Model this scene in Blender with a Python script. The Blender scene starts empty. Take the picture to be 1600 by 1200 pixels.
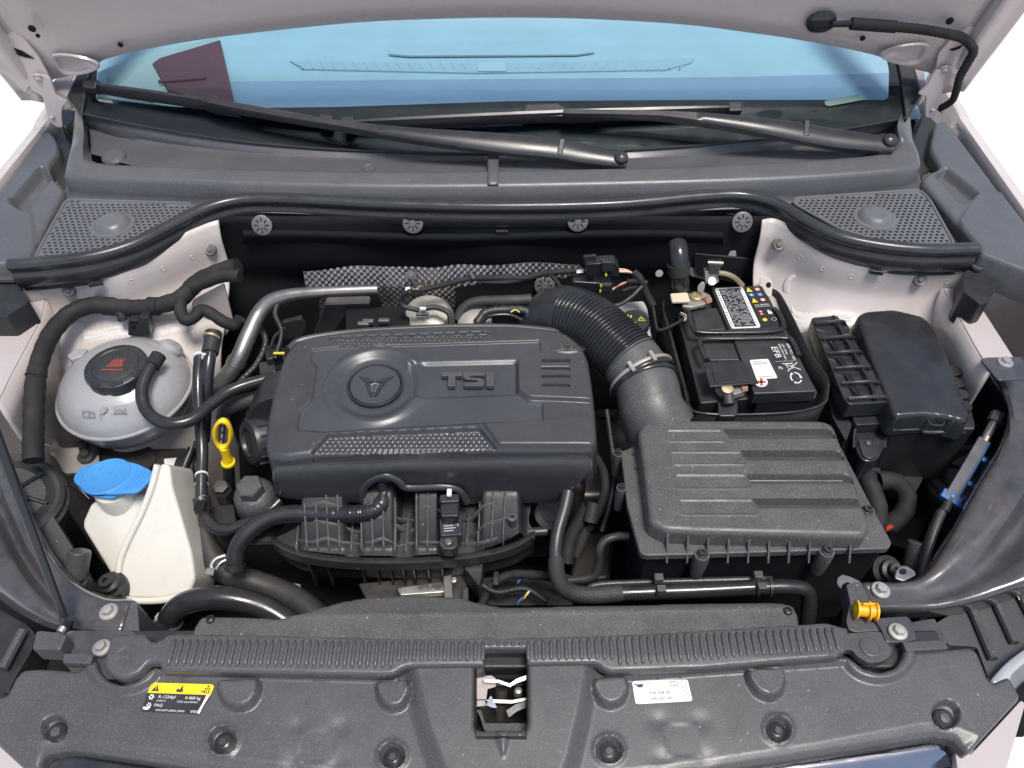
import bpy, bmesh, math, random
import numpy as np
from mathutils import Vector, Matrix
from mathutils.bvhtree import BVHTree

random.seed(7)
np.random.seed(7)
sc = bpy.context.scene
COL = sc.collection
R = math.radians

# ------------------------------------------------------------------ camera
# z = 0 is the level of the battery top; the ground lies 0.92 m below it.
CAM = np.array([0.0, -0.935, 0.86])
PITCH = R(46.0)
F = 1203.0                      # focal length in pixels of the 1600 px wide photograph
CP, SP = math.cos(PITCH), math.sin(PITCH)
GROUND = -0.92
cam_d = bpy.data.cameras.new('camera')
cam_d.sensor_width = 36.0
cam_d.lens = 36.0 * F / 1600.0
cam_d.clip_start = 0.02
cam_d.clip_end = 500.0
cam = bpy.data.objects.new('camera', cam_d)
cam.location = CAM.tolist()
cam.rotation_euler = (R(90) - PITCH, 0, 0)
COL.objects.link(cam)
sc.camera = cam

# ------------------------------------------------------------------ sky, sun, exposure
SUN_EL, SUN_AZ = R(72.0), R(150.0)         # high hazy sun, in front of the car and to its right (azimuth from +Y towards +X)
world = bpy.data.worlds.new('World')
sc.world = world
world.use_nodes = True
wn = world.node_tree.nodes
wl = world.node_tree.links
sky = wn.new('ShaderNodeTexSky')
sky.sky_type = 'NISHITA'
sky.sun_disc = False
sky.sun_elevation = SUN_EL
sky.sun_rotation = SUN_AZ
sky.air_density = 1.0
sky.dust_density = 2.0
sky.ozone_density = 1.0
wn['Background'].inputs[1].default_value = 0.07
wl.new(sky.outputs[0], wn['Background'].inputs[0])
sun_d = bpy.data.lights.new('sun', 'SUN')
sun_d.energy = 1.5
sun_d.angle = R(18)
sun_d.color = (1.0, 0.95, 0.88)
sun = bpy.data.objects.new('sun', sun_d)
sd = Vector((math.sin(SUN_AZ) * math.cos(SUN_EL), math.cos(SUN_AZ) * math.cos(SUN_EL), math.sin(SUN_EL)))
sun.rotation_euler = sd.to_track_quat('Z', 'Y').to_euler()
sun.location = (sd * 20).to_tuple()
COL.objects.link(sun)
vs = sc.view_settings
vs.view_transform = 'Standard'
vs.look = 'None'
vs.gamma = 1.0
vs.use_curve_mapping = False
vs.exposure = 1.3
sc.render.engine = 'CYCLES'
sc.cycles.use_denoising = True
sc.cycles.max_bounces = 10
sc.cycles.diffuse_bounces = 6
sc.cycles.glossy_bounces = 4
sc.cycles.transmission_bounces = 6
sc.cycles.transparent_max_bounces = 12

# ------------------------------------------------------------------ photo rays to places
def ray(px, py):
    a = (px - 800.0) / F
    b = -(py - 600.0) / F
    return np.array([a, CP + b * SP, -SP + b * CP])
def P(px, py, z=0.0):                       # where the ray meets the level z
    d = ray(px, py)
    return CAM + d * ((z - CAM[2]) / d[2])
def PY(px, py, y):                          # ... the upright plane at y
    d = ray(px, py)
    return CAM + d * ((y - CAM[1]) / d[1])
def PD(px, py, dep):
    return CAM + ray(px, py) * dep
def PL(px, py, pl):                         # ... the plane z = z0 + sy (y - y0) + sx x
    z0, y0, sy, sx = pl
    d = ray(px, py)
    t = (z0 + sy * (CAM[1] - y0) + sx * CAM[0] - CAM[2]) / (d[2] - sy * d[1] - sx * d[0])
    return CAM + d * t
def flat(z):
    return (z, 0.0, 0.0, 0.0)
def dep(p):
    return (p[1] - CAM[1]) * CP - (p[2] - CAM[2]) * SP
def m_px(w, p):                             # size in metres of w photo pixels at point p
    return w * dep(p) / F

# ------------------------------------------------------------------ objects and labels
def link(o, parent=None):
    COL.objects.link(o)
    if parent is not None:
        o.parent = parent
        base = parent
        off = Vector((0, 0, 0))
        while base is not None:
            off += base.location
            base = base.parent
        o.location = -off
    return o
def tag(o, label=None, cat=None, group=None, kind=None):
    if label: o['label'] = label
    if cat: o['category'] = cat
    if group: o['group'] = group
    if kind: o['kind'] = kind
    return o
def thing(name, label, cat, loc=(0, 0, 0), group=None):
    o = bpy.data.objects.new(name, None)
    o.empty_display_size = 0.02
    COL.objects.link(o)
    o.location = [float(v) for v in loc]
    return tag(o, label, cat, group)
def obj(name, me, mat, parent=None, bevel=0.0, seg=2, sharp=35.0, solid=0.0, solid_off=-1.0, weld=False):
    me.materials.clear()
    me.materials.append(mat)
    if me.polygons:
        me.polygons.foreach_set('use_smooth', [True] * len(me.polygons))
        me.set_sharp_from_angle(angle=R(sharp))
    o = bpy.data.objects.new(name, me)
    link(o, parent)
    if solid:
        s = o.modifiers.new('solid', 'SOLIDIFY')
        s.thickness = solid
        s.offset = solid_off
    if bevel:
        b = o.modifiers.new('bevel', 'BEVEL')
        b.width = bevel
        b.segments = seg
        b.limit_method = 'ANGLE'
        b.angle_limit = R(32)
        b.harden_normals = True
    me.update()
    return o

# ------------------------------------------------------------------ mesh builder
def catmull(pts, n):
    pts = [np.asarray(p, float) for p in pts]
    if len(pts) < 3:
        return [pts[0] + (pts[-1] - pts[0]) * i / (n - 1) for i in range(n)]
    q = [2 * pts[0] - pts[1]] + pts + [2 * pts[-1] - pts[-2]]
    cum = [0.0]
    for i in range(len(pts) - 1):
        cum.append(cum[-1] + max(1e-9, float(np.linalg.norm(pts[i + 1] - pts[i]))))
    out = []
    k = 0
    for i in range(n):
        s = cum[-1] * i / (n - 1)
        while k < len(pts) - 2 and s > cum[k + 1]:
            k += 1
        t = min(1.0, max(0.0, (s - cum[k]) / (cum[k + 1] - cum[k])))
        p0, p1, p2, p3 = q[k:k + 4]
        out.append(0.5 * (2 * p1 + (p2 - p0) * t + (2 * p0 - 5 * p1 + 4 * p2 - p3) * t * t + (3 * p1 - p0 - 3 * p2 + p3) * t ** 3))
    return out
def frame_of(n, up=(0, 0, 1)):
    n = np.asarray(n, float); n = n / np.linalg.norm(n)
    u = np.asarray(up, float)
    if abs(np.dot(u, n)) > 0.95:
        u = np.array([0, 1.0, 0])
    a = np.cross(u, n); a /= np.linalg.norm(a)
    b = np.cross(n, a)
    return a, b, n

class MB:
    def __init__(self):
        self.v, self.f = [], []
    def add(self, vs_, fs_):
        k = len(self.v)
        self.v += [tuple(float(c) for c in p) for p in vs_]
        self.f += [tuple(i + k for i in f) for f in fs_]
        return self
    def box(self, c, s, a=(1, 0, 0), b=(0, 1, 0), n=(0, 0, 1), taper=1.0):
        c, a, b, n = (np.asarray(q, float) for q in (c, a, b, n))
        vs_ = []
        for k in (-1, 1):
            t = taper if k > 0 else 1.0
            for i, j in ((-1, -1), (1, -1), (1, 1), (-1, 1)):
                vs_.append(c + a * i * s[0] / 2 * t + b * j * s[1] / 2 * t + n * k * s[2] / 2)
        return self.add(vs_, [(3, 2, 1, 0), (4, 5, 6, 7), (0, 1, 5, 4), (1, 2, 6, 5), (2, 3, 7, 6), (3, 0, 4, 7)])
    def prism(self, top, down, scale=1.0):
        top = [np.asarray(p, float) for p in top]
        n = len(top)
        # orient counter-clockwise against the extrusion direction
        nrm = np.zeros(3)
        for i in range(n):
            nrm += np.cross(top[i], top[(i + 1) % n])
        down = np.asarray(down, float)
        if np.dot(nrm, down) > 0:
            top = top[::-1]
        cen = sum(top) / n
        bot = [cen + (p - cen) * scale + down for p in top]
        fs_ = [tuple(range(n)), tuple(range(2 * n - 1, n - 1, -1))]
        for i in range(n):
            j = (i + 1) % n
            fs_.append((i, i + n, j + n, j))
        return self.add(top + bot, fs_)
    def rings(self, rings, closed=True, cap0=True, cap1=True):
        n = len(rings[0])
        vs_ = [p for r in rings for p in r]
        fs_ = []
        m = n if closed else n - 1
        for i in range(len(rings) - 1):
            for j in range(m):
                k = (j + 1) % n
                fs_.append((i * n + j, i * n + k, (i + 1) * n + k, (i + 1) * n + j))
        if closed and cap0: fs_.append(tuple(range(n - 1, -1, -1)))
        if closed and cap1: fs_.append(tuple(range((len(rings) - 1) * n, len(rings) * n)))
        return self.add(vs_, fs_)
    def tube(self, pts, r, sides=14, n=None, rf=None, cap=True, squash=None):
        raw = [np.asarray(p, float) for p in pts]
        L = sum(np.linalg.norm(raw[i + 1] - raw[i]) for i in range(len(raw) - 1))
        rr = r if np.isscalar(r) else max(r)
        if n is None:
            n = int(min(160, max(6, L / max(rr * 0.55, 0.004)))) if len(raw) > 2 else 2
        c = catmull(raw, n) if n > 2 else [raw[0], raw[-1]]
        rings = []
        t0 = c[1] - c[0]
        a, b, _ = frame_of(t0)
        s = 0.0
        for i, p in enumerate(c):
            t = c[min(i + 1, n - 1)] - c[max(i - 1, 0)]
            t = t / (np.linalg.norm(t) + 1e-12)
            a = a - t * np.dot(a, t); a /= np.linalg.norm(a)
            b = np.cross(t, a)
            if i: s += np.linalg.norm(c[i] - c[i - 1])
            u = i / (n - 1)
            if rf is not None: ri = rf(u, s)
            elif np.isscalar(r): ri = r
            else:
                x = u * (len(r) - 1); k = min(int(x), len(r) - 2)
                ri = r[k] + (r[k + 1] - r[k]) * (x - k)
            q = 1.0 if squash is None else squash
            rings.append([p + (a * math.cos(2 * math.pi * j / sides) + b * q * math.sin(2 * math.pi * j / sides)) * ri for j in range(sides)])
        return self.rings(rings, cap0=cap, cap1=cap)
    def lathe(self, c, axis, prof, sides=32, up=(0, 0, 1), rf=None):
        a, b, n = frame_of(axis, up)
        c = np.asarray(c, float)
        rings = []
        for (r, h) in prof:
            rings.append([c + n * h + (a * math.cos(2 * math.pi * j / sides) + b * math.sin(2 * math.pi * j / sides)) * (max(r, 1e-5) * (rf(j / sides, r, h) if rf else 1.0)) for j in range(sides)])
        return self.rings(rings)
    def grid(self, G):
        m, n = len(G), len(G[0])
        vs_ = [p for r in G for p in r]
        fs_ = [(i * n + j, i * n + j + 1, (i + 1) * n + j + 1, (i + 1) * n + j) for i in range(m - 1) for j in range(n - 1)]
        return self.add(vs_, fs_)
    def loft(self, rows, n=40, m=None):
        rows = [catmull(r, n) for r in rows]
        if m is None: m = max(len(rows), 2)
        if m != len(rows):
            cols = [catmull([r[j] for r in rows], m) for j in range(n)]
            rows = [[cols[j][i] for j in range(n)] for i in range(m)]
        return self.grid(rows)
    def mesh(self, name):
        me = bpy.data.meshes.new(name)
        me.from_pydata(self.v, [], self.f)
        me.validate()
        return me
    def build(self, name, mat, parent=None, fix=True, **k):
        me = self.mesh(name)
        if fix:
            bm = bmesh.new(); bm.from_mesh(me)
            bmesh.ops.recalc_face_normals(bm, faces=bm.faces)
            bm.to_mesh(me); bm.free()
        return obj(name, me, mat, parent, **k)

def rounded(poly, r, n=5):
    """round the corners of a polygon of 2-D points (photo pixels or metres)"""
    out = []
    m = len(poly)
    for i in range(m):
        p0, p1, p2 = (np.asarray(poly[(i + k) % m][:2], float) for k in (-1, 0, 1))
        a, b = p0 - p1, p2 - p1
        la, lb = np.linalg.norm(a), np.linalg.norm(b)
        rr = min(r, la * 0.45, lb * 0.45)
        s, e = p1 + a / la * rr, p1 + b / lb * rr
        for k in range(n + 1):
            t = k / n
            out.append((1 - t) ** 2 * s + 2 * t * (1 - t) * p1 + t * t * e)
    return out
def spoly(poly, n):
    """smooth closed outline through the given points"""
    pts = [np.asarray(p, float) for p in poly]
    ext = pts[-2:] + pts + pts[:3]
    m = len(pts)
    out = []
    k = max(1, n // m)
    for i in range(m):
        p0, p1, p2, p3 = ext[i + 1], ext[i + 2], ext[i + 3], ext[i + 4] if i + 4 < len(ext) else ext[i + 4 - len(ext)]
        for j in range(k):
            t = j / k
            out.append(0.5 * (2 * p1 + (p2 - p0) * t + (2 * p0 - 5 * p1 + 4 * p2 - p3) * t * t + (3 * p1 - p0 - 3 * p2 + p3) * t ** 3))
    return out
def ell(cx, cy, rx, ry, n=28, a0=0.0):
    return [(cx + rx * math.cos(a0 + 2 * math.pi * i / n), cy + ry * math.sin(a0 + 2 * math.pi * i / n)) for i in range(n)]

# distance of many points to a polygon (negative inside), and the nearest point on it
def sdf(X, Y, poly, near=False):
    X = np.asarray(X, float); Y = np.asarray(Y, float)
    best = np.full(X.shape, 1e9); inside = np.zeros(X.shape, bool)
    nx = np.zeros(X.shape); ny = np.zeros(X.shape)
    m = len(poly)
    for i in range(m):
        x0, y0 = poly[i][0], poly[i][1]
        x1, y1 = poly[(i + 1) % m][0], poly[(i + 1) % m][1]
        dx, dy = x1 - x0, y1 - y0
        L2 = dx * dx + dy * dy + 1e-18
        t = np.clip(((X - x0) * dx + (Y - y0) * dy) / L2, 0, 1)
        qx, qy = x0 + t * dx, y0 + t * dy
        d = (X - qx) ** 2 + (Y - qy) ** 2
        upd = d < best
        best = np.where(upd, d, best)
        if near:
            nx = np.where(upd, qx, nx); ny = np.where(upd, qy, ny)
        cross = ((y0 > Y) != (y1 > Y))
        xi = x0 + (Y - y0) * dx / (dy if abs(dy) > 1e-12 else 1e-12)
        inside ^= cross & (X < xi)
    d = np.sqrt(best)
    d = np.where(inside, -d, d)
    return (d, nx, ny) if near else d
def sstep(d, w):
    """1 inside (d << 0), 0 outside, smooth over the width w"""
    t = np.clip(0.5 - d / w, 0, 1)
    return t * t * (3 - 2 * t)

def field(outline, zf, res, rim=0.0, skirt=0.0, skirt_out=0.0, holes=()):
    """a moulded sheet: an outline in metres filled with a fine grid whose height is zf(X, Y); rim rounds its edge, skirt turns it down"""
    ol = [(float(p[0]), float(p[1])) for p in outline]
    xs = np.arange(min(p[0] for p in ol) - res, max(p[0] for p in ol) + 2 * res, res)
    ys = np.arange(min(p[1] for p in ol) - res, max(p[1] for p in ol) + 2 * res, res)
    X, Y = np.meshgrid(xs, ys)
    D, NX, NY = sdf(X, Y, ol, True)
    for h in holes:
        d2, hx, hy = sdf(X, Y, h, True)
        d2 = -d2
        use = d2 > D
        D = np.where(use, d2, D); NX = np.where(use, hx, NX); NY = np.where(use, hy, NY)
    ins = D < 0
    snap = (~ins)
    X2 = np.where(snap, NX, X); Y2 = np.where(snap, NY, Y)
    close = ins & (D > -0.3 * res)
    X2 = np.where(close, NX, X2); Y2 = np.where(close, NY, Y2)
    Dn = np.where(snap | close, 0.0, -D)
    Z = zf(X2, Y2)
    if rim:
        q = np.clip(rim - Dn, 0, rim)
        Z = Z - (rim - np.sqrt(np.maximum(rim * rim - q * q, 0)))
    cell = ins[:-1, :-1] | ins[1:, :-1] | ins[:-1, 1:] | ins[1:, 1:]
    idx = -np.ones(X.shape, int)
    ii, jj = np.nonzero(cell)
    used = np.zeros(X.shape, bool)
    for a, b in ((0, 0), (0, 1), (1, 0), (1, 1)):
        used[ii + a, jj + b] = True
    idx[used] = np.arange(used.sum())
    V = np.stack([X2[used], Y2[used], Z[used]], 1)
    Fc = np.stack([idx[ii, jj], idx[ii, jj + 1], idx[ii + 1, jj + 1], idx[ii + 1, jj]], 1)
    me = bpy.data.meshes.new('field')
    me.from_pydata(V.tolist(), [], Fc.tolist())
    bm = bmesh.new(); bm.from_mesh(me)
    bmesh.ops.remove_doubles(bm, verts=bm.verts, dist=res * 0.06)
    bmesh.ops.dissolve_degenerate(bm, dist=1e-6, edges=bm.edges)
    if skirt:
        be = [e for e in bm.edges if len(e.link_faces) == 1]
        nrm = {}
        for e in be:
            f = e.link_faces[0]
            t = e.verts[1].co - e.verts[0].co
            mid = (e.verts[0].co + e.verts[1].co) / 2
            o = Vector((t.y, -t.x, 0))
            if o.length > 1e-9: o.normalize()
            if o.dot(mid - f.calc_center_median()) < 0: o = -o
            for v in e.verts: nrm[v] = nrm.get(v, Vector((0, 0, 0))) + o
        r = bmesh.ops.extrude_edge_only(bm, edges=be)
        nv = [g for g in r['geom'] if isinstance(g, bmesh.types.BMVert)]
        old = {}
        for e in bm.edges:
            pass
        key = {(round(v.co.x, 6), round(v.co.y, 6), round(v.co.z, 6)): nrm[v] for v in nrm}
        for v in nv:
            o = key.get((round(v.co.x, 6), round(v.co.y, 6), round(v.co.z, 6)), Vector((0, 0, 0)))
            if o.length > 1e-9: o = o.normalized()
            v.co += o * skirt_out
            v.co.z -= skirt
    bmesh.ops.recalc_face_normals(bm, faces=bm.faces)
    if sum(f.normal.z * f.calc_area() for f in bm.faces) < 0:
        bmesh.ops.reverse_faces(bm, faces=bm.faces)
    bm.to_mesh(me); bm.free()
    return me
def wpoly(pxs, pl):
    """photo outline -> 2-D outline in metres on a plane"""
    return [PL(p[0], p[1], pl)[:2] for p in pxs]
def plane_z(pl):
    z0, y0, sy, sx = pl
    return lambda X, Y: z0 + sy * (Y - y0) + sx * X

_txt = {}
def text_mesh(s):
    """flat glyph mesh of a line of lettering, cap height about 0.7"""
    if s not in _txt:
        cu = bpy.data.curves.new('lettering', 'FONT')
        cu.body = s
        cu.size = 1.0
        cu.resolution_u = 3
        o = bpy.data.objects.new('lettering', cu)
        COL.objects.link(o)
        me = bpy.data.meshes.new_from_object(o)
        vs_ = [tuple(v.co) for v in me.vertices]
        fs_ = [tuple(p.vertices) for p in me.polygons]
        bpy.data.objects.remove(o)
        bpy.data.curves.remove(cu)
        bpy.data.meshes.remove(me)
        _txt[s] = (vs_, fs_)
    return _txt[s]

class Quad:
    """a flat label: four photo corners (top-left, top-right, bottom-right, bottom-left) on a plane, addressed by u, v in 0..1"""
    def __init__(self, c, pl, lift=0.0006):
        self.c = [PL(q[0], q[1], pl) for q in c]
        n = np.cross(self.c[1] - self.c[0], self.c[3] - self.c[0])
        n /= np.linalg.norm(n)
        self.n = n if n[2] > 0 else -n
        self.lift = lift
        self.w = float(np.linalg.norm(self.c[1] - self.c[0])); self.h = float(np.linalg.norm(self.c[3] - self.c[0]))
    def at(self, u, v, l=0.0):
        a, b, c, d = self.c
        return (a * (1 - u) * (1 - v) + b * u * (1 - v) + c * u * v + d * (1 - u) * v) + self.n * (self.lift + l)
    def poly(self, mb, uv, l=0.0, th=0.0):
        if th:
            mb.prism([self.at(u, v, l) for u, v in uv], -self.n * th)
        else:
            mb.add([self.at(u, v, l) for u, v in uv], [tuple(range(len(uv)))])
    def rect(self, mb, u0, v0, u1, v1, l=0.0, th=0.0):
        self.poly(mb, [(u0, v0), (u1, v0), (u1, v1), (u0, v1)], l, th)
    def line(self, mb, u0, v0, u1, v1, w, l=0.0):
        d = np.array([(u1 - u0) * self.w, (v1 - v0) * self.h]); L = np.linalg.norm(d) + 1e-9
        q = np.array([-d[1], d[0]]) / L * w / 2
        q = np.array([q[0] / self.w, q[1] / self.h])
        self.poly(mb, [(u0 + q[0], v0 + q[1]), (u1 + q[0], v1 + q[1]), (u1 - q[0], v1 - q[1]), (u0 - q[0], v0 - q[1])], l)
    def text(self, mb, s, u, v, hgt, l=0.0, wid=None, center=False, rot=0.0):
        """baseline start (u, v); hgt = cap height as a share of the label's height; wid = length of the line as a share of its width"""
        vs_, fs_ = text_mesh(s)
        if not vs_: return
        k = hgt / 0.7
        L = max(p[0] for p in vs_)
        kx = wid / L if wid else k * self.h / self.w
        out = []
        for p in vs_:
            x, y = p[0] * kx, p[1] * k
            if center: x -= L * kx / 2
            if rot:
                X, Y = x * self.w, y * self.h
                x, y = (X * math.cos(rot) + Y * math.sin(rot)) / self.w, (-X * math.sin(rot) + Y * math.cos(rot)) / self.h
            out.append(self.at(u + x, v - y, l))
        mb.add(out, fs_)

def hose(name, pts, wpx, mat, parent=None, sides=14, rf=None, n=None, **k):
    """a hose through photo points (px, py, z), as thick as wpx photo pixels"""
    w = [P(a, b, z) for a, b, z in pts]
    mid = w[len(w) // 2]
    r = m_px(wpx, mid) / 2
    mb = MB().tube(w, r, sides, n=n, rf=(lambda u, s: rf(u, s, r)) if rf else None)
    return mb.build(name, mat, parent, **k)
def base_of(pts):
    q = np.array(pts)
    return (float(q[:, 0].mean()), float(q[:, 1].mean()), float(q[:, 2].min()))
def pprism(name, pxs, z, th, mat, parent=None, bevel=0.002, rnd=0, scale=1.0, pl=None, **k):
    """a flat part: a photo outline on the level z (or plane pl), th thick downwards"""
    if rnd: pxs = rounded(pxs, rnd)
    top = [PL(p[0], p[1], pl or flat(z)) for p in pxs]
    return MB().prism(top, (0, 0, -th), scale).build(name, mat, parent, bevel=bevel, **k)
def yprism(name, pxs, y, th, mat, parent=None, bevel=0.001, rnd=0, **k):
    """an upright part: a photo outline on the plane at depth y, th thick backwards"""
    if rnd: pxs = rounded(pxs, rnd)
    top = [PY(p[0], p[1], y) for p in pxs]
    return MB().prism(top, (0, th, 0)).build(name, mat, parent, bevel=bevel, **k)
def bolt(name, px, py, z, wpx, mat, parent, axis=(0, 0, 1), hexagon=True, washer=True, y=None):
    c = PY(px, py, y) if y is not None else P(px, py, z)
    r = m_px(wpx, c) / 2
    mb = MB()
    if washer:
        mb.lathe(c, axis, [(r, -0.002), (r, 0.0005), (r * 0.93, 0.0016), (r * 0.6, 0.0022)], 24)
    mb.lathe(c, axis, [(r * 0.62, 0.001), (r * 0.60, r * 0.55), (r * 0.52, r * 0.66), (r * 0.3, r * 0.68)], 6 if hexagon else 20)
    return mb.build(name, mat, parent, sharp=25)
# ------------------------------------------------------------------ materials
def new_mat(name):
    m = bpy.data.materials.new(name)
    m.use_nodes = True
    return m, m.node_tree.nodes, m.node_tree.links, m.node_tree.nodes['Principled BSDF']
def mat(name, col, rough=0.5, metal=0.0, grain=0.0, grain_scale=900.0, dust=0.0, dust_col=(0.22, 0.2, 0.18), coat=0.0, spec=0.5, vary=0.12, rvary=0.12, specks=0.0, wave=0.0, trans=0.0, sss=0.0, stain=0.0, grit=0.0):
    """procedural: a base colour that drifts a little, uneven roughness, fine grain, a film of dust and a few pale specks"""
    m, N, L, b = new_mat(name)
    tc = N.new('ShaderNodeTexCoord')
    n1 = N.new('ShaderNodeTexNoise'); n1.inputs['Scale'].default_value = 9.0; n1.inputs['Detail'].default_value = 5.0; n1.inputs['Roughness'].default_value = 0.62
    L.new(tc.outputs['Object'], n1.inputs['Vector'])
    cr = N.new('ShaderNodeValToRGB')
    cr.color_ramp.elements[0].position = 0.3; cr.color_ramp.elements[1].position = 0.72
    cr.color_ramp.elements[0].color = tuple(c * (1 - vary) for c in col) + (1,)
    cr.color_ramp.elements[1].color = tuple(min(1, c * (1 + vary)) for c in col) + (1,)
    L.new(n1.outputs['Fac'], cr.inputs['Fac'])
    cur = cr.outputs['Color']
    if dust:
        n2 = N.new('ShaderNodeTexNoise'); n2.inputs['Scale'].default_value = 22.0; n2.inputs['Detail'].default_value = 8.0; n2.inputs['Roughness'].default_value = 0.7
        L.new(tc.outputs['Object'], n2.inputs['Vector'])
        mr = N.new('ShaderNodeMapRange'); mr.inputs[1].default_value = 0.38; mr.inputs[2].default_value = 0.75; mr.inputs[3].default_value = 0.0; mr.inputs[4].default_value = dust
        L.new(n2.outputs['Fac'], mr.inputs[0])
        geo = N.new('ShaderNodeNewGeometry'); sx = N.new('ShaderNodeSeparateXYZ'); L.new(geo.outputs['Normal'], sx.inputs[0])
        up = N.new('ShaderNodeMapRange'); up.inputs[1].default_value = 0.2; up.inputs[2].default_value = 0.9
        L.new(sx.outputs['Z'], up.inputs[0])
        mu = N.new('ShaderNodeMath'); mu.operation = 'MULTIPLY'; L.new(mr.outputs[0], mu.inputs[0]); L.new(up.outputs[0], mu.inputs[1])
        mx = N.new('ShaderNodeMix'); mx.data_type = 'RGBA'; mx.inputs[7].default_value = tuple(dust_col) + (1,)
        L.new(mu.outputs[0], mx.inputs[0]); L.new(cur, mx.inputs[6]); cur = mx.outputs[2]
    if stain:
        n3 = N.new('ShaderNodeTexNoise'); n3.inputs['Scale'].default_value = 6.0; n3.inputs['Detail'].default_value = 9.0; n3.inputs['Roughness'].default_value = 0.75
        L.new(tc.outputs['Object'], n3.inputs['Vector'])
        m3 = N.new('ShaderNodeMapRange'); m3.inputs[1].default_value = 0.52; m3.inputs[2].default_value = 0.72; m3.inputs[4].default_value = stain
        L.new(n3.outputs['Fac'], m3.inputs[0])
        x3 = N.new('ShaderNodeMix'); x3.data_type = 'RGBA'; x3.inputs[7].default_value = (0.16, 0.12, 0.09, 1)
        L.new(m3.outputs[0], x3.inputs[0]); L.new(cur, x3.inputs[6]); cur = x3.outputs[2]
    if grit:
        gn = N.new('ShaderNodeTexNoise'); gn.inputs['Scale'].default_value = 620.0; gn.inputs['Detail'].default_value = 1.0
        L.new(tc.outputs['Object'], gn.inputs['Vector'])
        gr_ = N.new('ShaderNodeMapRange'); gr_.inputs[1].default_value = 0.56; gr_.inputs[2].default_value = 0.74; gr_.inputs[4].default_value = grit
        L.new(gn.outputs['Fac'], gr_.inputs[0])
        gx = N.new('ShaderNodeMix'); gx.data_type = 'RGBA'; gx.inputs[7].default_value = tuple(min(1, c * 3.2 + 0.03) for c in col) + (1,)
        L.new(gr_.outputs[0], gx.inputs[0]); L.new(cur, gx.inputs[6]); cur = gx.outputs[2]
    if specks:
        vo = N.new('ShaderNodeTexVoronoi'); vo.inputs['Scale'].default_value = 110.0
        L.new(tc.outputs['Object'], vo.inputs['Vector'])
        lt = N.new('ShaderNodeMath'); lt.operation = 'LESS_THAN'; lt.inputs[1].default_value = 0.11
        L.new(vo.outputs['Distance'], lt.inputs[0])
        wn_ = N.new('ShaderNodeSeparateColor'); L.new(vo.outputs['Color'], wn_.inputs[0])
        gt = N.new('ShaderNodeMath'); gt.operation = 'GREATER_THAN'; gt.inputs[1].default_value = 1.0 - specks
        L.new(wn_.outputs[0], gt.inputs[0])
        mm = N.new('ShaderNodeMath'); mm.operation = 'MULTIPLY'; L.new(lt.outputs[0], mm.inputs[0]); L.new(gt.outputs[0], mm.inputs[1])
        m2 = N.new('ShaderNodeMath'); m2.operation = 'MULTIPLY'; m2.inputs[1].default_value = 0.7; L.new(mm.outputs[0], m2.inputs[0])
        x2 = N.new('ShaderNodeMix'); x2.data_type = 'RGBA'; x2.inputs[7].default_value = (0.4, 0.38, 0.35, 1)
        L.new(m2.outputs[0], x2.inputs[0]); L.new(cur, x2.inputs[6]); cur = x2.outputs[2]
    L.new(cur, b.inputs['Base Color'])
    rr = N.new('ShaderNodeMapRange'); rr.inputs[1].default_value = 0.3; rr.inputs[2].default_value = 0.7
    rr.inputs[3].default_value = max(0.03, rough - rvary); rr.inputs[4].default_value = min(1.0, rough + rvary)
    n4 = N.new('ShaderNodeTexNoise'); n4.inputs['Scale'].default_value = 31.0; n4.inputs['Detail'].default_value = 6.0
    L.new(tc.outputs['Object'], n4.inputs['Vector']); L.new(n4.outputs['Fac'], rr.inputs[0])
    L.new(rr.outputs[0], b.inputs['Roughness'])
    b.inputs['Metallic'].default_value = metal
    b.inputs['Specular IOR Level'].default_value = spec
    if coat:
        b.inputs['Coat Weight'].default_value = coat; b.inputs['Coat Roughness'].default_value = 0.06
    if trans:
        b.inputs['Transmission Weight'].default_value = trans
    if sss:
        b.inputs['Subsurface Weight'].default_value = sss; b.inputs['Subsurface Radius'].default_value = (0.02, 0.02, 0.018); b.inputs['Subsurface Scale'].default_value = 0.6
    last = None
    if grain:
        ng = N.new('ShaderNodeTexNoise'); ng.inputs['Scale'].default_value = grain_scale; ng.inputs['Detail'].default_value = 2.0
        L.new(tc.outputs['Object'], ng.inputs['Vector'])
        bp = N.new('ShaderNodeBump'); bp.inputs['Strength'].default_value = grain; bp.inputs['Distance'].default_value = 0.0006
        L.new(ng.outputs['Fac'], bp.inputs['Height']); last = bp
    if wave:
        nw = N.new('ShaderNodeTexNoise'); nw.inputs['Scale'].default_value = 14.0; nw.inputs['Detail'].default_value = 3.0
        L.new(tc.outputs['Object'], nw.inputs['Vector'])
        bw = N.new('ShaderNodeBump'); bw.inputs['Strength'].default_value = wave; bw.inputs['Distance'].default_value = 0.01
        L.new(nw.outputs['Fac'], bw.inputs['Height'])
        if last: L.new(last.outputs[0], bw.inputs['Normal'])
        last = bw
    if last: L.new(last.outputs[0], b.inputs['Normal'])
    return m

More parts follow.
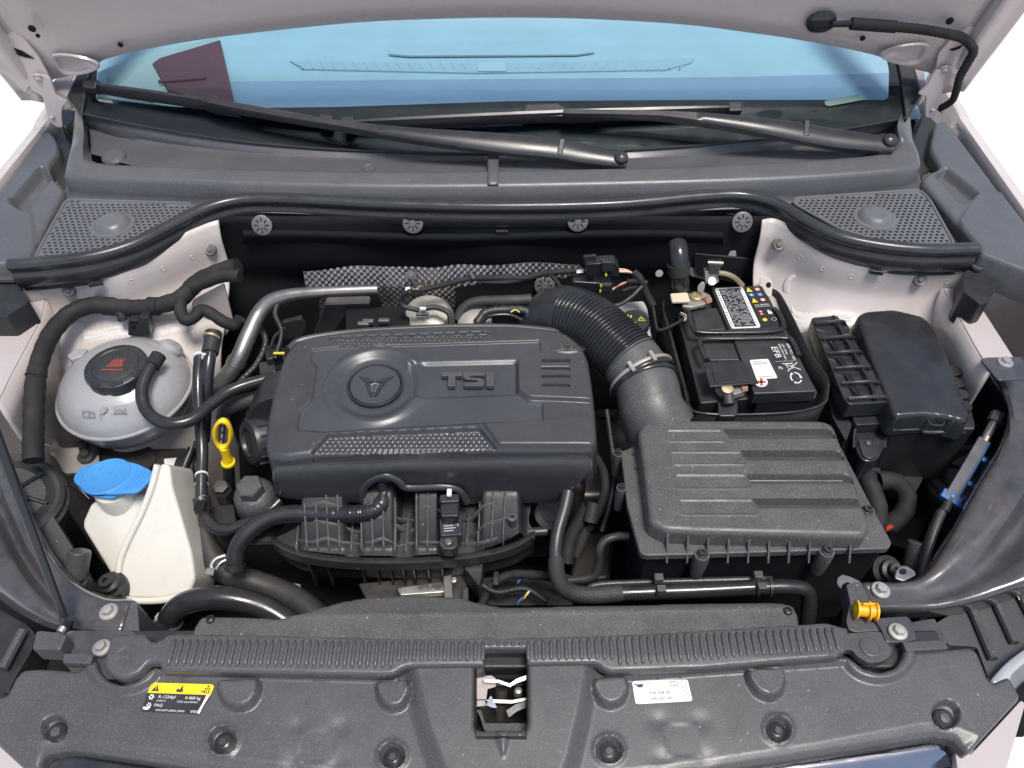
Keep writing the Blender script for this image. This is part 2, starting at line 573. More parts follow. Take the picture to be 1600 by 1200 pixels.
M = {}
M['plastic'] = mat('black textured plastic', (0.026, 0.027, 0.030), 0.34, grain=0.35, dust=0.16, specks=0.05, rvary=0.08)
M['plastic_dusty'] = mat('dusty black plastic', (0.062, 0.061, 0.060), 0.42, grain=0.4, dust=0.30, dust_col=(0.16, 0.15, 0.135), specks=0.14, grit=0.6)
M['plastic_front'] = mat('grey black moulded plastic', (0.064, 0.064, 0.066), 0.34, grain=0.3, dust=0.07, specks=0.08, grit=0.35, rvary=0.07)
M['plastic_dark'] = mat('deep black plastic', (0.018, 0.019, 0.021), 0.42, grain=0.25, dust=0.12)
M['plastic_soft'] = mat('smooth black plastic', (0.020, 0.022, 0.025), 0.20, grain=0.05, dust=0.1)
M['cover'] = mat('engine cover plastic', (0.042, 0.044, 0.048), 0.32, grain=0.10, dust=0.1, specks=0.05, grit=0.25, rvary=0.06)
M['rubber'] = mat('black rubber', (0.020, 0.020, 0.022), 0.20, grain=0.15, dust=0.12)
M['rubber_matte'] = mat('matt black rubber', (0.022, 0.022, 0.022), 0.62, grain=0.2, dust=0.2)
M['tape'] = mat('black cloth tape', (0.017, 0.017, 0.018), 0.75, grain=0.7, grain_scale=420, dust=0.1, spec=0.3)
M['void'] = mat('black felt and dark gaps', (0.009, 0.010, 0.0115), 0.8, grain=0.3, grain_scale=300, spec=0.2)  # also blackens gaps, and the lower air box in place of shade
M['paint'] = mat('white body paint', (0.52, 0.465, 0.435), 0.30, coat=0.5, vary=0.04, rvary=0.06, stain=0.10, dust=0.14, dust_col=(0.45, 0.40, 0.36))
M['paint_clean'] = mat('white body paint, clean', (0.47, 0.415, 0.40), 0.28, coat=0.5, vary=0.012, rvary=0.015)
M['sealer'] = mat('brushed seam sealer', (0.60, 0.57, 0.55), 0.55, vary=0.12, grain=0.6, grain_scale=120, stain=0.15)
M['black_paint'] = mat('black painted steel', (0.045, 0.044, 0.046), 0.18, coat=0.7, dust=0.35, dust_col=(0.2, 0.17, 0.15), wave=0.10, vary=0.3)
M['steel'] = mat('zinc plated steel', (0.60, 0.58, 0.54), 0.34, metal=0.9, vary=0.15, rvary=0.15)
M['bolt'] = mat('pale bolt steel', (0.46, 0.44, 0.41), 0.42, metal=0.6, vary=0.15)
M['dark_steel'] = mat('dark steel', (0.09, 0.085, 0.08), 0.42, metal=0.7, vary=0.3, stain=0.3)
M['alu'] = mat('dull aluminium', (0.31, 0.295, 0.275), 0.38, metal=0.85, vary=0.25, stain=0.25, rvary=0.15)
M['cast'] = mat('cast aluminium', (0.36, 0.34, 0.30), 0.55, metal=0.5, vary=0.3, grain=0.6, grain_scale=260, stain=0.35)
M['foil'] = mat('embossed heat shield foil', (0.62, 0.57, 0.55), 0.30, metal=0.95, vary=0.2)
M['copper'] = mat('copper nut', (0.60, 0.33, 0.24), 0.35, metal=0.8, vary=0.2)
M['brass'] = mat('brassy metal', (0.48, 0.40, 0.25), 0.42, metal=0.7, vary=0.3, stain=0.3)
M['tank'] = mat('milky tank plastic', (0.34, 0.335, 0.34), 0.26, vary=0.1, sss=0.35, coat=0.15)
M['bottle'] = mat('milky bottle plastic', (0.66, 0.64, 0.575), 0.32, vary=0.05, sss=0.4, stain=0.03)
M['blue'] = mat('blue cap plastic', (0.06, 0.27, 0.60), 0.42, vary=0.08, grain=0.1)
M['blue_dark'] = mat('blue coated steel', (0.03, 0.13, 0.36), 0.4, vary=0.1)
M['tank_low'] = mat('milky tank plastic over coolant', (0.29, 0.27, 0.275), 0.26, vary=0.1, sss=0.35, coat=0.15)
M['yellow'] = mat('yellow dipstick plastic', (0.88, 0.58, 0.015), 0.38, vary=0.1, stain=0.12)
M['orange'] = mat('amber plug plastic', (0.85, 0.40, 0.01), 0.35, vary=0.08)
M['red'] = mat('red cable sleeve', (0.36, 0.03, 0.02), 0.5, vary=0.2)
M['cap_red'] = mat('red printed mark', (0.50, 0.07, 0.05), 0.5, vary=0.1)
M['paper'] = mat('white label', (0.74, 0.74, 0.73), 0.42, vary=0.05, stain=0.08)
M['paper_yellow'] = mat('yellow label band', (0.85, 0.60, 0.01), 0.4, vary=0.05)
M['paper_black'] = mat('black label', (0.025, 0.025, 0.027), 0.38, vary=0.2)
M['ink'] = mat('dark print', (0.03, 0.03, 0.03), 0.5, vary=0.05)
M['ink_grey'] = mat('grey print', (0.2, 0.2, 0.21), 0.5, vary=0.05)
M['ink_white'] = mat('white print', (0.72, 0.72, 0.71), 0.5, vary=0.05)
M['ink_pale'] = mat('faded pale print', (0.33, 0.34, 0.35), 0.5, vary=0.1)
M['ink_blue'] = mat('blue print', (0.05, 0.16, 0.45), 0.5, vary=0.05)
M['ink_yellow'] = mat('yellow print', (0.7, 0.58, 0.05), 0.5, vary=0.05)
M['silver'] = mat('satin silver trim', (0.5, 0.52, 0.55), 0.25, metal=0.9, vary=0.1)
M['lens'] = mat('grey lamp lens', (0.30, 0.32, 0.34), 0.08, coat=0.8, vary=0.2)
M['chrome'] = mat('dark chrome', (0.35, 0.35, 0.38), 0.12, metal=1.0, vary=0.15)
M['reservoir'] = mat('dull white reservoir plastic', (0.42, 0.42, 0.41), 0.42, vary=0.08, sss=0.2)
M['sticker'] = mat('pale green screen sticker', (0.16, 0.25, 0.22), 0.4, vary=0.05)
M['red_reflect'] = mat('dark red reflection colour', (0.105, 0.03, 0.036), 0.6, vary=0.2)  # windscreen reflection put into a board's colour
M['pale_grey_green'] = mat('pale grey green reflection colour', (0.30, 0.38, 0.37), 0.55, vary=0.1)  # pale part of the windscreen reflection, as plain colour
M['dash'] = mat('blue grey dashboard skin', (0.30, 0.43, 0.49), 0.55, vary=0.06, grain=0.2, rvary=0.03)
M['dash_band'] = mat('deeper blue dashboard band', (0.20, 0.285, 0.395), 0.55, vary=0.06)
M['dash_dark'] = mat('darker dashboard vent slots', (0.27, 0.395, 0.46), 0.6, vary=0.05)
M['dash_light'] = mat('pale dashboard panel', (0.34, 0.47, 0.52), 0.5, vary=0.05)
M['concrete'] = mat('pale sunlit paving', (0.72, 0.66, 0.62), 0.85, vary=0.1, grain=0.4, grain_scale=60)

def glass_mat():
    m, N, L, b = new_mat('tinted windscreen glass')
    N.remove(b)
    tr = N.new('ShaderNodeBsdfTransparent'); tr.inputs[0].default_value = (0.80, 0.93, 0.97, 1)
    gl = N.new('ShaderNodeBsdfGlossy'); gl.inputs['Roughness'].default_value = 0.02; gl.inputs[0].default_value = (1, 1, 1, 1)
    fr = N.new('ShaderNodeFresnel'); fr.inputs[0].default_value = 1.45
    mx = N.new('ShaderNodeMixShader')
    L.new(fr.outputs[0], mx.inputs[0]); L.new(tr.outputs[0], mx.inputs[1]); L.new(gl.outputs[0], mx.inputs[2])
    L.new(mx.outputs[0], N['Material Output'].inputs[0])
    return m
M['glass'] = glass_mat()
M['washer'] = mat('dull zinc washer', (0.17, 0.155, 0.15), 0.5, metal=0.4, vary=0.2)
M['cowl'] = mat('weathered cowl plastic', (0.088, 0.090, 0.096), 0.34, grain=0.25, dust=0.16, grit=0.3, dust_col=(0.18, 0.165, 0.15), specks=0.05, rvary=0.06)
M['lip'] = mat('sheen toned dusty rubber', (0.034, 0.036, 0.039), 0.26, dust=0.12, dust_col=(0.12, 0.12, 0.12))  # lighter bluish base stands in for the highlight along the seal
M['grille'] = mat('sheen pale grille plastic', (0.125, 0.13, 0.14), 0.34, grain=0.2, dust=0.12, vary=0.1)  # paler base stands in for sheen on the plates
M['gloss'] = mat('glossy black wiper plastic', (0.030, 0.031, 0.034), 0.30, vary=0.15, rvary=0.04, dust=0.10)
M['grey'] = mat('grey coated steel', (0.085, 0.09, 0.10), 0.35, metal=0.2, vary=0.1)
M['frit'] = mat('black ceramic glass band with dust', (0.006, 0.007, 0.009), 0.5, dust=0.10, dust_col=(0.12, 0.12, 0.13), spec=0.3, vary=0.3)

def carbon_mat():
    """fine diagonal weave pressed into the plastic of the cover's middle panel"""
    m = mat('engine cover weave plastic', (0.052, 0.057, 0.066), 0.32, dust=0.06, specks=0.03, rvary=0.05)
    N, L = m.node_tree.nodes, m.node_tree.links
    b = N['Principled BSDF']
    tc = N.new('ShaderNodeTexCoord')
    mp = N.new('ShaderNodeMapping'); mp.inputs['Rotation'].default_value = (0, 0, R(45))
    L.new(tc.outputs['Object'], mp.inputs['Vector'])
    ck = N.new('ShaderNodeTexChecker'); ck.inputs['Scale'].default_value = 330.0
    L.new(mp.outputs[0], ck.inputs['Vector'])
    bp = N.new('ShaderNodeBump'); bp.inputs['Strength'].default_value = 0.55; bp.inputs['Distance'].default_value = 0.0006
    L.new(ck.outputs['Fac'], bp.inputs['Height']); L.new(bp.outputs[0], b.inputs['Normal'])
    return m
M['carbon'] = carbon_mat()

def braid_mat():
    m = mat('woven hose sleeve', (0.03, 0.03, 0.031), 0.6, dust=0.1)
    N, L = m.node_tree.nodes, m.node_tree.links
    b = N['Principled BSDF']
    tc = N.new('ShaderNodeTexCoord')
    vo = N.new('ShaderNodeTexVoronoi'); vo.inputs['Scale'].default_value = 420.0
    L.new(tc.outputs['Object'], vo.inputs['Vector'])
    bp = N.new('ShaderNodeBump'); bp.inputs['Strength'].default_value = 0.7; bp.inputs['Distance'].default_value = 0.001
    L.new(vo.outputs['Distance'], bp.inputs['Height']); L.new(bp.outputs[0], b.inputs['Normal'])
    return m
M['braid'] = braid_mat()
# ================================================================== ground and car body
g = MB().add([(-60, -60, GROUND), (60, -60, GROUND), (60, 60, GROUND), (-60, 60, GROUND)], [(0, 1, 2, 3)]).build('ground', M['concrete'])
tag(g, 'pale sunlit paving around the car', kind='structure')

GL = (0.12, 0.39, 0.577, 0.0)            # plane of the windscreen
def glift(d): return (GL[0] + d, GL[1], GL[2], 0.0)

body = thing('car_body', 'white painted car body around the open engine bay', 'car body', (0, 0.2, GROUND))
def W(pts): return [P(*p) for p in pts]
def off(row, d): return [np.asarray(p) + np.asarray(d) for p in row]

WALL = {}
WING = {}
def on_wall(px, py, side):
    y = .1
    for _ in range(12):
        y = float(np.interp(PY(px, py, y)[0], *WALL[side])) - .004
    return PY(px, py, y)
# --- inner wings: upright wall under the cowl seal, then the strut tower
for side, top in (('left', [(36, 452, .055), (70, 444, .056), (120, 438, .057), (185, 434, .058), (240, 415, .058), (292, 393, .058), (330, 377, .058), (346, 372, .058)]),
                  ('right', [(1188, 372, .058), (1206, 370, .058), (1240, 385, .058), (1290, 408, .058), (1350, 420, .058), (1420, 424, .057), (1470, 424, .057), (1520, 430, .055)])):
    r0 = W(top)
    if side == 'left':
        fx = [0.0, .1, .3, .5, .6, .6, .5, .4]
    else:
        fx = [.4, .5, .6, .6, .5, .3, .1, 0.0]
    WALL[side] = ([float(p[0]) for p in r0], [float(p[1]) for p in r0])
    rows = [off(r0, (0, 0.012, .03)), r0, off(r0, (0, -0.002, -.03)), off(r0, (0, -0.006, -.055))]
    rows.append([p + np.array([0, -0.02 - 0.03 * f, -.085]) for p, f in zip(r0, fx)])
    rows.append([p + np.array([0, -0.05 - 0.10 * f, -.115]) for p, f in zip(r0, fx)])
    rows.append([p + np.array([0, -0.08 - 0.20 * f, -.155]) for p, f in zip(r0, fx)])
    rows.append([p + np.array([0, -0.10 - 0.26 * f, -.26]) for p, f in zip(r0, fx)])
    rows.append([p + np.array([0, -0.10 - 0.27 * f, -.50]) for p, f in zip(r0, fx)])
    wmb = MB().loft(rows, 70, 60)
    WING[side] = BVHTree.FromPolygons([Vector(v) for v in wmb.v], wmb.f)
    w = wmb.build('inner_wing', M['paint'], body, solid=0.003)
    w['label'] = 'white inner wing wall and strut tower on the %s' % ('coolant tank side' if side == 'left' else 'battery side')
    # brushed seam sealer smears and seams lying on the wing
    def surf(px, py, side=side):
        d = Vector(ray(px, py)).normalized()
        h = WING[side].ray_cast(Vector(CAM), d)
        if h[0] is None: return P(px, py, -.05), np.array([0, -.7, .7])
        n_ = np.array(h[1]); n_ = n_ if np.dot(n_, d) < 0 else -n_
        return np.array(h[0]), n_
    smears = ([[(124, 514), (150, 516), (200, 505)], [(130, 536), (150, 534), (200, 524)]], [[(233, 505), (262, 503), (300, 496)], [(234, 527), (262, 522), (298, 516)]], [[(104, 496), (92, 520), (76, 566)], [(130, 506), (124, 540), (112, 588)]]) if side == 'left' else ([[(1236, 476), (1252, 488), (1334, 489)], [(1234, 492), (1254, 512), (1330, 503)]], [[(1468, 480), (1474, 498), (1490, 505)], [(1482, 470), (1488, 486), (1500, 494)]])
    for a_, b_ in smears:
        A_ = catmull([np.array(q, float) for q in a_], 34); B_ = catmull([np.array(q, float) for q in b_], 34)
        G_ = []
        for k in range(9):
            row_ = []
            for i_, (p_, q_) in enumerate(zip(A_, B_)):
                t_ = k / 8
                w_ = p_ * (1 - t_) + q_ * t_ + np.array([0, 1.2 * math.sin(i_ * 1.7 + k) * (k in (0, 8))])
                h_, n_ = surf(w_[0], w_[1])
                e_ = min(1, 4 * t_, 4 * (1 - t_), i_ / 2, (33 - i_) / 2)
                row_.append(h_ + n_ * (.0002 + e_ * (.0022 + .0007 * math.sin(k * 2.4 + .15 * i_))))
            G_.append(row_)
        MB().grid(G_).build('seam_sealer', M['sealer'], body)
# a white lug, embossed swage and the pressed dish on the battery side; white fin on the tank side
pprism('wing_lug', [(1187, 432), (1200, 430), (1208, 440), (1206, 462), (1188, 462)], .0, .004, M['paint'], body, rnd=4)
pprism('lug_hole', ell(1201, 445, 4, 4), .0012, .001, M['void'], body, bevel=0)
MB().lathe(P(1250, 450, -.012), (-.3, -.8, .5), [(.030, -.004), (.028, .003), (.022, .0045), (.017, .001), (.008, 0)], 28).build('pressed_dish', M['paint'], body)
yprism('white_web', [(300, 470), (350, 444), (365, 505), (352, 525), (330, 520), (300, 500)], .10, .004, M['paint'], body, rnd=4)

# --- top flanges of the wings, where the fenders bolt on
fl = MB().prism([P(px, py, .03) for px, py in rounded([(20, 478), (71, 467), (62, 500), (14, 590), (-10, 640), (-90, 640), (-60, 560)], 6)], (0, 0, -.005)).build('wing_flange', M['paint_clean'], body, bevel=.0015)
fr_ = MB().prism([P(px, py, .03) for px, py in rounded([(1474, 449), (1500, 452), (1506, 458), (1520, 459), (1584, 558), (1594, 574), (1545, 574), (1536, 560), (1524, 540)], 5)], (0, 0, -.005)).build('wing_flange', M['paint_clean'], body, bevel=.0015)
def wall(name, pts, z1, mat_, dx=0.0, dy=0.0):
    r = W(pts)
    low = [np.array([p[0] + dx, p[1] + dy, z1]) for p in r]
    return MB().loft([r, [(a + b) / 2 for a, b in zip(r, low)], low], 30, 12).build(name, mat_, body, solid=.003)
wall('inner_wall', [(71, 468, .027), (62, 502, .027), (40, 545, .027), (14, 592, .027), (-6, 632, .027)], -.45, M['paint'], -.015)
wall('inner_wall', [(1474, 450, .027), (1500, 498, .027), (1524, 542, .027), (1537, 562, .027), (1548, 584, .027)], -.45, M['paint'], .0)
wall('added_arch_liner', [(1548, 584, -.03), (1600, 680, -.05), (1590, 780, -.09), (1520, 880, -.12), (1440, 960, -.13)], -.43, M['void'])  # added dark walls that keep corner light out of the bay
wall('added_arch_liner', [(-60, 640, -.05), (-10, 740, -.10), (40, 850, -.12), (110, 940, -.13), (190, 990, -.13)], -.43, M['void'])
# --- fenders: rounded edge falling away outwards
for s, line in ((-1, [(84, 165, .10), (72, 190, .10), (0, 281, .10), (-130, 455, .07), (-260, 640, .03), (-420, 900, -.03)]), (1, [(1488, 160, .10), (1500, 184, .10), (1603, 331, .10), (1720, 500, .07), (1850, 690, .03), (2010, 950, -.03)])):
    r = W(line)
    r.insert(0, r[0] + np.array([-s * 0.02, .5, .06]))
    rows = [off(r, (-s * .014, 0, -.03)), off(r, (-s * .004, 0, -.002)), r, off(r, (s * .008, 0, -.001)), off(r, (s * .03, 0, -.012)), off(r, (s * .05, 0, -.05)), off(r, (s * .06, 0, -.2)), off(r, (s * .05, 0, -.7))]
    MB().loft(rows, 40, 24).build('fender', M['paint_clean'], body, solid=.002)
    # plastic edge trim between fender and cowl, with its moulded pocket
for s, ol, pk, step, pl in (
    (-1, [(66, 203), (74, 203), (84, 211), (92, 226), (91, 240), (76, 258), (79, 274), (102, 297), (80, 338), (53, 396), (44, 408), (-30, 420), (-60, 420), (-40, 340), (0, 296)], [(66, 258), (78, 278), (40, 332), (16, 316)], [(-80, 330), (5, 300), (50, 335), (60, 420), (-80, 460)], (.10, .2, -.02, 0)),
    (1, [(1462, 190), (1480, 188), (1600, 348), (1660, 430), (1640, 440), (1530, 398), (1526, 385), (1440, 284), (1445, 273), (1470, 262), (1452, 230)], [(1478, 262), (1528, 302), (1500, 318), (1462, 272)], [(1527, 303), (1700, 300), (1700, 470), (1530, 450), (1498, 345)], (.10, .2, -.02, 0))):
    o2 = wpoly(rounded(ol, 7, 4), pl); p2 = wpoly(rounded(pk, 5, 3), pl); s2 = wpoly(step, pl)
    def zf(X, Y, pl=pl, p2=p2, s2=s2):
        return plane_z(pl)(X, Y) - 0.018 * sstep(sdf(X, Y, p2), .013) + 0.004 * sstep(sdf(X, Y, s2), .006)
    me = field(o2, zf, .0022, rim=.008, skirt=.05)
    obj('wing_trim', me, M['cowl'], body)
# corner block of the trim hanging beside the seal
for pts in ([(-40, 424), (22, 421), (26, 432), (21, 437), (-40, 438)], [(1516, 404), (1578, 392), (1584, 403), (1575, 418), (1530, 420), (1520, 416)]):
    pprism('trim_tab', pts, .082, .006, M['plastic_front'], body, rnd=3)
pprism('trim_block', [(-40, 440), (22, 437), (46, 470), (38, 476), (10, 494), (-40, 494)], .072, .10, M['plastic_dark'], body, rnd=4, bevel=.004)
pprism('trim_block', [(1506, 425), (1520, 418), (1574, 419), (1545, 472), (1532, 476), (1505, 455)], .072, .06, M['plastic_dark'], body, rnd=4, bevel=.004)
# hinge well at both corners of the cowl
for pts in ([(75, 212), (95, 190), (118, 172), (112, 225), (104, 262), (106, 300), (96, 292), (78, 268), (90, 238)], [(1420, 165), (1450, 180), (1466, 196), (1456, 232), (1472, 258), (1446, 270), (1436, 282), (1430, 240)]):
    pprism('hinge_well', pts, .07, .004, M['dark_steel'], body, bevel=0)
# --- firewall with its felt lining
fwp = [PY(330, 385, .235), PY(1215, 375, .235)]
x0, x1 = fwp[0][0] - .06, fwp[1][0] + .05
def fz(u, v): return .228 + .006 * math.sin(u * 21) * math.sin(v * 13) + .012 * math.exp(-((v - .25) / .05) ** 2)
G = [[np.array([x0 + (x1 - x0) * i / 60, fz(i / 60, j / 40), .085 - .6 * j / 40]) for i in range(61)] for j in range(41)]
MB().grid(G).build('firewall', M['void'], body, solid=.004)
pprism('added_undertray', [(-200, 470), (1800, 470), (1600, 1150), (0, 1150)], -.42, .005, M['void'], body, bevel=0)  # added floor that blocks light from below
pprism('plenum_floor', [(95, 205), (125, 172), (300, 212), (770, 238), (1230, 214), (1420, 172), (1450, 205), (1440, 285), (770, 300), (100, 296)], .068, .004, M['void'], body, bevel=0)
yprism('bulkhead_plate', [(1068, 395), (1150, 392), (1152, 432), (1112, 440), (1080, 432)], .222, .003, M['paint'], body, rnd=3)
yprism('bulkhead_cover', [(1085, 396), (1205, 408), (1200, 432), (1185, 450), (1090, 430), (1085, 420)], .217, .005, M['plastic_dark'], body, rnd=4)
MB().lathe(PY(1030, 427, .222), (0, -1, .2), [(.0072, 0), (.0072, .001), (.001, .0012)], 20).build('paint_spot', M['paint'], body)
# grommets and fixings along the firewall
for (px, py) in ((409, 352), (645, 349), (903, 346), (1160, 347), (851, 446)):
    c = PY(px, py, .219)
    r = m_px(32, c) / 2
    where = {409: 'grey star washer on the firewall beside the white wing above the aluminium pipe', 645: 'grey star washer under the seal, above the silver heat shield', 903: 'grey star washer under the seal, above the two wiring plugs', 1160: 'grey star washer on the firewall above the battery', 851: 'grey star washer between the heat shield cables and the intake duct'}[px]
    a = thing('felt_washer', where, 'washer', c, 'washers holding the firewall felt')
    MB().lathe(c, (0, -1, .45), [(r, -.003), (r, .0004), (r * .9, .0014), (r * .35, .0006), (r * .3, .002), (.0005, .0022)], 28).build('disc', M['washer'], a)
    mb = MB(); fa, fb, fn = frame_of((0, -1, .45))
    for k in range(8):
        t = 2 * math.pi * k / 8
        d = fa * math.cos(t) + fb * math.sin(t)
        mb.box(c + d * r * .56 + fn * .0013, (r * .36, r * .1, .0006), d, np.cross(fn, d), fn)
    mb.build('slot', M['void'], a)
for (px, py, z, w_) in ((328, 390, .03, 18), (107, 454, .03, 19), (1217, 382, .035, 19), (1438, 437, .03, 20)):
    side = 'left' if px < 800 else 'right'
    c = on_wall(px, py, side); r = m_px(w_, c) / 2
    where = {328: 'round grey plug in the pointed end of the white wing above the aluminium pipe', 107: 'round grey plug in the white wing above the arching wiring loom', 1217: 'round grey plug in the pointed end of the white wing behind the battery', 1438: 'round grey plug in the white wing above the fuse box'}[px]
    a = thing('wing_plug', where, 'plug', c, 'plugs in the white wing walls')
    MB().lathe(c, (0, -.8, .6), [(r, -.006), (r, .001), (r * .85, .0022), (r * .6, .0015), (r * .5, .0028), (.0005, .003)], 24).build('head', M['washer'], a)
    MB().lathe(c, (0, -.8, .6), [(r * .45, .003), (r * .42, .0048), (.0005, .005)], 6).build('pin', M['washer'], a)

# ================================================================== windscreen and dashboard
ws = thing('windscreen', 'wide tinted windscreen above the black cowl, dusty along its lower edge', 'windscreen', PL(770, 240, GL))
seam = [(126, 176), (200, 192), (350, 217), (500, 231), (640, 237), (770, 239), (900, 237), (1050, 229), (1200, 216), (1330, 199), (1418, 183)]
topy = -150
def sheet(name, ol, pl, mat_, parent, res=.02):
    o2 = wpoly(ol, pl)
    return obj(name, field(o2, plane_z(pl), res), mat_, parent)
sheet('pane', seam + [(1405, 130), (1385, 20), (1360, topy), (200, topy), (160, 20), (138, 110)], GL, M['glass'], ws)
fb_ = [(150, 158), (200, 165), (364, 169), (530, 167), (800, 158), (1100, 156), (1384, 155)]
sheet('frit_band', seam + [(1405, 130), (1385, 20), (1360, topy), (1345, topy), (1370, 20), (1389, 110), (1388, 152), (1384, 156)] + fb_[::-1][1:] + [(150, 150), (152, 105), (176, 20), (210, topy), (200, topy), (160, 20), (138, 110)], glift(-.004), M['frit'], ws, .008)
sheet('sticker', rounded([(1288, 158), (1342, 147), (1350, 150), (1349, 156), (1295, 166), (1289, 164)], 3), glift(.002), M['sticker'], ws, .004)
# cowl seam line along the glass
MB().tube([PL(px, py + 1, glift(.001)) for px, py in seam], .0025, 6, n=80).build('edge_seal', M['rubber_matte'], ws)
# side trims of the screen and painted pillars
for s, tr, pi in ((-1, [(104, 150), (128, 180), (140, 108), (165, 10), (195, topy), (180, topy), (148, 10), (122, 112)], [(70, 140), (104, 150), (122, 112), (150, 10), (180, topy), (160, topy), (118, 10), (100, 105)]), (1, [(1416, 186), (1440, 148), (1427, 105), (1405, 10), (1380, topy), (1365, topy), (1386, 10), (1408, 120)], [(1441, 146), (1450, 140), (1443, 100), (1425, 10), (1400, topy), (1382, topy), (1406, 10), (1428, 103)])):
    pprism('pillar_trim', tr, 0, .015, M['plastic_dark'], ws, pl=glift(.006), bevel=.003)
    pprism('pillar', pi, 0, .03, M['paint_clean'], body, pl=glift(.004), bevel=.004)
da = thing('dashboard', 'blue grey dashboard with a long row of defroster vents under the windscreen', 'dashboard', (0, .7, .1))
def dz(X, Y):
    return .10 + .018 * sstep(.60 - Y + .03 * X * X, .03) + .012 * sstep(.685 - Y, .01) + .006 * sstep(.86 - Y, .04)
o2 = [(-.68, .45), (.68, .45), (.80, .56), (.90, .70), (.98, 1.25), (-.98, 1.25), (-.90, .70), (-.80, .56)]
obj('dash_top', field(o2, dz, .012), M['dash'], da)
pprism('dash_band', [(130, 190), (200, 150), (366, 126), (800, 122), (1150, 119), (1420, 112), (1440, 180), (800, 190)], .1325, .012, M['dash_band'], da, bevel=.004)  # lower band of the dash in a deeper blue
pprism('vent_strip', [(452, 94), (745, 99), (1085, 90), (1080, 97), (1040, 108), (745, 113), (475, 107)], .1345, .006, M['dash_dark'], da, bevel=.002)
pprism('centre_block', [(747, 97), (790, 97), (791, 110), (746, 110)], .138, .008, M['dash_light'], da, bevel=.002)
for k in range(36):
    px = 470 + k * 17
    if 740 < px < 800: continue
    sl = 6 if px < 760 else -6
    a, b = P(px - sl * .5, 97, .135), P(px + sl * .5, 107, .135)
    MB().tube([a, b], .0014, 6, n=2).build('vent_slat', M['dash_light'], da)
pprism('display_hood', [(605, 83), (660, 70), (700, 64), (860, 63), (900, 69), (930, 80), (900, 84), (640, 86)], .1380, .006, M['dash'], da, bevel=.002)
rp = thing('red_reflection', 'dark red board standing in for a reflection in the windscreen behind the wiper arm', 'panel', P(300, 120, .14))  # board laid on the dash in place of a house reflected in the glass
pprism('board', [(238, 98), (250, 90), (344, 62), (368, 168), (330, 160), (262, 140)], .152, .004, M['red_reflect'], rp)
MB().tube([P(248, 128, .154), P(322, 122, .154)], .004, 8, n=2).build('board_bar', M['red_reflect'], rp)
wp = thing('pale_reflection', 'pale grey board standing in for a reflection in the windscreen corner next to the dark red one', 'panel', P(190, 120, .14))  # second board, pale part of the same imitated reflection
pprism('board', [(150, 152), (152, 112), (232, 82), (340, 58), (343, 66), (250, 92), (238, 100), (262, 142), (330, 162), (300, 168)], .146, .004, M['pale_grey_green'], wp)
MB().tube([P(166, 118, .150), P(170, 140, .150), P(240, 158, .150)], .003, 8, n=12).build('board_bar', M['pale_grey_green'], wp)

# ================================================================== cowl
co = thing('plenum_cover', 'long black plastic cowl tray across the foot of the windscreen', 'cowl', (0, .25, .08))
Uib = [(134, 186), (138, 215), (142, 240), (160, 257), (300, 265), (540, 271), (770, 271), (1060, 264), (1250, 256), (1370, 245), (1393, 232), (1392, 212), (1400, 196)]
Uit = [(126, 172), (131, 205), (130, 240), (148, 255), (300, 262), (540, 268), (770, 268), (1060, 261), (1250, 252), (1378, 241), (1410, 226), (1402, 200), (1412, 165)]
Uot = [(118, 172), (114, 215), (106, 252), (104, 266), (114, 274), (240, 281), (540, 290), (770, 290), (1060, 284), (1250, 277), (1400, 266), (1434, 258), (1435, 240), (1425, 212), (1420, 162)]
ib = catmull(W([(a, b, .118) for a, b in Uib]), 120)
it = catmull(W([(a, b, .137 + (.02 if b < 210 else 0)) for a, b in Uit]), 120)
ot = catmull(W([(a, b, .131 + (.02 if b < 200 else 0)) for a, b in Uot]), 120)
def outn(row):
    out = []
    for i, p in enumerate(row):
        t = row[min(i + 1, len(row) - 1)] - row[max(i - 1, 0)]
        n_ = np.array([t[1], -t[0], 0]); n_ /= np.linalg.norm(n_) + 1e-9
        out.append(n_)
    return out
no = outn(ot)
ob1 = [p + n_ * .0035 + np.array([0, 0, -.006]) for p, n_ in zip(ot, no)]
ob2 = [p + n_ * .0055 + np.array([0, 0, -.030]) for p, n_ in zip(ot, no)]
ob3 = [p + n_ * .008 + np.array([0, 0, -.042]) for p, n_ in zip(ot, no)]
ob4 = [p + n_ * .020 + np.array([0, 0, -.047]) for p, n_ in zip(ot, no)]
it2 = [a * .8 + b * .2 + np.array([0, 0, .0015]) for a, b in zip(it, ot)]
ot2 = [b * .85 + a * .15 + np.array([0, 0, .0015]) for a, b in zip(it, ot)]
mid_it = [a * .5 + b * .5 + np.array([0, 0, .001]) for a, b in zip(it, ib)]
MB().grid([ib, mid_it, it, it2, ot2, ot, ob1, ob2, ob3, ob4]).build('ridge', M['cowl'], co, sharp=60)
s3 = [PL(px, py, glift(-.002)) for px, py in seam]
f3 = W([(a, b, .118) for a, b in Uib[2:-2]])
mid = [P(px, py, z) for px, py, z in [(140, 205, .122), (200, 222, .116), (350, 240, .112), (500, 250, .110), (640, 254, .110), (770, 255, .110), (900, 253, .110), (1050, 247, .110), (1200, 237, .112), (1320, 222, .116), (1398, 205, .122)]]
MB().loft([s3, [a * .5 + b * .5 + np.array([0, 0, -.003]) for a, b in zip(s3, mid)], mid, catmull(f3, 11)], 90, 20).build('tray', M['cowl'], co)
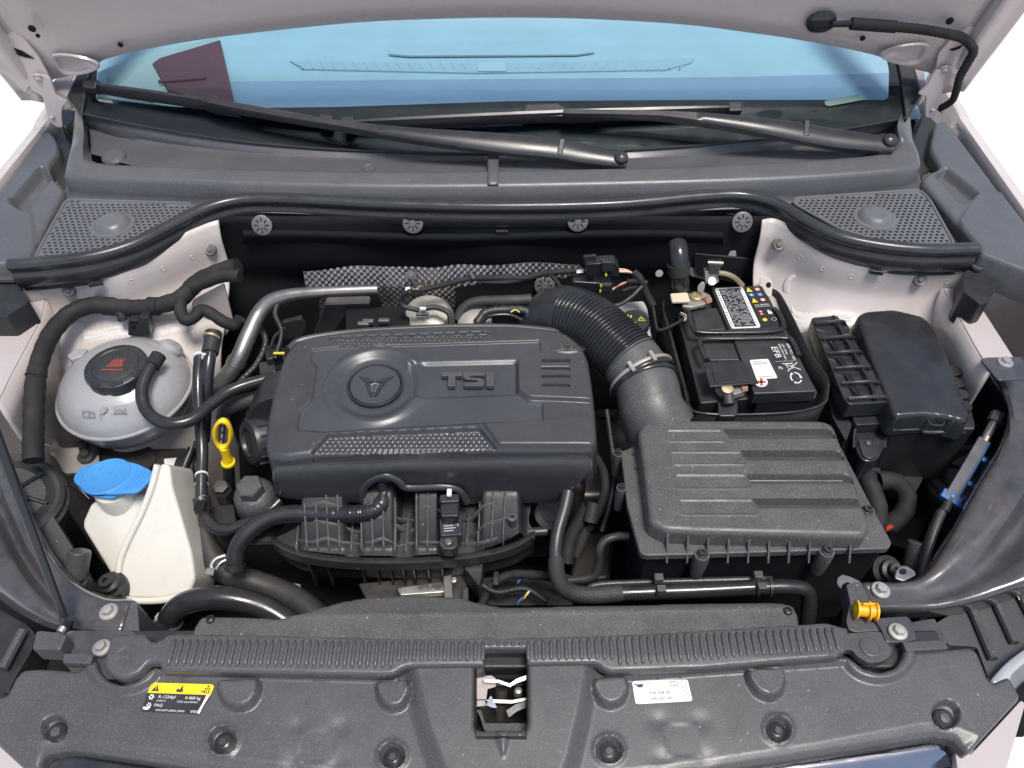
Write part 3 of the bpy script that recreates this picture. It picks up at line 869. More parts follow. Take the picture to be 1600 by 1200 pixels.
# seam strip in the middle, tray knobs
MB().loft([[P(762, 240, .128), P(762, 270, .139), P(762, 288, .135), P(762, 291, .118), P(764, 315, .095)], [P(779, 240, .128), P(779, 270, .139), P(779, 288, .135), P(779, 291, .118), P(780, 315, .095)]], 24, 4).build('joint_strip', M['cowl'], co, solid=.002)
c = P(178, 246, .118)
MB().lathe(c, (0, -.15, 1), [(.023, -.01), (.022, .002), (.018, .006), (.010, .007), (.001, .007)], 28).build('knob', M['cowl'], co)
c = P(576, 262, .117)
MB().lathe(c, (0, 0, 1), [(.012, -.01), (.012, .0005), (.010, .001), (.009, .0002), (.001, .0)], 24).build('knob', M['cowl'], co)
# flat shelf in front of the ridge that carries the seal and the side grilles
seal_px = [(14, 413), (60, 410), (140, 400), (205, 382), (262, 354), (318, 326), (370, 312), (440, 310), (600, 318), (780, 322), (960, 318), (1095, 306), (1160, 304), (1212, 317), (1262, 346), (1312, 369), (1380, 383), (1450, 389), (1528, 388)]
shelf = [(50, 405), (60, 385), (98, 308), (104, 296), (240, 300), (540, 306), (770, 306), (1060, 300), (1250, 294), (1434, 280), (1444, 290), (1510, 375), (1525, 396)] + [(a, b + 8) for a, b in seal_px[::-1]]
obj('shelf', field(wpoly(shelf, flat(.080)), lambda X, Y: .080 + 0 * X, .012, skirt=.02), M['plastic_dark'], co)

se = thing('cowl_seal', 'wavy black rubber seal lip running across the back of the engine bay', 'seal', (0, .2, .05))
sp = catmull(W([(a, b, .108) for a, b in seal_px]), 150)
sn = outn(sp)
prof = [(-.014, -.004), (-.012, .003), (-.006, .0075), (.001, .0085), (.008, .006), (.0105, .0), (.0095, -.006), (.006, -.0095), (.0055, -.014), (.0085, -.019), (.0085, -.028), (.006, -.036), (.002, -.046), (-.008, -.052), (-.014, -.045)]
rings = [[p + n_ * a + np.array([0, 0, b]) for a, b in prof] for p, n_ in zip(sp, sn)]
MB().rings(rings).build('seal_lip', M['lip'], se, sharp=50)
low = [p + n_ * -.006 + np.array([0, 0, -.054]) for p, n_ in zip(sp, sn)]
MB().tube(low, .004, 8, n=140).build('seal_foot', M['rubber_matte'], se)
for i in (10, 40, 75, 112, 136):
    p, n_ = sp[i], sn[i]
    MB().box(p + n_ * .006 + np.array([0, 0, -.05]), (.022, .006, .008), np.cross(n_, (0, 0, 1)), n_, (0, 0, 1)).build('clip', M['plastic_soft'], se, bevel=.001)

# side grilles, perforated, with a round boss
def grille(name, ol, boss, label):
    t = thing(name, label, 'grille', P(boss[0], boss[1], .085), 'perforated grilles at the ends of the cowl')
    z = .099
    o2 = wpoly(rounded(ol, 9, 4), flat(z))
    bc = P(boss[0], boss[1], z)
    pit = .0101
    xs_ = [p[0] for p in o2]; ys_ = [p[1] for p in o2]
    mb = MB()
    row = 0
    y = min(ys_) - .01
    while y < max(ys_) + .01:
        x = min(xs_) - .01 + (pit / 2 if row % 2 else 0)
        while x < max(xs_) + .01:
            d = float(sdf(np.array([x]), np.array([y]), o2)[0])
            if d < .004:
                hexv = np.array([(x + pit / math.sqrt(3) * math.sin(R(60 * k)), y + pit / math.sqrt(3) * math.cos(R(60 * k))) for k in range(6)])
                dd, nx_, ny_ = sdf(hexv[:, 0], hexv[:, 1], o2, True)
                hexv = np.where((dd > 0)[:, None], np.stack([nx_, ny_], 1), hexv)
                solid_ = d > -.0052 or math.hypot(x - bc[0], (y - bc[1])) < .037
                if solid_:
                    mb.add([(q[0], q[1], z) for q in hexv], [tuple(range(5, -1, -1))])
                else:
                    rh = .0033
                    cir = [(x + rh * math.sin(R(60 * k)), y + rh * math.cos(R(60 * k))) for k in range(6)]
                    mb.add([(q[0], q[1], z) for q in hexv] + [(q[0], q[1], z - .0006) for q in cir] + [(q[0], q[1], z - .008) for q in cir],
                           [(k, 6 + k, 6 + (k + 1) % 6, (k + 1) % 6) for k in range(6)] + [(6 + k, 12 + k, 12 + (k + 1) % 6, 6 + (k + 1) % 6) for k in range(6)])
            x += pit
        y += pit * math.sqrt(3) / 2
        row += 1
    mb.build('perforated_plate', M['grille'], t, fix=False, sharp=20)
    o3 = [np.array([p[0], p[1], z]) for p in o2]
    o3.append(o3[0])
    mb = MB()
    for i in range(len(o3) - 1):
        pass
    mb.tube(o3, .0028, 8, n=len(o3) * 2)
    mb.build('rim', M['grille'], t)
    MB().prism([p + np.array([0, 0, -.004]) for p in o3[:-1]], (0, 0, -.016)).build('side_wall', M['plastic_dark'], t) if False else None
    MB().lathe(bc, (0, 0, 1), [(.038, -.002), (.037, .0012), (.030, .002), (.027, .006), (.023, .011), (.019, .0125), (.012, .012), (.001, .0118)], 40).build('boss', M['grille'], t)
    return t
grille('cowl_grille', [(104, 312), (296, 318), (305, 328), (270, 350), (215, 377), (150, 395), (96, 402), (54, 403)], (176, 352), 'perforated black grille with a round boss beside the coolant tank')
grille('cowl_grille', [(1242, 310), (1438, 297), (1452, 312), (1492, 384), (1440, 385), (1380, 378), (1310, 357), (1265, 332), (1240, 318)], (1367, 341), 'perforated black grille with a round boss beside the fuse box')

# ================================================================== wipers
def wiper(label, blade, arm, pivot, adapter, knuckle):
    t = thing('wiper', label, 'wiper', PL(pivot[0], pivot[1], glift(.0)))
    b0, b1 = PL(*blade[0], glift(.028)), PL(*blade[1], glift(.022))
    mid_ = (b0 + b1) / 2 + np.array([0, 0, .004])
    ax = (b1 - b0) / np.linalg.norm(b1 - b0)
    _, _, nn = None, None, np.array([0, -.5, .866])
    side = np.cross(nn, ax)
    rings_ = []
    for i in range(25):
        u = i / 24
        c = b0 * (1 - u) + b1 * u + nn * .006 * math.sin(math.pi * u)
        h = .009 * (0.55 + .45 * min(1, 6 * u, 6 * (1 - u)))
        rings_.append([c + side * -h + nn * -.012, c + side * -h * .9 + nn * 0, c + side * -h * .25 + nn * .010, c + side * h * .3 + nn * .011, c + side * h * .9, c + side * h + nn * -.012])
    MB().rings(rings_).build('blade', M['gloss'], t)
    MB().tube([b0 - nn * .014, mid_ - nn * .014, b1 - nn * .014], .0035, 6, n=20).build('rubber_strip', M['rubber_matte'], t)
    for bb, s in ((b0, 1), (b1, -1)):
        MB().box(bb + ax * s * .012 + nn * .001, (.026, .021, .022), ax, side, nn).build('end_cap', M['gloss'], t, bevel=.003)
    # arm: wide channel from the pivot to the knuckle, thin rod to the adapter
    pts = [PL(a, b, glift(h)) for a, b, h in arm]
    ws_ = [m_px(w_ * 1.2, p) / 2 for (a, b, h), w_, p in zip(arm, knuckle, pts)]
    n = 46
    c = catmull(pts, n)
    wv = np.interp(np.linspace(0, 1, n), np.linspace(0, 1, len(ws_)), ws_)
    rings_ = []
    for i, p in enumerate(c):
        tt = c[min(i + 1, n - 1)] - c[max(i - 1, 0)]; tt = tt / np.linalg.norm(tt)
        sd_ = np.cross(nn, tt); sd_ /= np.linalg.norm(sd_)
        h = wv[i]
        rings_.append([p - sd_ * h - nn * .010, p - sd_ * h + nn * .003, p - sd_ * h * .7 + nn * .007, p + sd_ * h * .7 + nn * .007, p + sd_ * h + nn * .003, p + sd_ * h - nn * .010])
    MB().rings(rings_).build('arm', M['gloss'], t, sharp=50)
    pv = PL(pivot[0], pivot[1], glift(arm[-1][2] + .004))
    MB().lathe(pv, nn, [(.013, -.02), (.013, .006), (.0115, .010), (.007, .013), (.001, .0142)], 28).build('pivot_cap', M['gloss'], t)
    kp = PL(pivot[2], pivot[3], glift(arm[-1][2] + .004))
    kd = (pv - kp) / np.linalg.norm(pv - kp)
    MB().box(kp, (.012, .034, .026), kd, np.cross(nn, kd), nn).build('knuckle', M['gloss'], t, bevel=.003)
    a0 = [PL(a, b, glift(.038)) for a, b in adapter]
    MB().prism(a0, -nn * .024).build('adapter', M['gloss'], t, bevel=.003)
    return t
wiper('black wiper whose blade tip points at the windscreen corner above the coolant tank', ((136, 134), (520, 193)), [(318, 158, .046), (420, 178, .05), (530, 195, .055), (640, 210, .06), (760, 222, .06), (870, 233, .055), (905, 240, .05), (978, 252, .045)], (970, 249, 876, 234), [(282, 148), (290, 137), (330, 144), (345, 158), (372, 168), (370, 174), (330, 168), (300, 156)], [9, 9, 10, 15, 22, 28, 28, 22])
wiper('black wiper whose arm pivots beside the perforated grille next to the fuse box', ((534, 195), (1156, 171)), [(880, 177, .046), (950, 178, .05), (1030, 180, .055), (1100, 186, .06), (1180, 196, .06), (1250, 207, .055), (1300, 216, .05), (1394, 228, .045)], (1388, 222, 1257, 205), [(817, 176), (822, 162), (870, 160), (892, 172), (930, 172), (930, 178), (880, 182), (830, 182)], [9, 9, 10, 16, 22, 27, 27, 22])

# ================================================================== bonnet
bo = thing('bonnet', 'raised white bonnet seen from below', 'bonnet', PY(800, 30, .50))
edge = [(60, 132), (80, 123), (108, 117), (134, 104), (165, 91), (216, 78), (337, 57), (540, 35), (680, 28), (800, 26), (920, 28), (1060, 36), (1161, 48), (1262, 63), (1364, 84), (1420, 104), (1455, 113), (1475, 122)]
e0 = [PY(a, b, .50) for a, b in edge]
OD = np.array([0, -math.cos(R(74)), math.sin(R(74))])       # direction of the opened bonnet
ON = np.array([0, math.sin(R(74)), math.cos(R(74))])        # its outer side
def lift(row, s, n_): return [p + OD * s + ON * n_ for p in row]
def widen(row, k): return [np.array([p[0] * k, p[1], p[2]]) for p in row]
rows = [lift(e0, 0, .016), lift(e0, -.004, .006), lift(e0, 0, 0), lift(e0, .010, -.006), lift(e0, .03, -.008), lift(e0, .07, -.003), lift(e0, .14, .0), lift(widen(e0, 1.02), .3, -.012), lift(widen(e0, 1.02), .6, -.012), lift(widen(e0, .97), 1.14, .01)]
MB().loft(rows, 90, 60).build('inner_panel', M['paint_clean'], bo, solid=.002)
sk = [PY(a, b, .49) for a, b in [(32, 156), (200, 84), (500, 40), (800, 26), (1100, 40), (1345, 84), (1506, 142)]]
rows = [lift(sk, -.002, .018), lift(sk, .0, .024), lift(widen(sk, 1.01), .05, .03), lift(widen(sk, 1.03), .3, .045), lift(widen(sk, 1.03), .6, .045), lift(widen(sk, .97), 1.18, .01)]
MB().loft(rows, 60, 30).build('outer_skin', M['paint_clean'], bo, solid=.0025)
# folded side flanges
for s, ln in ((-1, [(34, 156), (0, 108), (-60, 20)]), (1, [(1506, 142), (1600, 58), (1690, -20)])):
    r = [PY(ln[0][0], ln[0][1], .49), PY(ln[0][0], ln[0][1], .49) + OD * .3 + np.array([s * .02, 0, 0]), PY(ln[0][0], ln[0][1], .49) + OD * .9 + np.array([s * .0, 0, 0])]
    inn = [p + np.array([-s * .05, 0, 0]) - ON * .005 for p in r]
    inn2 = [p + np.array([-s * .055, 0, 0]) + ON * .02 for p in r]
    MB().loft([r, off(r, (-s * .002, 0, 0)), [a * .6 + b * .4 + ON * .002 for a, b in zip(r, inn)], inn, inn2], 30, 14).build('side_flange', M['paint_clean'], bo, solid=.002)
# teardrop pressings near the hinges, holes
EX, EZ = [float(p[0]) for p in e0], [float(p[2]) for p in e0]
def on_hood(px, py, l=-.010):
    d = ray(px, py)
    x = 0.0
    for _ in range(12):
        q = np.array([x, .50, float(np.interp(x, EX, EZ))]) + ON * (l - .006)
        t = np.dot(q - CAM, ON) / np.dot(d, ON)
        x = float((CAM + d * t)[0])
    return CAM + d * t
for px, py, rx, ry in ((50, 45, 7, 3.2), (188, 70, 5, 2), (59, 56, 4, 1.8), (1484, 33, 7, 3), (1348, 60, 5, 2.2), (1549, 29, 4, 1.6)):
    c = on_hood(px, py, -.0125)
    r = m_px(rx * .8, c)
    MB().lathe(c - ON * .001, -ON, [(r, -.003), (r, .0), (r * .8, .0004), (.0003, .0004)], 20).build('press_hole', M['void'], bo)
for cx, cy, s in ((112, 100, -1), (1420, 84, 1)):
    pts = [on_hood(cx + dx, cy + dy, -.012) for dx, dy in ((-30 * -s * -1, 6), (0, -12), (34 * -s, -6))]
    c = on_hood(cx, cy, -.012)
    a_ = np.array([1.0, 0, 0]); b_ = OD
    ringp = []
    for k_, (rr, hh) in enumerate(((1.0, .0), (.93, -.004), (.8, -.0035), (.62, .003), (.3, .005), (.02, .005))):
        ringp.append([c + a_ * (-s) * .042 * rr * (math.cos(t) + .25 * math.cos(2 * t)) + b_ * .024 * rr * math.sin(t) + ON * hh for t in np.linspace(0, 2 * math.pi, 29)[:-1]])
    MB().rings(ringp, cap0=False).build('teardrop_pressing', M['paint_clean'], bo)
# hinges
def hinge(label, arm, plate, bolts, slot, rivet, y):
    t = yprism('hinge', arm, y - .018, .006, M['paint_clean'], bo, rnd=5)
    t['label'] = label
    yprism('hinge_plate', plate, y - .012, .005, M['paint_clean'], t, rnd=5)
    yprism('plate_slot', slot, y - .0135, .001, M['void'], t, bevel=0, rnd=1.5)
    for bx, by in bolts:
        bolt('bolt', bx, by, 0, 17, M['paint_clean'], t, axis=(0, -.7, -.5), y=y - .016)
    c = PY(rivet[0], rivet[1], y - .019)
    MB().lathe(c, (0, -1, 0), [(.0045, -.003), (.0045, .001), (.003, .002), (.0003, .002)], 16).build('rivet', M['steel'], t)
    return t
hinge('white painted bonnet hinge at the end of the cowl above the coolant tank', [(45, 122), (62, 116), (78, 122), (88, 150), (105, 160), (98, 166), (96, 178), (98, 200), (88, 199), (78, 190), (72, 175), (66, 150), (48, 140)], [(-10, 50), (12, 44), (38, 62), (62, 92), (78, 122), (70, 132), (45, 135), (40, 146), (10, 118), (-12, 108)], ((4, 64), (61, 121)), [(16, 73), (35, 80), (54, 92), (40, 90), (28, 86)], (82, 183), .48)
hinge('white painted bonnet hinge with a taped cable beside it, above the fuse box', [(1462, 108), (1490, 110), (1489, 128), (1476, 135), (1470, 150), (1466, 170), (1458, 185), (1446, 184), (1446, 165), (1448, 150), (1434, 148), (1448, 135)], [(1522, 36), (1560, 36), (1572, 42), (1560, 58), (1532, 76), (1528, 92), (1500, 112), (1478, 122), (1462, 112), (1466, 85), (1488, 60)], ((1530, 50), (1476, 108)), [(1483, 78), (1505, 70), (1500, 76), (1488, 80)], (1457, 172), .48)
for pts in ([(90, 168), (118, 172), (116, 186), (104, 200), (90, 185)], [(1420, 160), (1444, 152), (1446, 175), (1432, 190), (1420, 180)]):
    pprism('hinge_pocket', pts, .125, .05, M['plastic_dark'], body, bevel=.003)
# washer hose and its nozzle under the bonnet
ca = thing('washer_nozzle', 'black washer nozzle and taped cable under the raised bonnet', 'nozzle', on_hood(1290, 34, -.012))
c = on_hood(1283, 34, -.012)
MB().lathe(c, -ON, [(.024, -.002), (.023, .004), (.018, .008), (.011, .010), (.001, .0105)], 28, rf=lambda u, r, h: 1 + .12 * math.cos(4 * math.pi * u)).build('nozzle_body', M['plastic_soft'], ca)
pts = [on_hood(1300, 38, -.026), on_hood(1330, 37, -.026), on_hood(1360, 39, -.026), on_hood(1400, 42, -.026), on_hood(1440, 46, -.026), on_hood(1480, 53, -.03), PY(1505, 60, .45), PY(1521, 78, .44), PY(1512, 98, .44), PY(1500, 120, .44), PY(1494, 142, .44), PY(1487, 158, .45), PY(1468, 170, .465)]
rw = [.005, .006, .0085, .0085, .0085, .0085, .0085, .0085, .008, .008, .007, .0065, .0065]
MB().tube(pts, rw, 12, n=110, rf=lambda u, s: np.interp(u, np.linspace(0, 1, len(rw)), rw) * (1 + .06 * math.sin(s * 700))).build('cable', M['tape'], ca)
MB().tube(pts[1:4], .0105, 12, n=10).build('tape_wrap', M['tape'], ca)
# ================================================================== engine cover
EC = (.022, -.1, .06, 0.0)
ec = thing('engine_cover', 'large black engine cover with raised TSI lettering and a round emblem', 'engine cover', (0, -.12, -.1))
ol = [(412, 690), (414, 655), (424, 610), (440, 556), (452, 536), (474, 524), (560, 512), (700, 505), (800, 505), (878, 513), (904, 526), (917, 550), (926, 600), (932, 650), (934, 690), (928, 702), (800, 703), (650, 703), (500, 709), (440, 716), (418, 712)]
olw = wpoly(rounded(ol, 14, 4), EC)
def wp(pts, r=0, n=3): return wpoly(rounded(pts, r, n) if r else pts, EC)
A_panel = wp([(488, 546), (528, 542), (843, 532), (846, 549), (826, 551), (808, 567), (808, 612), (826, 627), (848, 630), (849, 656), (752, 661), (640, 667), (512, 675), (464, 672), (467, 643), (487, 626), (495, 572), (485, 562)])
B_rear = wp([(512, 527), (760, 518), (768, 519), (742, 531), (532, 540)])
C_front = wp([(512, 678), (750, 668), (776, 699), (486, 706)])
D_inset = wp([(809, 567), (826, 552), (868, 550), (910, 552), (921, 566), (928, 628), (827, 624), (810, 611)], 3)
E_blk = wp([(756, 664), (850, 658), (929, 650), (933, 690), (928, 698), (780, 698)], 3)
band = wp([(640, 566), (806, 562), (806, 614), (640, 620)])
ring_c = PL(586, 600, EC)
slots = [wp([(846, y - 2.2), (889, y - 2.2), (890, y + 2.2), (847, y + 2.2)]) for y in (568, 580, 592, 606)]
oval = wp(ell(886, 548, 21, 5.5, 20)); oval_o = wp(ell(886, 548, 25, 8, 20))
lipl = wp([(404, 700), (500, 560), (452, 540), (470, 524), (560, 512), (700, 505), (878, 513), (905, 528), (880, 520), (700, 511), (560, 517), (476, 531), (458, 545), (420, 660)])
hexp = m_px(6.4, ring_c)
def hexpat(X, Y, sx, r):
    py_ = sx * .866
    j = np.round(Y / py_)
    xo = X - (np.mod(j, 2) * .5) * sx
    dx = xo - np.round(xo / sx) * sx
    dy = Y - j * py_
    return np.hypot(dx, dy) < r, np.hypot(dx, dy)
def ecz(X, Y):
    Z = plane_z(EC)(X, Y)
    # the cover sinks towards its left and right shoulders
    Z = Z - .05 * np.clip(np.abs(X + .105) - .19, 0, None) ** 2 * 20
    dp = sdf(X, Y, A_panel)
    Z = Z - .0034 * sstep(dp, .0030)
    dB, dC = sdf(X, Y, B_rear), sdf(X, Y, C_front)
    Z = Z - .005 * sstep(dB, .003) - .008 * sstep(dC, .0035)
    _, h = hexpat(X, Y, hexp * 1.25, .002)
    Z = Z + .0016 * np.clip(1 - h / (hexp * .55), 0, 1) * (dB < -.002) - .0012 * np.clip(2.2 * (1 - h / (hexp * .52)), 0, 1) * (dC < -.0025)
    dD = sdf(X, Y, D_inset); Z = Z + .0065 * sstep(dD, .0045)
    for s_ in slots: Z = Z - .0060 * sstep(sdf(X, Y, s_), .0016)
    Z = Z + .002 * sstep(sdf(X, Y, oval_o), .003) - .004 * sstep(sdf(X, Y, oval), .0025)
    dE = sdf(X, Y, E_blk); Z = Z + .006 * sstep(dE, .0045)
    # shallow band for the lettering and rings round the emblem
    rr = np.hypot(X - ring_c[0], (Y - ring_c[1]))
    Z = Z - .0045 * sstep(sdf(X, Y, band), .010) * (rr > .05)
    Z = Z + .005 * np.exp(-((rr - .071) / .008) ** 2) - .0035 * sstep(rr - .058, .012)
    # the low lip along the back
    return Z
me = field(olw, ecz, .00105, rim=.011, skirt=.055, skirt_out=.004)
obj('cover_shell', me, M['cover'], ec, sharp=50)
# woven middle panel is a skin of its own, sunk flush in the shell
AP = wp([(490, 548), (529, 544), (841, 534), (844, 547), (825, 549), (806, 566), (806, 613), (825, 629), (846, 632), (847, 654), (752, 659), (640, 665), (512, 673), (466, 670), (469, 644), (489, 627), (497, 572), (487, 562)])
hole = [(ring_c[0] + .0455 * math.cos(t), ring_c[1] + .0455 * math.sin(t)) for t in np.linspace(0, 2 * math.pi, 41)[:-1]]
obj('woven_panel', field(AP, lambda X, Y: ecz(X, Y) + .0007, .0016, holes=[hole]), M['carbon'], ec, sharp=50)
# rear upper lip, a separate low edge behind the honeycomb strip
rl = [PL(a, b, EC) for a, b in [(450, 540), (474, 525), (560, 513), (700, 506), (800, 506), (878, 514), (903, 527), (914, 545)]]
MB().tube([p + np.array([0, -.002, -.0055]) for p in rl], .0055, 10, n=70).build('rear_lip', M['cover'], ec)
# emblem
em_n = np.array([0, -.06, 1.0]); em_n /= np.linalg.norm(em_n)
er = m_px(41, ring_c)
MB().lathe(ring_c + em_n * -.004, em_n, [(er * 1.06, -.006), (er * 1.06, .0025), (er * 1.0, .0045), (er * .95, .0025), (er * .94, .0015)], 56).build('emblem_ring', M['plastic_soft'], ec)
ed = MB().lathe(ring_c + em_n * -.004, em_n, [(er * .945, .0), (er * .94, .0028), (er * .5, .0031), (.0005, .0032)], 56).build('emblem_disc', M['carbon'], ec)
pt = lambda a, b: ring_c + em_n * -.0002 + np.array([a * er, b * er, -.06 * b * er * -1 * 0]) 
for s in (-1, 1):
    for pol, mt in (([(-.68, .40), (-.26, .29), (-.02, .10), (-.20, .04), (-.36, .06)], 'gloss'), ([(-.37, .02), (-.23, .0), (-.11, -.22), (-.035, -.64), (-.10, -.62)], 'gloss'), ([(-.17, -.02), (0, .05), (0, -.02), (-.11, -.07), (-.02, -.50), (-.07, -.42)], 'silver')):
        MB().prism([pt(a * s, b) + em_n * .0022 for a, b in pol], -em_n * .003).build('emblem_mark', M[mt], ed, bevel=.0003)
# raised letters
def letter(polys, x0, x1, y0, y1):
    mb = MB()
    for pol in polys:
        pts = [PL(x0 + (x1 - x0) * a, y1 + (y0 - y1) * b, EC) + np.array([0, 0, .003]) for a, b in pol]
        mb.prism(pts, (0, 0, -.007))
    return mb
T_ = [[(0, 1), (1, 1), (1, .72), (.68, .72), (.68, 0), (.32, 0), (.32, .72), (0, .72)]]
S_ = [[(1, .93), (.88, 1), (.18, 1), (.02, .9), (0, .76), (.02, .58), (.16, .47), (.66, .41), (.70, .34), (.66, .27), (.02, .27), (.02, .06), (.14, 0), (.84, 0), (.98, .1), (1, .25), (.98, .45), (.84, .56), (.36, .60), (.31, .67), (.36, .75), (1, .75)]]
I_ = [[(0, 0), (1, 0), (1, 1), (0, 1)]]
for nm, pol, xa, xb in (('T', T_, 690, 722), ('S', S_, 724, 757), ('I', I_, 760, 772)):
    lt = letter(pol, xa, xb, 583, 605)
    lt.build('raised_letter', M['plastic_front'], ec, bevel=.0006)
# front fascia below the top, with its arch for the breather hose
top = [(424, 722), (432, 716), (470, 713), (520, 711), (560, 710), (590, 709), (620, 708), (660, 707), (700, 706), (730, 706), (800, 704), (860, 703), (900, 704), (918, 704), (926, 708)]
bot = [(436, 772), (440, 779), (470, 783), (520, 786), (563, 786), (568, 762), (590, 748), (614, 750), (632, 764), (690, 763), (718, 768), (730, 788), (800, 787), (870, 786), (896, 762)]
t0 = [PL(a, b - 2, EC) + np.array([0, .004, -.016]) for a, b in top]
fr0 = [p + np.array([0, -.010, -.0015]) for p in t0]
fr1 = [p + np.array([0, -.016, -.010]) for p in t0]
bt = [PY(a, b, fr1[i][1] + .004) for i, (a, b) in enumerate(bot)]
bt2 = [p + np.array([0, .03, -.004]) for p in bt]
top_ = [p + np.array([0, -.003, -.035]) for p in fr1]
def mixr(a, b, k): return [x * (1 - k) + y * k for x, y in zip(a, b)]
MB().grid([catmull(r, 110) for r in (off(t0, (0, .012, -.016)), off(t0, (0, .002, -.004)), fr0, fr1, mixr(fr1, bt, .3), mixr(fr1, bt, .6), mixr(fr1, bt, .9), off(bt, (0, .002, 0)), bt2)]).build('front_fascia', M['cover'], ec, sharp=60, solid=.0025)
arch = catmull([PY(a, b, bt[5][1] - .004) for a, b in [(566, 786), (568, 764), (588, 749), (606, 747), (624, 756), (636, 765), (690, 764), (716, 769), (729, 788)]], 50)
MB().tube([p + np.array([0, .003, 0]) for p in arch], .0062, 12, n=60, squash=.7).build('fascia_lip', M['cover'], ec)
# left shoulder return below the top, dark body under it
pprism('cover_underside', [(418, 690), (430, 600), (460, 545), (880, 530), (925, 690), (880, 700), (440, 710)], -.035, .05, M['plastic_dark'], ec, bevel=.006)

# ================================================================== engine block (dark mass under the cover)
eb = thing('engine_block', 'dark engine block and gearbox castings below the engine cover', 'engine', (0, -.1, -.42))
MB().box((-.10, -.10, -.25), (.44, .20, .22)).build('block', M['dark_steel'], eb, bevel=.015)
MB().box((.16, -.05, -.30), (.2, .2, .12)).build('gearbox', M['dark_steel'], eb, bevel=.02)
yprism('timing_case', [(372, 700), (382, 660), (400, 630), (430, 620), (430, 740), (400, 775), (376, 770)], -.14, .06, M['plastic_dark'], eb, rnd=8, bevel=.004)
for k, (px, py, w_) in enumerate(((395, 690, 56), (392, 650, 40))):
    c = P(px, py, -.10); r = m_px(w_, c)
    MB().lathe(c, (-1, -.2, .3), [(r * .55, -.05), (r * .55, .0), (r * .5, .006), (r * .3, .008), (.001, .008)], 28).build('pulley_cover', M['plastic_soft'], eb)
pprism('mount_bracket', [(390, 905), (470, 912), (468, 935), (440, 945), (392, 925)], -.27, .03, M['cast'], eb, rnd=4)
pprism('cast_flange', [(560, 912), (720, 896), (730, 905), (728, 945), (580, 950)], -.2, .02, M['dark_steel'], eb, rnd=3)
pprism('cast_strip', [(620, 918), (692, 908), (696, 925), (625, 930)], -.185, .012, M['steel'], eb, rnd=3)
pprism('cast_post', [(692, 900), (706, 897), (708, 935), (694, 938)], -.17, .03, M['alu'], eb, rnd=3)
bolt('bolt', 709, 906, -.165, 10, M['steel'], eb)
pprism('side_bracket', [(722, 920), (732, 915), (732, 948), (722, 948)], -.18, .03, M['dark_steel'], eb)
for px, py, w_, h_ in ((862, 800, 60, .02), (860, 795, 40, .03)):
    c = P(px, py, -.16); r = m_px(w_, c) / 2
    MB().lathe(c, (.1, -.7, .6), [(r, -.05), (r, .0), (r * .9, .006), (r * .55, .006), (r * .5, .0), (.001, .0)], 30).build('vacuum_pump', M['dark_steel'], eb)
pprism('starter', [(900, 830), (960, 830), (955, 905), (890, 905)], -.25, .06, M['dark_steel'], eb, rnd=12, bevel=.01)
pprism('wiring_mass', [(740, 905), (850, 890), (870, 925), (900, 945), (760, 945)], -.24, .04, M['plastic_dark'], eb, rnd=10, bevel=.01)
pprism('cable_duct', [(430, 545), (455, 540), (470, 525), (470, 560), (430, 600), (410, 600)], -.10, .04, M['plastic_dark'], eb, rnd=5)
# small marks seen beside the cover
MB().box(P(436, 552, -.02), (.018, .004, .002)).build('yellow_mark', M['ink_yellow'], eb)

# ================================================================== intake manifold
im = thing('intake_manifold', 'ribbed black plastic intake manifold in front of the engine cover', 'manifold', P(640, 850, -.2))
MZ = (-.135, -.3, .10, 0.0)
plate = [(428, 842), (458, 824), (505, 812), (600, 800), (700, 796), (800, 800), (828, 815), (834, 832), (800, 851), (740, 865), (650, 872), (560, 872), (490, 866), (445, 855)]
pw = wpoly(spoly(plate, 70), MZ)
runs = [(470, 548), (566, 622), (648, 690), (748, 818)]
rw_ = [(PL(a, 835, MZ)[0], PL(b, 835, MZ)[0]) for a, b in runs]
yA, yB = PL(640, 872, MZ)[1], PL(640, 780, MZ)[1]
def imz(X, Y):
    Z = plane_z(MZ)(X, Y)
    u = np.clip((Y - yA) / (yB - yA), 0, 1)
    for a, b in rw_:
        c, h = (a + b) / 2, (b - a) / 2
        q = np.clip((np.abs(X - c) - h * .78) / (h * .35), 0, 1); q = 1 - q * q * (3 - 2 * q)
        Z = np.maximum(Z, plane_z(MZ)(X, Y) + q * (.006 + .050 * np.clip((u - .12) / .6, 0, 1) ** .8))
    return Z
me = field(wpoly(spoly([(430, 842), (458, 826), (480, 790), (520, 770), (700, 762), (820, 770), (826, 815), (832, 832), (800, 850), (740, 864), (650, 871), (560, 871), (490, 865), (445, 855)], 80), MZ), imz, .004)
obj('runner_shell', me, M['plastic_dark'], im, sharp=60)
lipc = [PL(a, b, MZ) for a, b in [(424, 846), (445, 860), (490, 873), (560, 880), (650, 880), (740, 872), (800, 858), (836, 838)]]
rows = [[p + np.array([0, .008, .004]) for p in lipc], [p + np.array([0, -.002, .004]) for p in lipc], [p + np.array([0, -.004, -.012]) for p in lipc], [p + np.array([0, .006, -.014]) for p in lipc]]
MB().loft(rows, 60, 4).build('rim_flange', M['plastic'], im, solid=.002, sharp=40)
low_ = [p + np.array([0, .006, -.012]) for p in lipc]
MB().loft([low_, off(low_, (0, .004, -.05)), off(low_, (0, .03, -.075))], 50, 8).build('lower_shell', M['plastic_dark'], im, solid=.003)
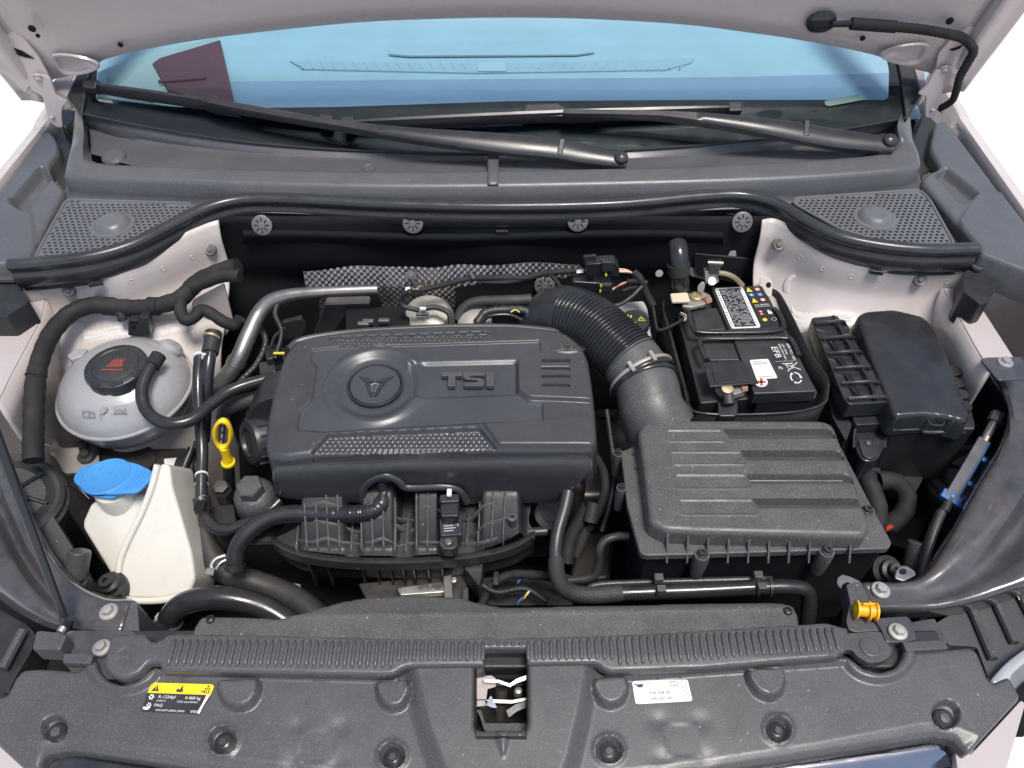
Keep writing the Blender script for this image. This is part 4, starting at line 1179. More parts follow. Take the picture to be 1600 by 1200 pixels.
for px in (465, 482, 499, 516, 533, 550, 567, 584, 601, 618, 635, 652, 669, 729, 747, 768, 786):
    y0_, y1_ = 868 - abs(px - 620) * .03, 806 + (10 if px < 500 else 0)
    if px > 700: y0_ -= 8
    a, b = PL(px, y0_, MZ), PL(px + 4, y1_, MZ)
    za, zb = float(imz(np.array([a[0]]), np.array([a[1]]))[0]), float(imz(np.array([b[0]]), np.array([b[1]]))[0])
    n_ = 8
    up = [a * (1 - k / n_) + b * (k / n_) for k in range(n_ + 1)]
    up = [np.array([p[0], p[1], max(float(imz(np.array([p[0]]), np.array([p[1]]))[0]) + .007, za + .012 + (zb - za) * .5 * k / n_)]) for k, p in enumerate(up)]
    dn = [np.array([p[0], p[1], p[2] - .045]) for p in up]
    MB().grid([up, dn]).build('rib', M['plastic_dusty'], im, solid=.0026, solid_off=0)
for yy_ in (815, 852):
    cr = [PL(a, yy_ + (4 if i_ % 2 else 0), MZ) for i_, a in enumerate(range(470, 800, 22)) if not 675 < a < 725]
    cr = [np.array([p[0], p[1], float(imz(np.array([p[0]]), np.array([p[1]]))[0]) + .006]) for p in cr]
    MB().grid([cr, off(cr, (0, 0, -.02))]).build('rib', M['plastic_dusty'], im, solid=.002, solid_off=0)
cr = [PL(a, b, MZ) for a, b in [(468, 838), (500, 834), (530, 838), (560, 833), (600, 830), (640, 832), (665, 838)]]
cr = [np.array([p[0], p[1], float(imz(np.array([p[0]]), np.array([p[1]]))[0]) + .005]) for p in cr]
MB().grid([cr, off(cr, (0, 0, -.03))]).build('rib', M['plastic_dusty'], im, solid=.002, solid_off=0)
cr = [PL(a, b, MZ) for a, b in [(735, 842), (760, 838), (790, 832), (806, 830)]]
cr = [np.array([p[0], p[1], float(imz(np.array([p[0]]), np.array([p[1]]))[0]) + .006]) for p in cr]
MB().grid([cr, off(cr, (0, 0, -.03))]).build('rib', M['plastic_dusty'], im, solid=.002, solid_off=0)
for px in (480, 508, 562, 586, 608, 628, 645, 668, 690, 750):
    a = PL(px, 884 - abs(px - 640) * .05, MZ) + np.array([0, .004, -.014])
    MB().box(a + np.array([0, .004, -.028]), (.0022, .016, .056)).build('lower_rib', M['plastic_dark'], im)
# screw post, end stub, side bracket
c = P(800, 808, -.085); r = m_px(14, c) / 2
MB().lathe(c, (0, -.1, 1), [(r * 1.1, -.05), (r, -.01), (r, 0), (r * .6, .0003), (r * .55, -.008), (.001, -.008)], 24).build('screw_post', M['plastic_dusty'], im)
MB().tube([P(818, 832, -.14), P(856, 830, -.14)], m_px(15, c) / 2, 18, n=2).build('end_stub', M['plastic'], im, bevel=.001)
MB().tube([P(386, 846, -.15), P(428, 844, -.14)], m_px(14, c) / 2, 14, n=2).build('side_stub', M['plastic'], im)
pprism('triangle_gusset', [(724, 886), (756, 872), (752, 905), (748, 915)], -.155, .04, M['plastic'], im)

# pressure sensor on the manifold
ms = thing('pressure_sensor', 'small grey black sensor with plug screwed onto the intake manifold', 'sensor', P(703, 850, -.12))
SP_ = (-.085, -.3, .18, 0)
pprism('sensor_body', [(686, 810), (722, 808), (722, 836), (688, 838)], 0, .02, M['plastic_soft'], ms, pl=SP_, rnd=3)
pprism('sensor_foot', [(688, 838), (715, 837), (716, 852), (708, 858), (692, 858), (686, 850)], -.094, .02, M['plastic'], ms, rnd=3)
bolt('screw', 700, 846, -.092, 13, M['dark_steel'], ms, axis=(0, -.2, 1), hexagon=False)
pprism('plug', [(688, 784), (716, 782), (716, 806), (689, 807)], -.066, .022, M['plastic_soft'], ms, rnd=3)
pprism('plug_collar', [(687, 772), (717, 771), (718, 783), (687, 785)], -.06, .026, M['plastic'], ms, rnd=4)
MB().box(P(702, 770, -.052), (.007, .012, .005)).build('lock_tab', M['paper'], ms, bevel=.001)
q = Quad([(689, 812), (715, 810), (716, 833), (690, 835)], (SP_[0], SP_[1], SP_[2], 0), .0008)
mb = MB()
for k in range(4): q.rect(mb, .15, .26 + .17 * k, .85 - .13 * (k % 2), .33 + .17 * k)
q.poly(mb, [(.35, .06), (.65, .06), (.7, .11), (.65, .17), (.35, .17), (.3, .11)])
mb.build('print', M['ink_pale'], ms)

# ================================================================== heat shield
hs = thing('heat_shield', 'dimpled silver foil heat shield against the dark firewall', 'heat shield', PY(690, 440, .16))
hy = .155
def hsh(outl, y, tilt, res=.0016, bend=None):
    o = [PY(a, b, y) for a, b in outl]
    o2 = [(p[0], p[2]) for p in o]
    def zf(X, Z):
        base = y + tilt * (Z - o2[0][1]) + (bend(X, Z) if bend else 0)
        pit = .0115
        return -(base + .0011 * np.sin(2 * math.pi * X / pit) * np.sin(2 * math.pi * Z / pit))
    me_ = field(o2, zf, res)
    for v in me_.vertices:
        x, z, h = v.co
        v.co = (x, -h, z)
    return me_
bend = lambda X, Z: .012 * np.exp(-((X + .135) / .035) ** 2) * -1 + .004 * np.sin(X * 40)
obj('upper_foil', hsh([(474, 422), (560, 418), (640, 415), (760, 414), (905, 413), (912, 420), (880, 432), (820, 436), (770, 436), (700, 446), (650, 450), (560, 450), (482, 452)], hy, .25, bend=bend), M['foil'], hs)
obj('lower_foil', hsh([(586, 450), (710, 440), (712, 470), (708, 485), (660, 486), (600, 480)], hy - .02, .1), M['foil'], hs)
obj('side_foil', hsh([(498, 462), (570, 458), (575, 478), (520, 478), (505, 500), (500, 490)], hy - .01, .1), M['dark_steel'], hs)
c = PY(642, 431, hy - .014)
MB().lathe(c, (0, -1, .4), [(.010, 0), (.0095, .0025), (.004, .003), (.004, .006), (.0005, .0065)], 24).build('rivet', M['alu'], hs)
MB().tube([c + np.array([0, -.004, 0]), PY(649, 448, hy - .018)], .0045, 8, n=2).build('strap', M['alu'], hs)
MB().box(PY(651, 455, hy - .02), (.017, .008, .016)).build('cable_clip', M['alu'], hs, bevel=.0015)
# turbo housing and pieces behind the cover
tb = thing('turbo_housing', 'pale metal turbo housing with small hoses behind the engine cover', 'turbo', PY(600, 500, .06))
yprism('shield_plate', [(507, 476), (575, 474), (578, 480), (545, 484), (520, 520), (490, 524), (500, 500)], .085, .02, M['alu'], tb, rnd=3)
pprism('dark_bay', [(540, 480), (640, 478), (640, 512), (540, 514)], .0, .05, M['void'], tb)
c = P(667, 494, .0)
MB().lathe(c + np.array([0, .01, -.01]), (0, -.3, 1), [(.045, -.03), (.044, .0), (.036, .012), (.02, .017), (.001, .018)], 32).build('compressor_dome', M['cast'], tb)
MB().box(P(660, 491, .014), (.022, .006, .004)).build('tag_plate', M['steel'], tb, bevel=.001)
for a, b in ((575, 503), (600, 502), (568, 507)):
    MB().box(P(a, b, .012), (.018, .008, .008)).build('lug', M['alu'], tb, bevel=.001)
c = P(742, 500, .0)
MB().lathe(c, (0, -.3, 1), [(.03, -.03), (.029, .006), (.02, .012), (.001, .013)], 24).build('valve_cap', M['cast'], tb)
hose('vent_hose', [(655, 485, .03), (630, 478, .035), (628, 465, .05), (640, 455, .07)], 8, M['rubber_matte'], tb)
hose('vent_hose', [(660, 483, .03), (680, 480, .03), (700, 488, .025), (705, 505, .01)], 9, M['rubber_matte'], tb)
MB().tube([P(657, 483, .03), P(666, 483, .03)], .0065, 12, n=2).build('crimp', M['steel'], tb)

# pale aluminium pipe beside the cover
pp = thing('aluminium_pipe', 'dull aluminium pipe rising between the coolant tank and the engine cover', 'pipe', P(390, 540, -.1))
pts = [(322, 615, -.075), (345, 598, -.06), (362, 578, -.04), (375, 555, -.02), (390, 520, .0), (405, 490, .015), (425, 470, .03), (460, 460, .04), (520, 455, .045), (590, 452, .045)]
w_ = [P(*q) for q in pts]
MB().tube(w_, [.014, .014, .0135, .0135, .013, .0125, .010, .009, .0085, .008], 18, n=70).build('pipe', M['alu'], pp)
MB().tube([P(366, 572, -.035), P(372, 560, -.025)], .0155, 20, n=2).build('collar', M['alu'], pp, bevel=.002)
# ================================================================== coolant tank
ct = thing('coolant_tank', 'round milky coolant tank with a black cap', 'coolant tank', P(196, 640, -.15))
c = P(196, 606, -.055)
AX = (0, -.04, 1)
MB().lathe(c, AX, [(.001, .058), (.035, .057), (.05, .054), (.068, .046), (.085, .034), (.098, .018), (.1035, .004), (.104, .0005)], 64).build('upper_shell', M['tank'], ct)
MB().lathe(c, AX, [(.1075, .0005), (.1085, -.002), (.1075, -.0055), (.100, -.006)], 64).build('seam_flange', M['tank'], ct)
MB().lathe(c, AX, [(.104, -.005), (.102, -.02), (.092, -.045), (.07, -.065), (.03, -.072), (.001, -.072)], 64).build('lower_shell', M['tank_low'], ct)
MB().lathe(c + np.array([.065, .06, .03]), (.5, .4, .6), [(.022, -.02), (.02, .006), (.014, .012), (.001, .014)], 24).build('bump', M['tank'], ct)
pprism('clip_tab', [(104, 555), (118, 545), (137, 544), (128, 556), (110, 562)], -.005, .012, M['tank'], ct, rnd=3)
cc = P(180, 571, .012)
cap = MB().lathe(cc, AX, [(.046, -.030), (.048, -.022), (.048, -.006), (.0465, -.001), (.043, .001), (.036, .0012), (.034, -.0005), (.001, -.0007)], 80, rf=lambda u, r, h: 1 - (.045 * max(0, math.cos(8 * 2 * math.pi * u)) ** 3 if h < -.002 and r > .04 else 0)).build('cap', M['plastic'], ct, sharp=40)
MB().lathe(cc + np.array([0, 0, .0]), AX, [(.0345, -.002), (.0345, .0006), (.033, .0012), (.001, .0016)], 48).build('cap_disc', M['plastic'], cap)
for k in range(8):
    t = 2 * math.pi * (k + .5) / 8
    d = np.array([math.cos(t), math.sin(t), 0])
    MB().box(cc + d * .0425 + np.array([0, -.04 * d[1] * .0, -.0022]), (.006, .018, .007), d, np.cross((0, 0, 1), d), (0, 0, 1)).build('cap_grip', M['plastic_soft'], cap, bevel=.0015)
mb = MB()
z_ = np.array([0, 0, .0021])
def capt(pts): mb.add([cc + z_ + np.array([a, b, 0]) for a, b in pts], [tuple(range(len(pts)))])
capt([(-.013, -.004), (.013, -.004), (.012, -.0025), (-.012, -.0025)])
for a in (-.009, -.004, .001, .006):
    capt([(a, -.002), (a + .002, -.002), (a + .006, .012), (a + .0045, .012)])
capt([(.011, -.002), (.0128, -.002), (.005, .013), (.0035, .012)])
for k in range(8): capt([(-.017 + k * .0043, -.0125), (-.0137 + k * .0043, -.0125), (-.0137 + k * .0043, -.0105), (-.017 + k * .0043, -.0105)])
mb.build('warning_mark', M['cap_red'], cap)
# printed marks on the front of the tank
tq = Quad([(120, 632), (212, 632), (206, 654), (124, 654)], (-.085, P(165, 645, -.085)[1], .8, 0), .012)
def on_tank(px, py):
    """point of the tank shell seen at a photo pixel"""
    d = ray(px, py)
    lo = None
    for i in range(400):
        t = .9 + i * .0015
        p = CAM + d * t
        h = (p - c)[2]; rr = math.hypot(p[0] - c[0], p[1] - c[1] + .04 * h)
        prof = np.interp(h, [-.07, -.045, -.02, -.005, .004, .018, .034, .046, .054, .058], [.03, .092, .102, .105, .1035, .098, .085, .068, .05, .0])
        if rr < prof and h < .058:
            return CAM + d * (t - .003)
    return P(px, py, -.08)
mb = MB()
def tp(pts): mb.add([on_tank(a, b) for a, b in pts], [tuple(range(len(pts)))])
for x in (128, 138): tp([(x, 641), (x + 1.5, 641), (x + 1.5, 651), (x, 651)])
tp([(128, 641), (146, 643), (146, 644.5), (128, 642.5)]); tp([(128, 650), (148, 651), (148, 652.5), (128, 651.5)]); tp([(146, 643), (148, 651), (146.5, 651), (144.5, 643)])
tp([(154, 643), (160, 635), (168, 636), (166, 643), (160, 647)])
for k in range(3): tp([(155, 648 + k * 2.6), (158, 648 + k * 2.6), (158, 649.4 + k * 2.6), (155, 649.4 + k * 2.6)])
for a, b in (((173, 635), (199, 632)), ((173, 648), (199, 646))): tp([a, b, (b[0], b[1] + .8), (a[0], a[1] + .8)])
for k in range(5): tp([(178 + k * 4, 638), (180.5 + k * 4, 637.6), (180.5 + k * 4, 640), (178 + k * 4, 640.4)]); tp([(177 + k * 4.2, 643), (180 + k * 4.2, 642.6), (180 + k * 4.2, 645), (177 + k * 4.2, 645.4)])
mb.build('printed_marks', M['ink_grey'], ct)
# tank bracket and the rails under it
br = thing('tank_bracket', 'grey steel bracket and dark rail under the coolant tank', 'bracket', P(150, 710, -.2))
pprism('bracket_plate', [(60, 640), (80, 672), (95, 700), (150, 698), (156, 715), (150, 735), (100, 740), (90, 720), (60, 690)], -.13, .004, M['cast'], br, rnd=6)
bolt('bolt', 134, 712, -.122, 26, M['dark_steel'], br)
pprism('rail', [(150, 700), (235, 697), (245, 715), (230, 735), (155, 722)], -.14, .03, M['dark_steel'], br, rnd=4)
pprism('rail', [(235, 702), (292, 700), (300, 740), (275, 790), (240, 730)], -.145, .04, M['dark_steel'], br, rnd=4)
pprism('tag', [(256, 717), (276, 715), (270, 730), (258, 730)], -.142, .001, M['paper'], br, bevel=0)
for a, b in ((130, 690), (146, 690)):
    MB().tube([P(a, b, -.11), P(a + 3, b + 18, -.13)], .008, 10, n=2).build('stud', M['plastic_dark'], br)
hose('ground_strap', [(62, 645, -.08), (70, 660, -.09), (45, 672, -.1), (60, 690, -.1), (78, 697, -.11)], 4, M['brass'], br)
hose('thin_cable', [(90, 765, -.14), (110, 758, -.13), (125, 765, -.13), (140, 780, -.14)], 5, M['rubber'], br)

# ================================================================== taped wiring loom along the wing
wl_ = thing('wiring_loom', 'thick black taped wiring loom arching over the coolant tank', 'wiring loom', P(60, 680, -.15))
def wob(amp): return lambda u, s, r: r * (1 + amp * math.sin(s * 260) + amp * .6 * math.sin(s * 610 + 1))
hose('main_run', [(52, 720, -.05), (52, 680, -.035), (54, 620, -.015), (60, 570, .0), (80, 522, .01), (110, 490, .016), (145, 477, .018), (185, 480, .012), (225, 481, .012), (262, 474, .014), (285, 464, .02), (310, 440, .035), (345, 424, .05), (372, 416, .06)], 27, M['tape'], wl_, rf=wob(.03), n=150)
hose('branch', [(284, 465, .02), (282, 485, .015), (290, 500, .01), (303, 496, .01), (315, 484, .012), (330, 490, .01), (350, 503, .0), (368, 508, -.01), (376, 498, .0)], 19, M['tape'], wl_, rf=wob(.03))
hose('branch', [(186, 484, .01), (190, 495, .005), (192, 500, .0)], 14, M['tape'], wl_)
hose('branch', [(300, 448, .035), (330, 436, .045), (352, 430, .05), (375, 432, .05)], 22, M['tape'], wl_, rf=wob(.03))
for a, b, z in ((56, 588, -.004), (170, 478, .012), (240, 478, .013)):
    hose('tape_band', [(a - 4, b + 5, z), (a + 4, b - 5, z)] if a < 100 else [(a - 8, b, z), (a + 8, b + 1, z)], 29, M['tape'], wl_)
pg = thing('wiring_plug', 'square black plug on pink wires behind the coolant tank cap', 'plug', P(215, 520, -.04))
yprism('housing', [(200, 501), (216, 501), (218, 495), (231, 497), (235, 524), (220, 526), (200, 524)], P(215, 515, -.012)[1], .02, M['plastic_soft'], pg, rnd=1.5)
yprism('socket', [(205, 510), (211, 510), (211, 515), (205, 515)], P(215, 515, -.012)[1] - .0012, .001, M['void'], pg, bevel=0)
yprism('socket', [(203, 503), (215, 503), (215, 506), (203, 506)], P(215, 515, -.012)[1] - .0012, .001, M['void'], pg, bevel=0)
for k in range(2): hose('wire', [(213, 489 - k, .008), (220, 493, .004), (228, 494 - k * 2, .004), (232, 497, 0)], 2, M['copper'], pg)

# ================================================================== hoses on the tank side
h1 = thing('coolant_hose', 'glossy black hose looping from the coolant tank to the engine', 'hose', P(280, 660, -.06))
hose('hose', [(244, 560, .012), (232, 580, .008), (222, 608, .0), (226, 636, -.01), (244, 655, -.018), (272, 662, -.02), (303, 654, -.022), (332, 630, -.022), (368, 607, -.022), (430, 588, -.02)], 20, M['rubber'], h1, rf=lambda u, s, r: r * (1 + .02 * math.sin(s * 900)) if u < .3 else r)
hose('hose_end', [(248, 556, .012), (238, 572, .01)], 24, M['plastic_soft'], h1)
h2 = thing('heater_hose', 'upright black hose with white bands beside the yellow dipstick', 'hose', P(320, 800, -.2))
hose('hose', [(312, 556, .0), (310, 600, -.02), (312, 650, -.05), (316, 700, -.08), (315, 750, -.10), (316, 790, -.115), (328, 818, -.125), (350, 828, -.125), (380, 820, -.12), (420, 798, -.11), (438, 782, -.105)], 19, M['rubber'], h2)
for a, b, z in ((312, 558, .0), (315, 743, -.097), (315, 757, -.104), (316, 781, -.112)):
    hose('white_band', [(a, b - 1.2, z), (a, b + 1.2, z)], 20.5, M['paper'], h2, n=2)
hose('connector', [(314, 778, -.11), (318, 800, -.12)], 26, M['plastic'], h2)
for k in range(5):
    p = P(310 + k * 3.2, 789, -.10)
    MB().box(p + np.array([0, -.006, .006]), (.0016, .018, .008)).build('connector_rib', M['plastic_soft'], h2)
h3 = thing('heater_hose', 'second upright black hose with a white band close to the aluminium pipe', 'hose', P(330, 640, -.1))
hose('hose', [(332, 524, .015), (330, 545, .008), (325, 580, -.01), (322, 630, -.05), (318, 690, -.1)], 19, M['rubber'], h3)
hose('hose_socket', [(334, 520, .015), (328, 552, .005)], 26, M['plastic_dark'], h3)
hose('white_band', [(325, 558, .001), (325, 560.5, .001)], 20.5, M['paper'], h3, n=2)
hose('green_band', [(331, 526, .016), (330, 529, .015)], 27, M['brass'], h3, n=2)
h4 = thing('black_pipe', 'black pipe running below the coolant hose into the engine cover side', 'pipe', P(380, 640, -.08))
hose('pipe', [(350, 640, -.07), (380, 628, -.06), (430, 618, -.055)], 26, M['rubber_matte'], h4)
hose('pipe_end', [(345, 655, -.09), (352, 638, -.075), (365, 630, -.07)], 16, M['rubber_matte'], h4)
h5 = thing('side_hoses', 'pair of thin black hoses curving down behind the washer bottle', 'hose', P(290, 800, -.25))
hose('hose', [(300, 700, -.11), (285, 740, -.13), (280, 790, -.16), (300, 850, -.2)], 13, M['rubber'], h5)
hose('hose', [(308, 690, -.12), (296, 740, -.14), (292, 800, -.18), (310, 870, -.22)], 10, M['rubber_matte'], h5)

# dipstick
dp = thing('dipstick', 'yellow plastic dipstick handle with an oval ring', 'dipstick', P(357, 725, -.09))
yd = P(356, 722, -.08)[1]
ringp = [PY(348 + 12.5 * math.cos(t), 678 + 21 * math.sin(t), yd - .0) for t in np.linspace(0, 2 * math.pi, 33)]
mb = MB()
rr_ = []
for i in range(32):
    p = ringp[i]
    cen = PY(348, 678, yd)
    o_ = p - cen; o_ /= np.linalg.norm(o_)
    rr_.append([p + o_ * .0042 * math.cos(a) * 1.0 + np.array([0, 1, 0]) * .0048 * math.sin(a) for a in np.linspace(0, 2 * math.pi, 11)[:-1]])
rr_.append(rr_[0])
mb.rings(rr_, cap0=False, cap1=False).build('ring', M['yellow'], dp)
MB().tube([PY(350, 699, yd), PY(354, 712, yd), PY(357, 724, yd)], [.0075, .0068, .009], 14, n=12).build('stem', M['yellow'], dp)
MB().lathe(PY(357, 723, yd), (0, 0, 1), [(.010, -.003), (.011, .0), (.0105, .003), (.006, .004)], 24).build('flange', M['yellow'], dp)
MB().tube([PY(357, 726, yd), PY(360, 775, yd)], .009, 12, n=2).build('guide_tube', M['plastic_dark'], dp)
# oil filter cap
of = thing('oil_filter_cap', 'black round oil filter housing with a hexagon top', 'filter housing', P(394, 800, -.2))
c2 = P(394, 768, -.085); r = m_px(65, c2) / 2
MB().lathe(c2, (0, -.12, 1), [(r * 1.0, -.09), (r * 1.02, -.02), (r * .95, -.008), (r * .7, .0), (r * .6, .001)], 40).build('housing', M['plastic_dusty'], of)
MB().lathe(c2, (0, -.12, 1), [(r * .66, -.002), (r * .64, .017), (r * .58, .019), (.001, .0195)], 6).build('hexagon', M['plastic_dusty'], of, sharp=20)
MB().lathe(c2, (0, -.12, 1), [(r * 1.1, -.075), (r * 1.1, -.035), (r * 1.02, -.03)], 12).build('grip_ring', M['plastic_dark'], of, sharp=15)
oc = thing('small_engine_plug', 'small dark round plug between dipstick and hose connector', 'plug', P(345, 770, -.14))
MB().lathe(P(347, 765, -.11), (.1, -.2, 1), [(.015, -.06), (.015, .0), (.012, .004), (.011, .012), (.001, .013)], 6, ).build('plug_head', M['dark_steel'], oc, sharp=20)
pprism('plug_base', [(328, 790), (365, 785), (372, 830), (335, 835)], -.14, .05, M['plastic_dark'], oc, rnd=6, bevel=.004)

# breather hose out of the cover arch and the thick hose it clamps to
bh = thing('breather_hose', 'ribbed glossy black hose coming out of the arch in the engine cover', 'hose', P(370, 880, -.2))
hose('hose', [(596, 752, -.075), (600, 772, -.085), (594, 790, -.09), (572, 801, -.095), (520, 804, -.10), (450, 803, -.10), (410, 815, -.105), (382, 838, -.115), (370, 862, -.13), (366, 892, -.15)], 28, M['rubber'], bh, rf=lambda u, s, r: r * (1 + (.035 * math.sin(s * 1500) if u < .45 else 0)), n=160, sides=18)
hose('clamp', [(367, 880, -.142), (366, 888, -.148)], 33, M['dark_steel'], bh, n=2)
th = thing('thick_hose', 'thick matt black hose bending below the breather hose towards the radiator', 'hose', P(400, 930, -.27))
hose('hose', [(320, 800, -.17), (322, 835, -.18), (332, 868, -.19), (350, 893, -.2), (385, 905, -.21), (430, 920, -.22), (470, 940, -.22), (500, 965, -.22)], 36, M['rubber_matte'], th)
hose('sleeve', [(318, 810, -.172), (320, 828, -.178)], 40, M['rubber'], th)
hc = thing('hose_clamp', 'open spring clamp of pale steel on the thick hose', 'clamp', P(340, 885, -.2))
hose('band', [(352, 868, -.15), (338, 873, -.15), (330, 884, -.155), (334, 893, -.16)], 7, M['steel'], hc)
hose('band', [(355, 874, -.15), (344, 880, -.15), (338, 890, -.155)], 5, M['steel'], hc)
MB().box(P(329, 893, -.15), (.012, .010, .006)).build('clamp_ear', M['steel'], hc, bevel=.001)
lp = thing('charge_pipe', 'fat black pipe with a bright ring arching into the radiator cover', 'pipe', P(290, 970, -.25))
hose('pipe', [(262, 985, -.20), (268, 962, -.17), (290, 943, -.15), (330, 934, -.14), (375, 938, -.145), (420, 953, -.16), (470, 985, -.18)], 38, M['rubber'], lp, n=60, sides=20)
hose('steel_ring', [(262, 974, -.183), (264, 969, -.178)], 43, M['steel'], lp, n=2)
hose('elbow', [(225, 985, -.16), (240, 985, -.165), (262, 992, -.19)], 30, M['plastic'], lp)

# ================================================================== washer bottle
wb = thing('washer_bottle', 'milky white washer fluid bottle with a blue flap cap', 'washer bottle', P(230, 940, -.3))
BP = (-.20, -.36, 1.0, 0)
def slab(name, pxs, pl, vec, mat_, parent, bev, rnd=8, seg=4):
    top = [PL(p[0], p[1], pl) for p in rounded(pxs, rnd)]
    return MB().prism(top, vec).build(name, mat_, parent, bevel=bev, seg=seg)
slab('rear_tank', [(129, 815), (142, 786), (175, 775), (235, 772), (232, 900), (215, 940), (192, 930), (150, 860), (129, 826)], (-.20, -.355, .9, 0), (0, .06, -.06), M['bottle'], wb, .010)
slab('front_tank', [(243, 735), (252, 723), (264, 727), (268, 760), (280, 800), (299, 866), (304, 905), (296, 925), (250, 936), (196, 934), (186, 920), (188, 870), (215, 810)], (-.18, -.36, .9, 0), (.004, .045, -.07), M['bottle'], wb, .009)
fl_ = [PL(a, b, (-.178, -.36, .9, 0)) for a, b in [(246, 726), (238, 758), (222, 800), (200, 845), (187, 880), (186, 918), (196, 936), (250, 938), (298, 927)]]
MB().tube(fl_, .005, 10, n=60).build('weld_flange', M['bottle'], wb)
nk = P(180, 764, -.092)
MB().lathe(nk, (0, -.1, 1), [(.034, -.06), (.031, .0), (.029, .008), (.02, .009)], 32).build('neck', M['bottle'], wb)
CPZ = (-.045, -.25, -.06, .04)
capo = [(112, 750), (122, 732), (150, 721), (182, 717), (215, 724), (239, 736), (236, 748), (214, 769), (170, 772), (135, 768)]
bc_ = slab('blue_cap', capo, CPZ, (0, 0, -.006), M['blue'], wb, .002, rnd=8, seg=3)
slab('cap_rim', [(114, 752), (130, 768), (145, 776), (175, 779), (190, 772), (170, 768), (135, 764)], (-.052, -.25, -.06, .04), (0, .01, -.005), M['blue'], bc_, .002, rnd=4)
cd = PL(166, 744, CPZ)
MB().lathe(cd, (-.04, .06, 1), [(m_px(37, cd), -.001), (m_px(37, cd), .0004), (m_px(35.5, cd), .0012), (m_px(34, cd), .0004), (.001, .0006)], 48).build('cap_disc', M['blue'], bc_)
for k in range(4):
    a, b = PL(214 + k * 6.5, 735.5 + k * .6, CPZ), PL(196 + k * 7, 764 - k * 1.2, CPZ)
    MB().tube([a, b], .0018, 8, n=2).build('grip_ridge', M['blue'], bc_)
mb = MB()
random.seed(3)
for k in range(26):
    x, y = random.uniform(143, 190), random.uniform(733, 757)
    p = PL(x, y, CPZ) + np.array([0, 0, .0008])
    mb.box(p, (random.uniform(.001, .006), .0009, .0006), (math.cos(k), math.sin(k), 0), (-math.sin(k), math.cos(k), 0))
mb.build('embossed_mark', M['blue'], bc_)

# ================================================================== lamp cap, brace and rod on the tank side
def lamp_cap(label, px, py, z, rp, axis):
    t = thing('dust_cover', label, 'dust cover', P(px, py, z - .05))
    c_ = P(px, py, z); r_ = m_px(rp, c_)
    MB().lathe(c_, axis, [(r_ * 1.02, -.09), (r_, -.03), (r_ * 1.04, -.026), (r_ * 1.04, -.012), (r_ * .97, -.008), (r_ * .95, .0), (r_ * .86, .006), (r_ * .8, .0)], 56).build('rim', M['plastic_front'], t)
    MB().lathe(c_, axis, [(r_ * .80, -.004), (r_ * .78, .0015), (r_ * .4, -.002), (.001, -.002)], 48).build('lid', M['plastic_soft'], t)
    fa, fb, fn = frame_of(axis)
    for k in range(3):
        tt = k * math.pi / 3 + .5
        d = fa * math.cos(tt) + fb * math.sin(tt)
        MB().box(c_ + fn * .003, (r_ * 1.4, .005, .006), d, np.cross(fn, d), fn).build('lid_rib', M['plastic_soft'], t, bevel=.001)
    return t
lamp_cap('round grey black headlamp cap beside the washer bottle', 14, 772, -.085, 80, (.45, .0, .9))
lamp_cap('round black headlamp cap behind the blue bonnet release strut', 1532, 738, -.14, 74, (-.3, .25, .85))

def brace(name, label, lines, base, mat_=None):
    t = thing(name, label, 'brace', base)
    rows = [[P(*q) for q in ln] for ln in lines]
    MB().loft(rows, 60, 44).build('beam', mat_ or M['black_paint'], t, solid=.003)
    return t
zl = lambda pts, zs: [(a, b, z) for (a, b), z in zip(pts, zs)]
lb = brace('wing_brace', 'dusty black steel brace beside the washer bottle', [
    [(-30, 640, -.085), (0, 692, -.09), (36, 762, -.095), (66, 832, -.098), (98, 884, -.10), (130, 914, -.10), (168, 931, -.10), (207, 934, -.10)],
    [(-34, 645, -.06), (-4, 697, -.062), (32, 768, -.064), (61, 838, -.066), (92, 890, -.07), (126, 921, -.074), (166, 938, -.074), (206, 938, -.074)],
    [(-50, 665, -.06), (-20, 715, -.062), (15, 790, -.064), (46, 856, -.066), (80, 908, -.072), (116, 940, -.074), (158, 955, -.074), (202, 954, -.074)],
    [(-60, 680, -.078), (-30, 735, -.08), (4, 805, -.08), (34, 868, -.08), (68, 918, -.08), (106, 950, -.076), (152, 966, -.074), (198, 968, -.074)],
    [(-75, 700, -.058), (-45, 760, -.06), (-10, 830, -.06), (24, 888, -.06), (58, 932, -.062), (98, 962, -.072), (146, 976, -.076), (194, 980, -.076)],
    [(-110, 740, -.06), (-80, 800, -.06), (-40, 860, -.06), (0, 908, -.062), (44, 948, -.066), (92, 974, -.075), (140, 985, -.078), (190, 987, -.078)],
    [(-140, 780, -.085), (-110, 835, -.085), (-60, 890, -.085), (-5, 935, -.085), (42, 966, -.085), (88, 986, -.09), (138, 992, -.095), (188, 992, -.095)]], P(60, 900, -.12))
bolt('bolt', 170, 956, -.073, 29, M['bolt'], lb)
pd_ = thing('prop_rod', 'black bonnet prop rod rising past the black steel brace', 'prop rod', P(105, 980, -.06))
a, b = P(104, 975, -.055), np.array([-.72, .0, .80])
MB().tube([a, a * .6 + b * .4 + np.array([0, 0, -.004]), b], [.0055, .007, .0075], 16, n=30).build('rod', M['plastic_soft'], pd_)
MB().tube([P(108, 965, -.045), P(98, 990, -.06)], .008, 14, n=2).build('rod_end', M['rubber'], pd_)
MB().tube([P(106, 972, -.05), P(94, 988, -.05)], .005, 12, n=2).build('pin', M['steel'], pd_)
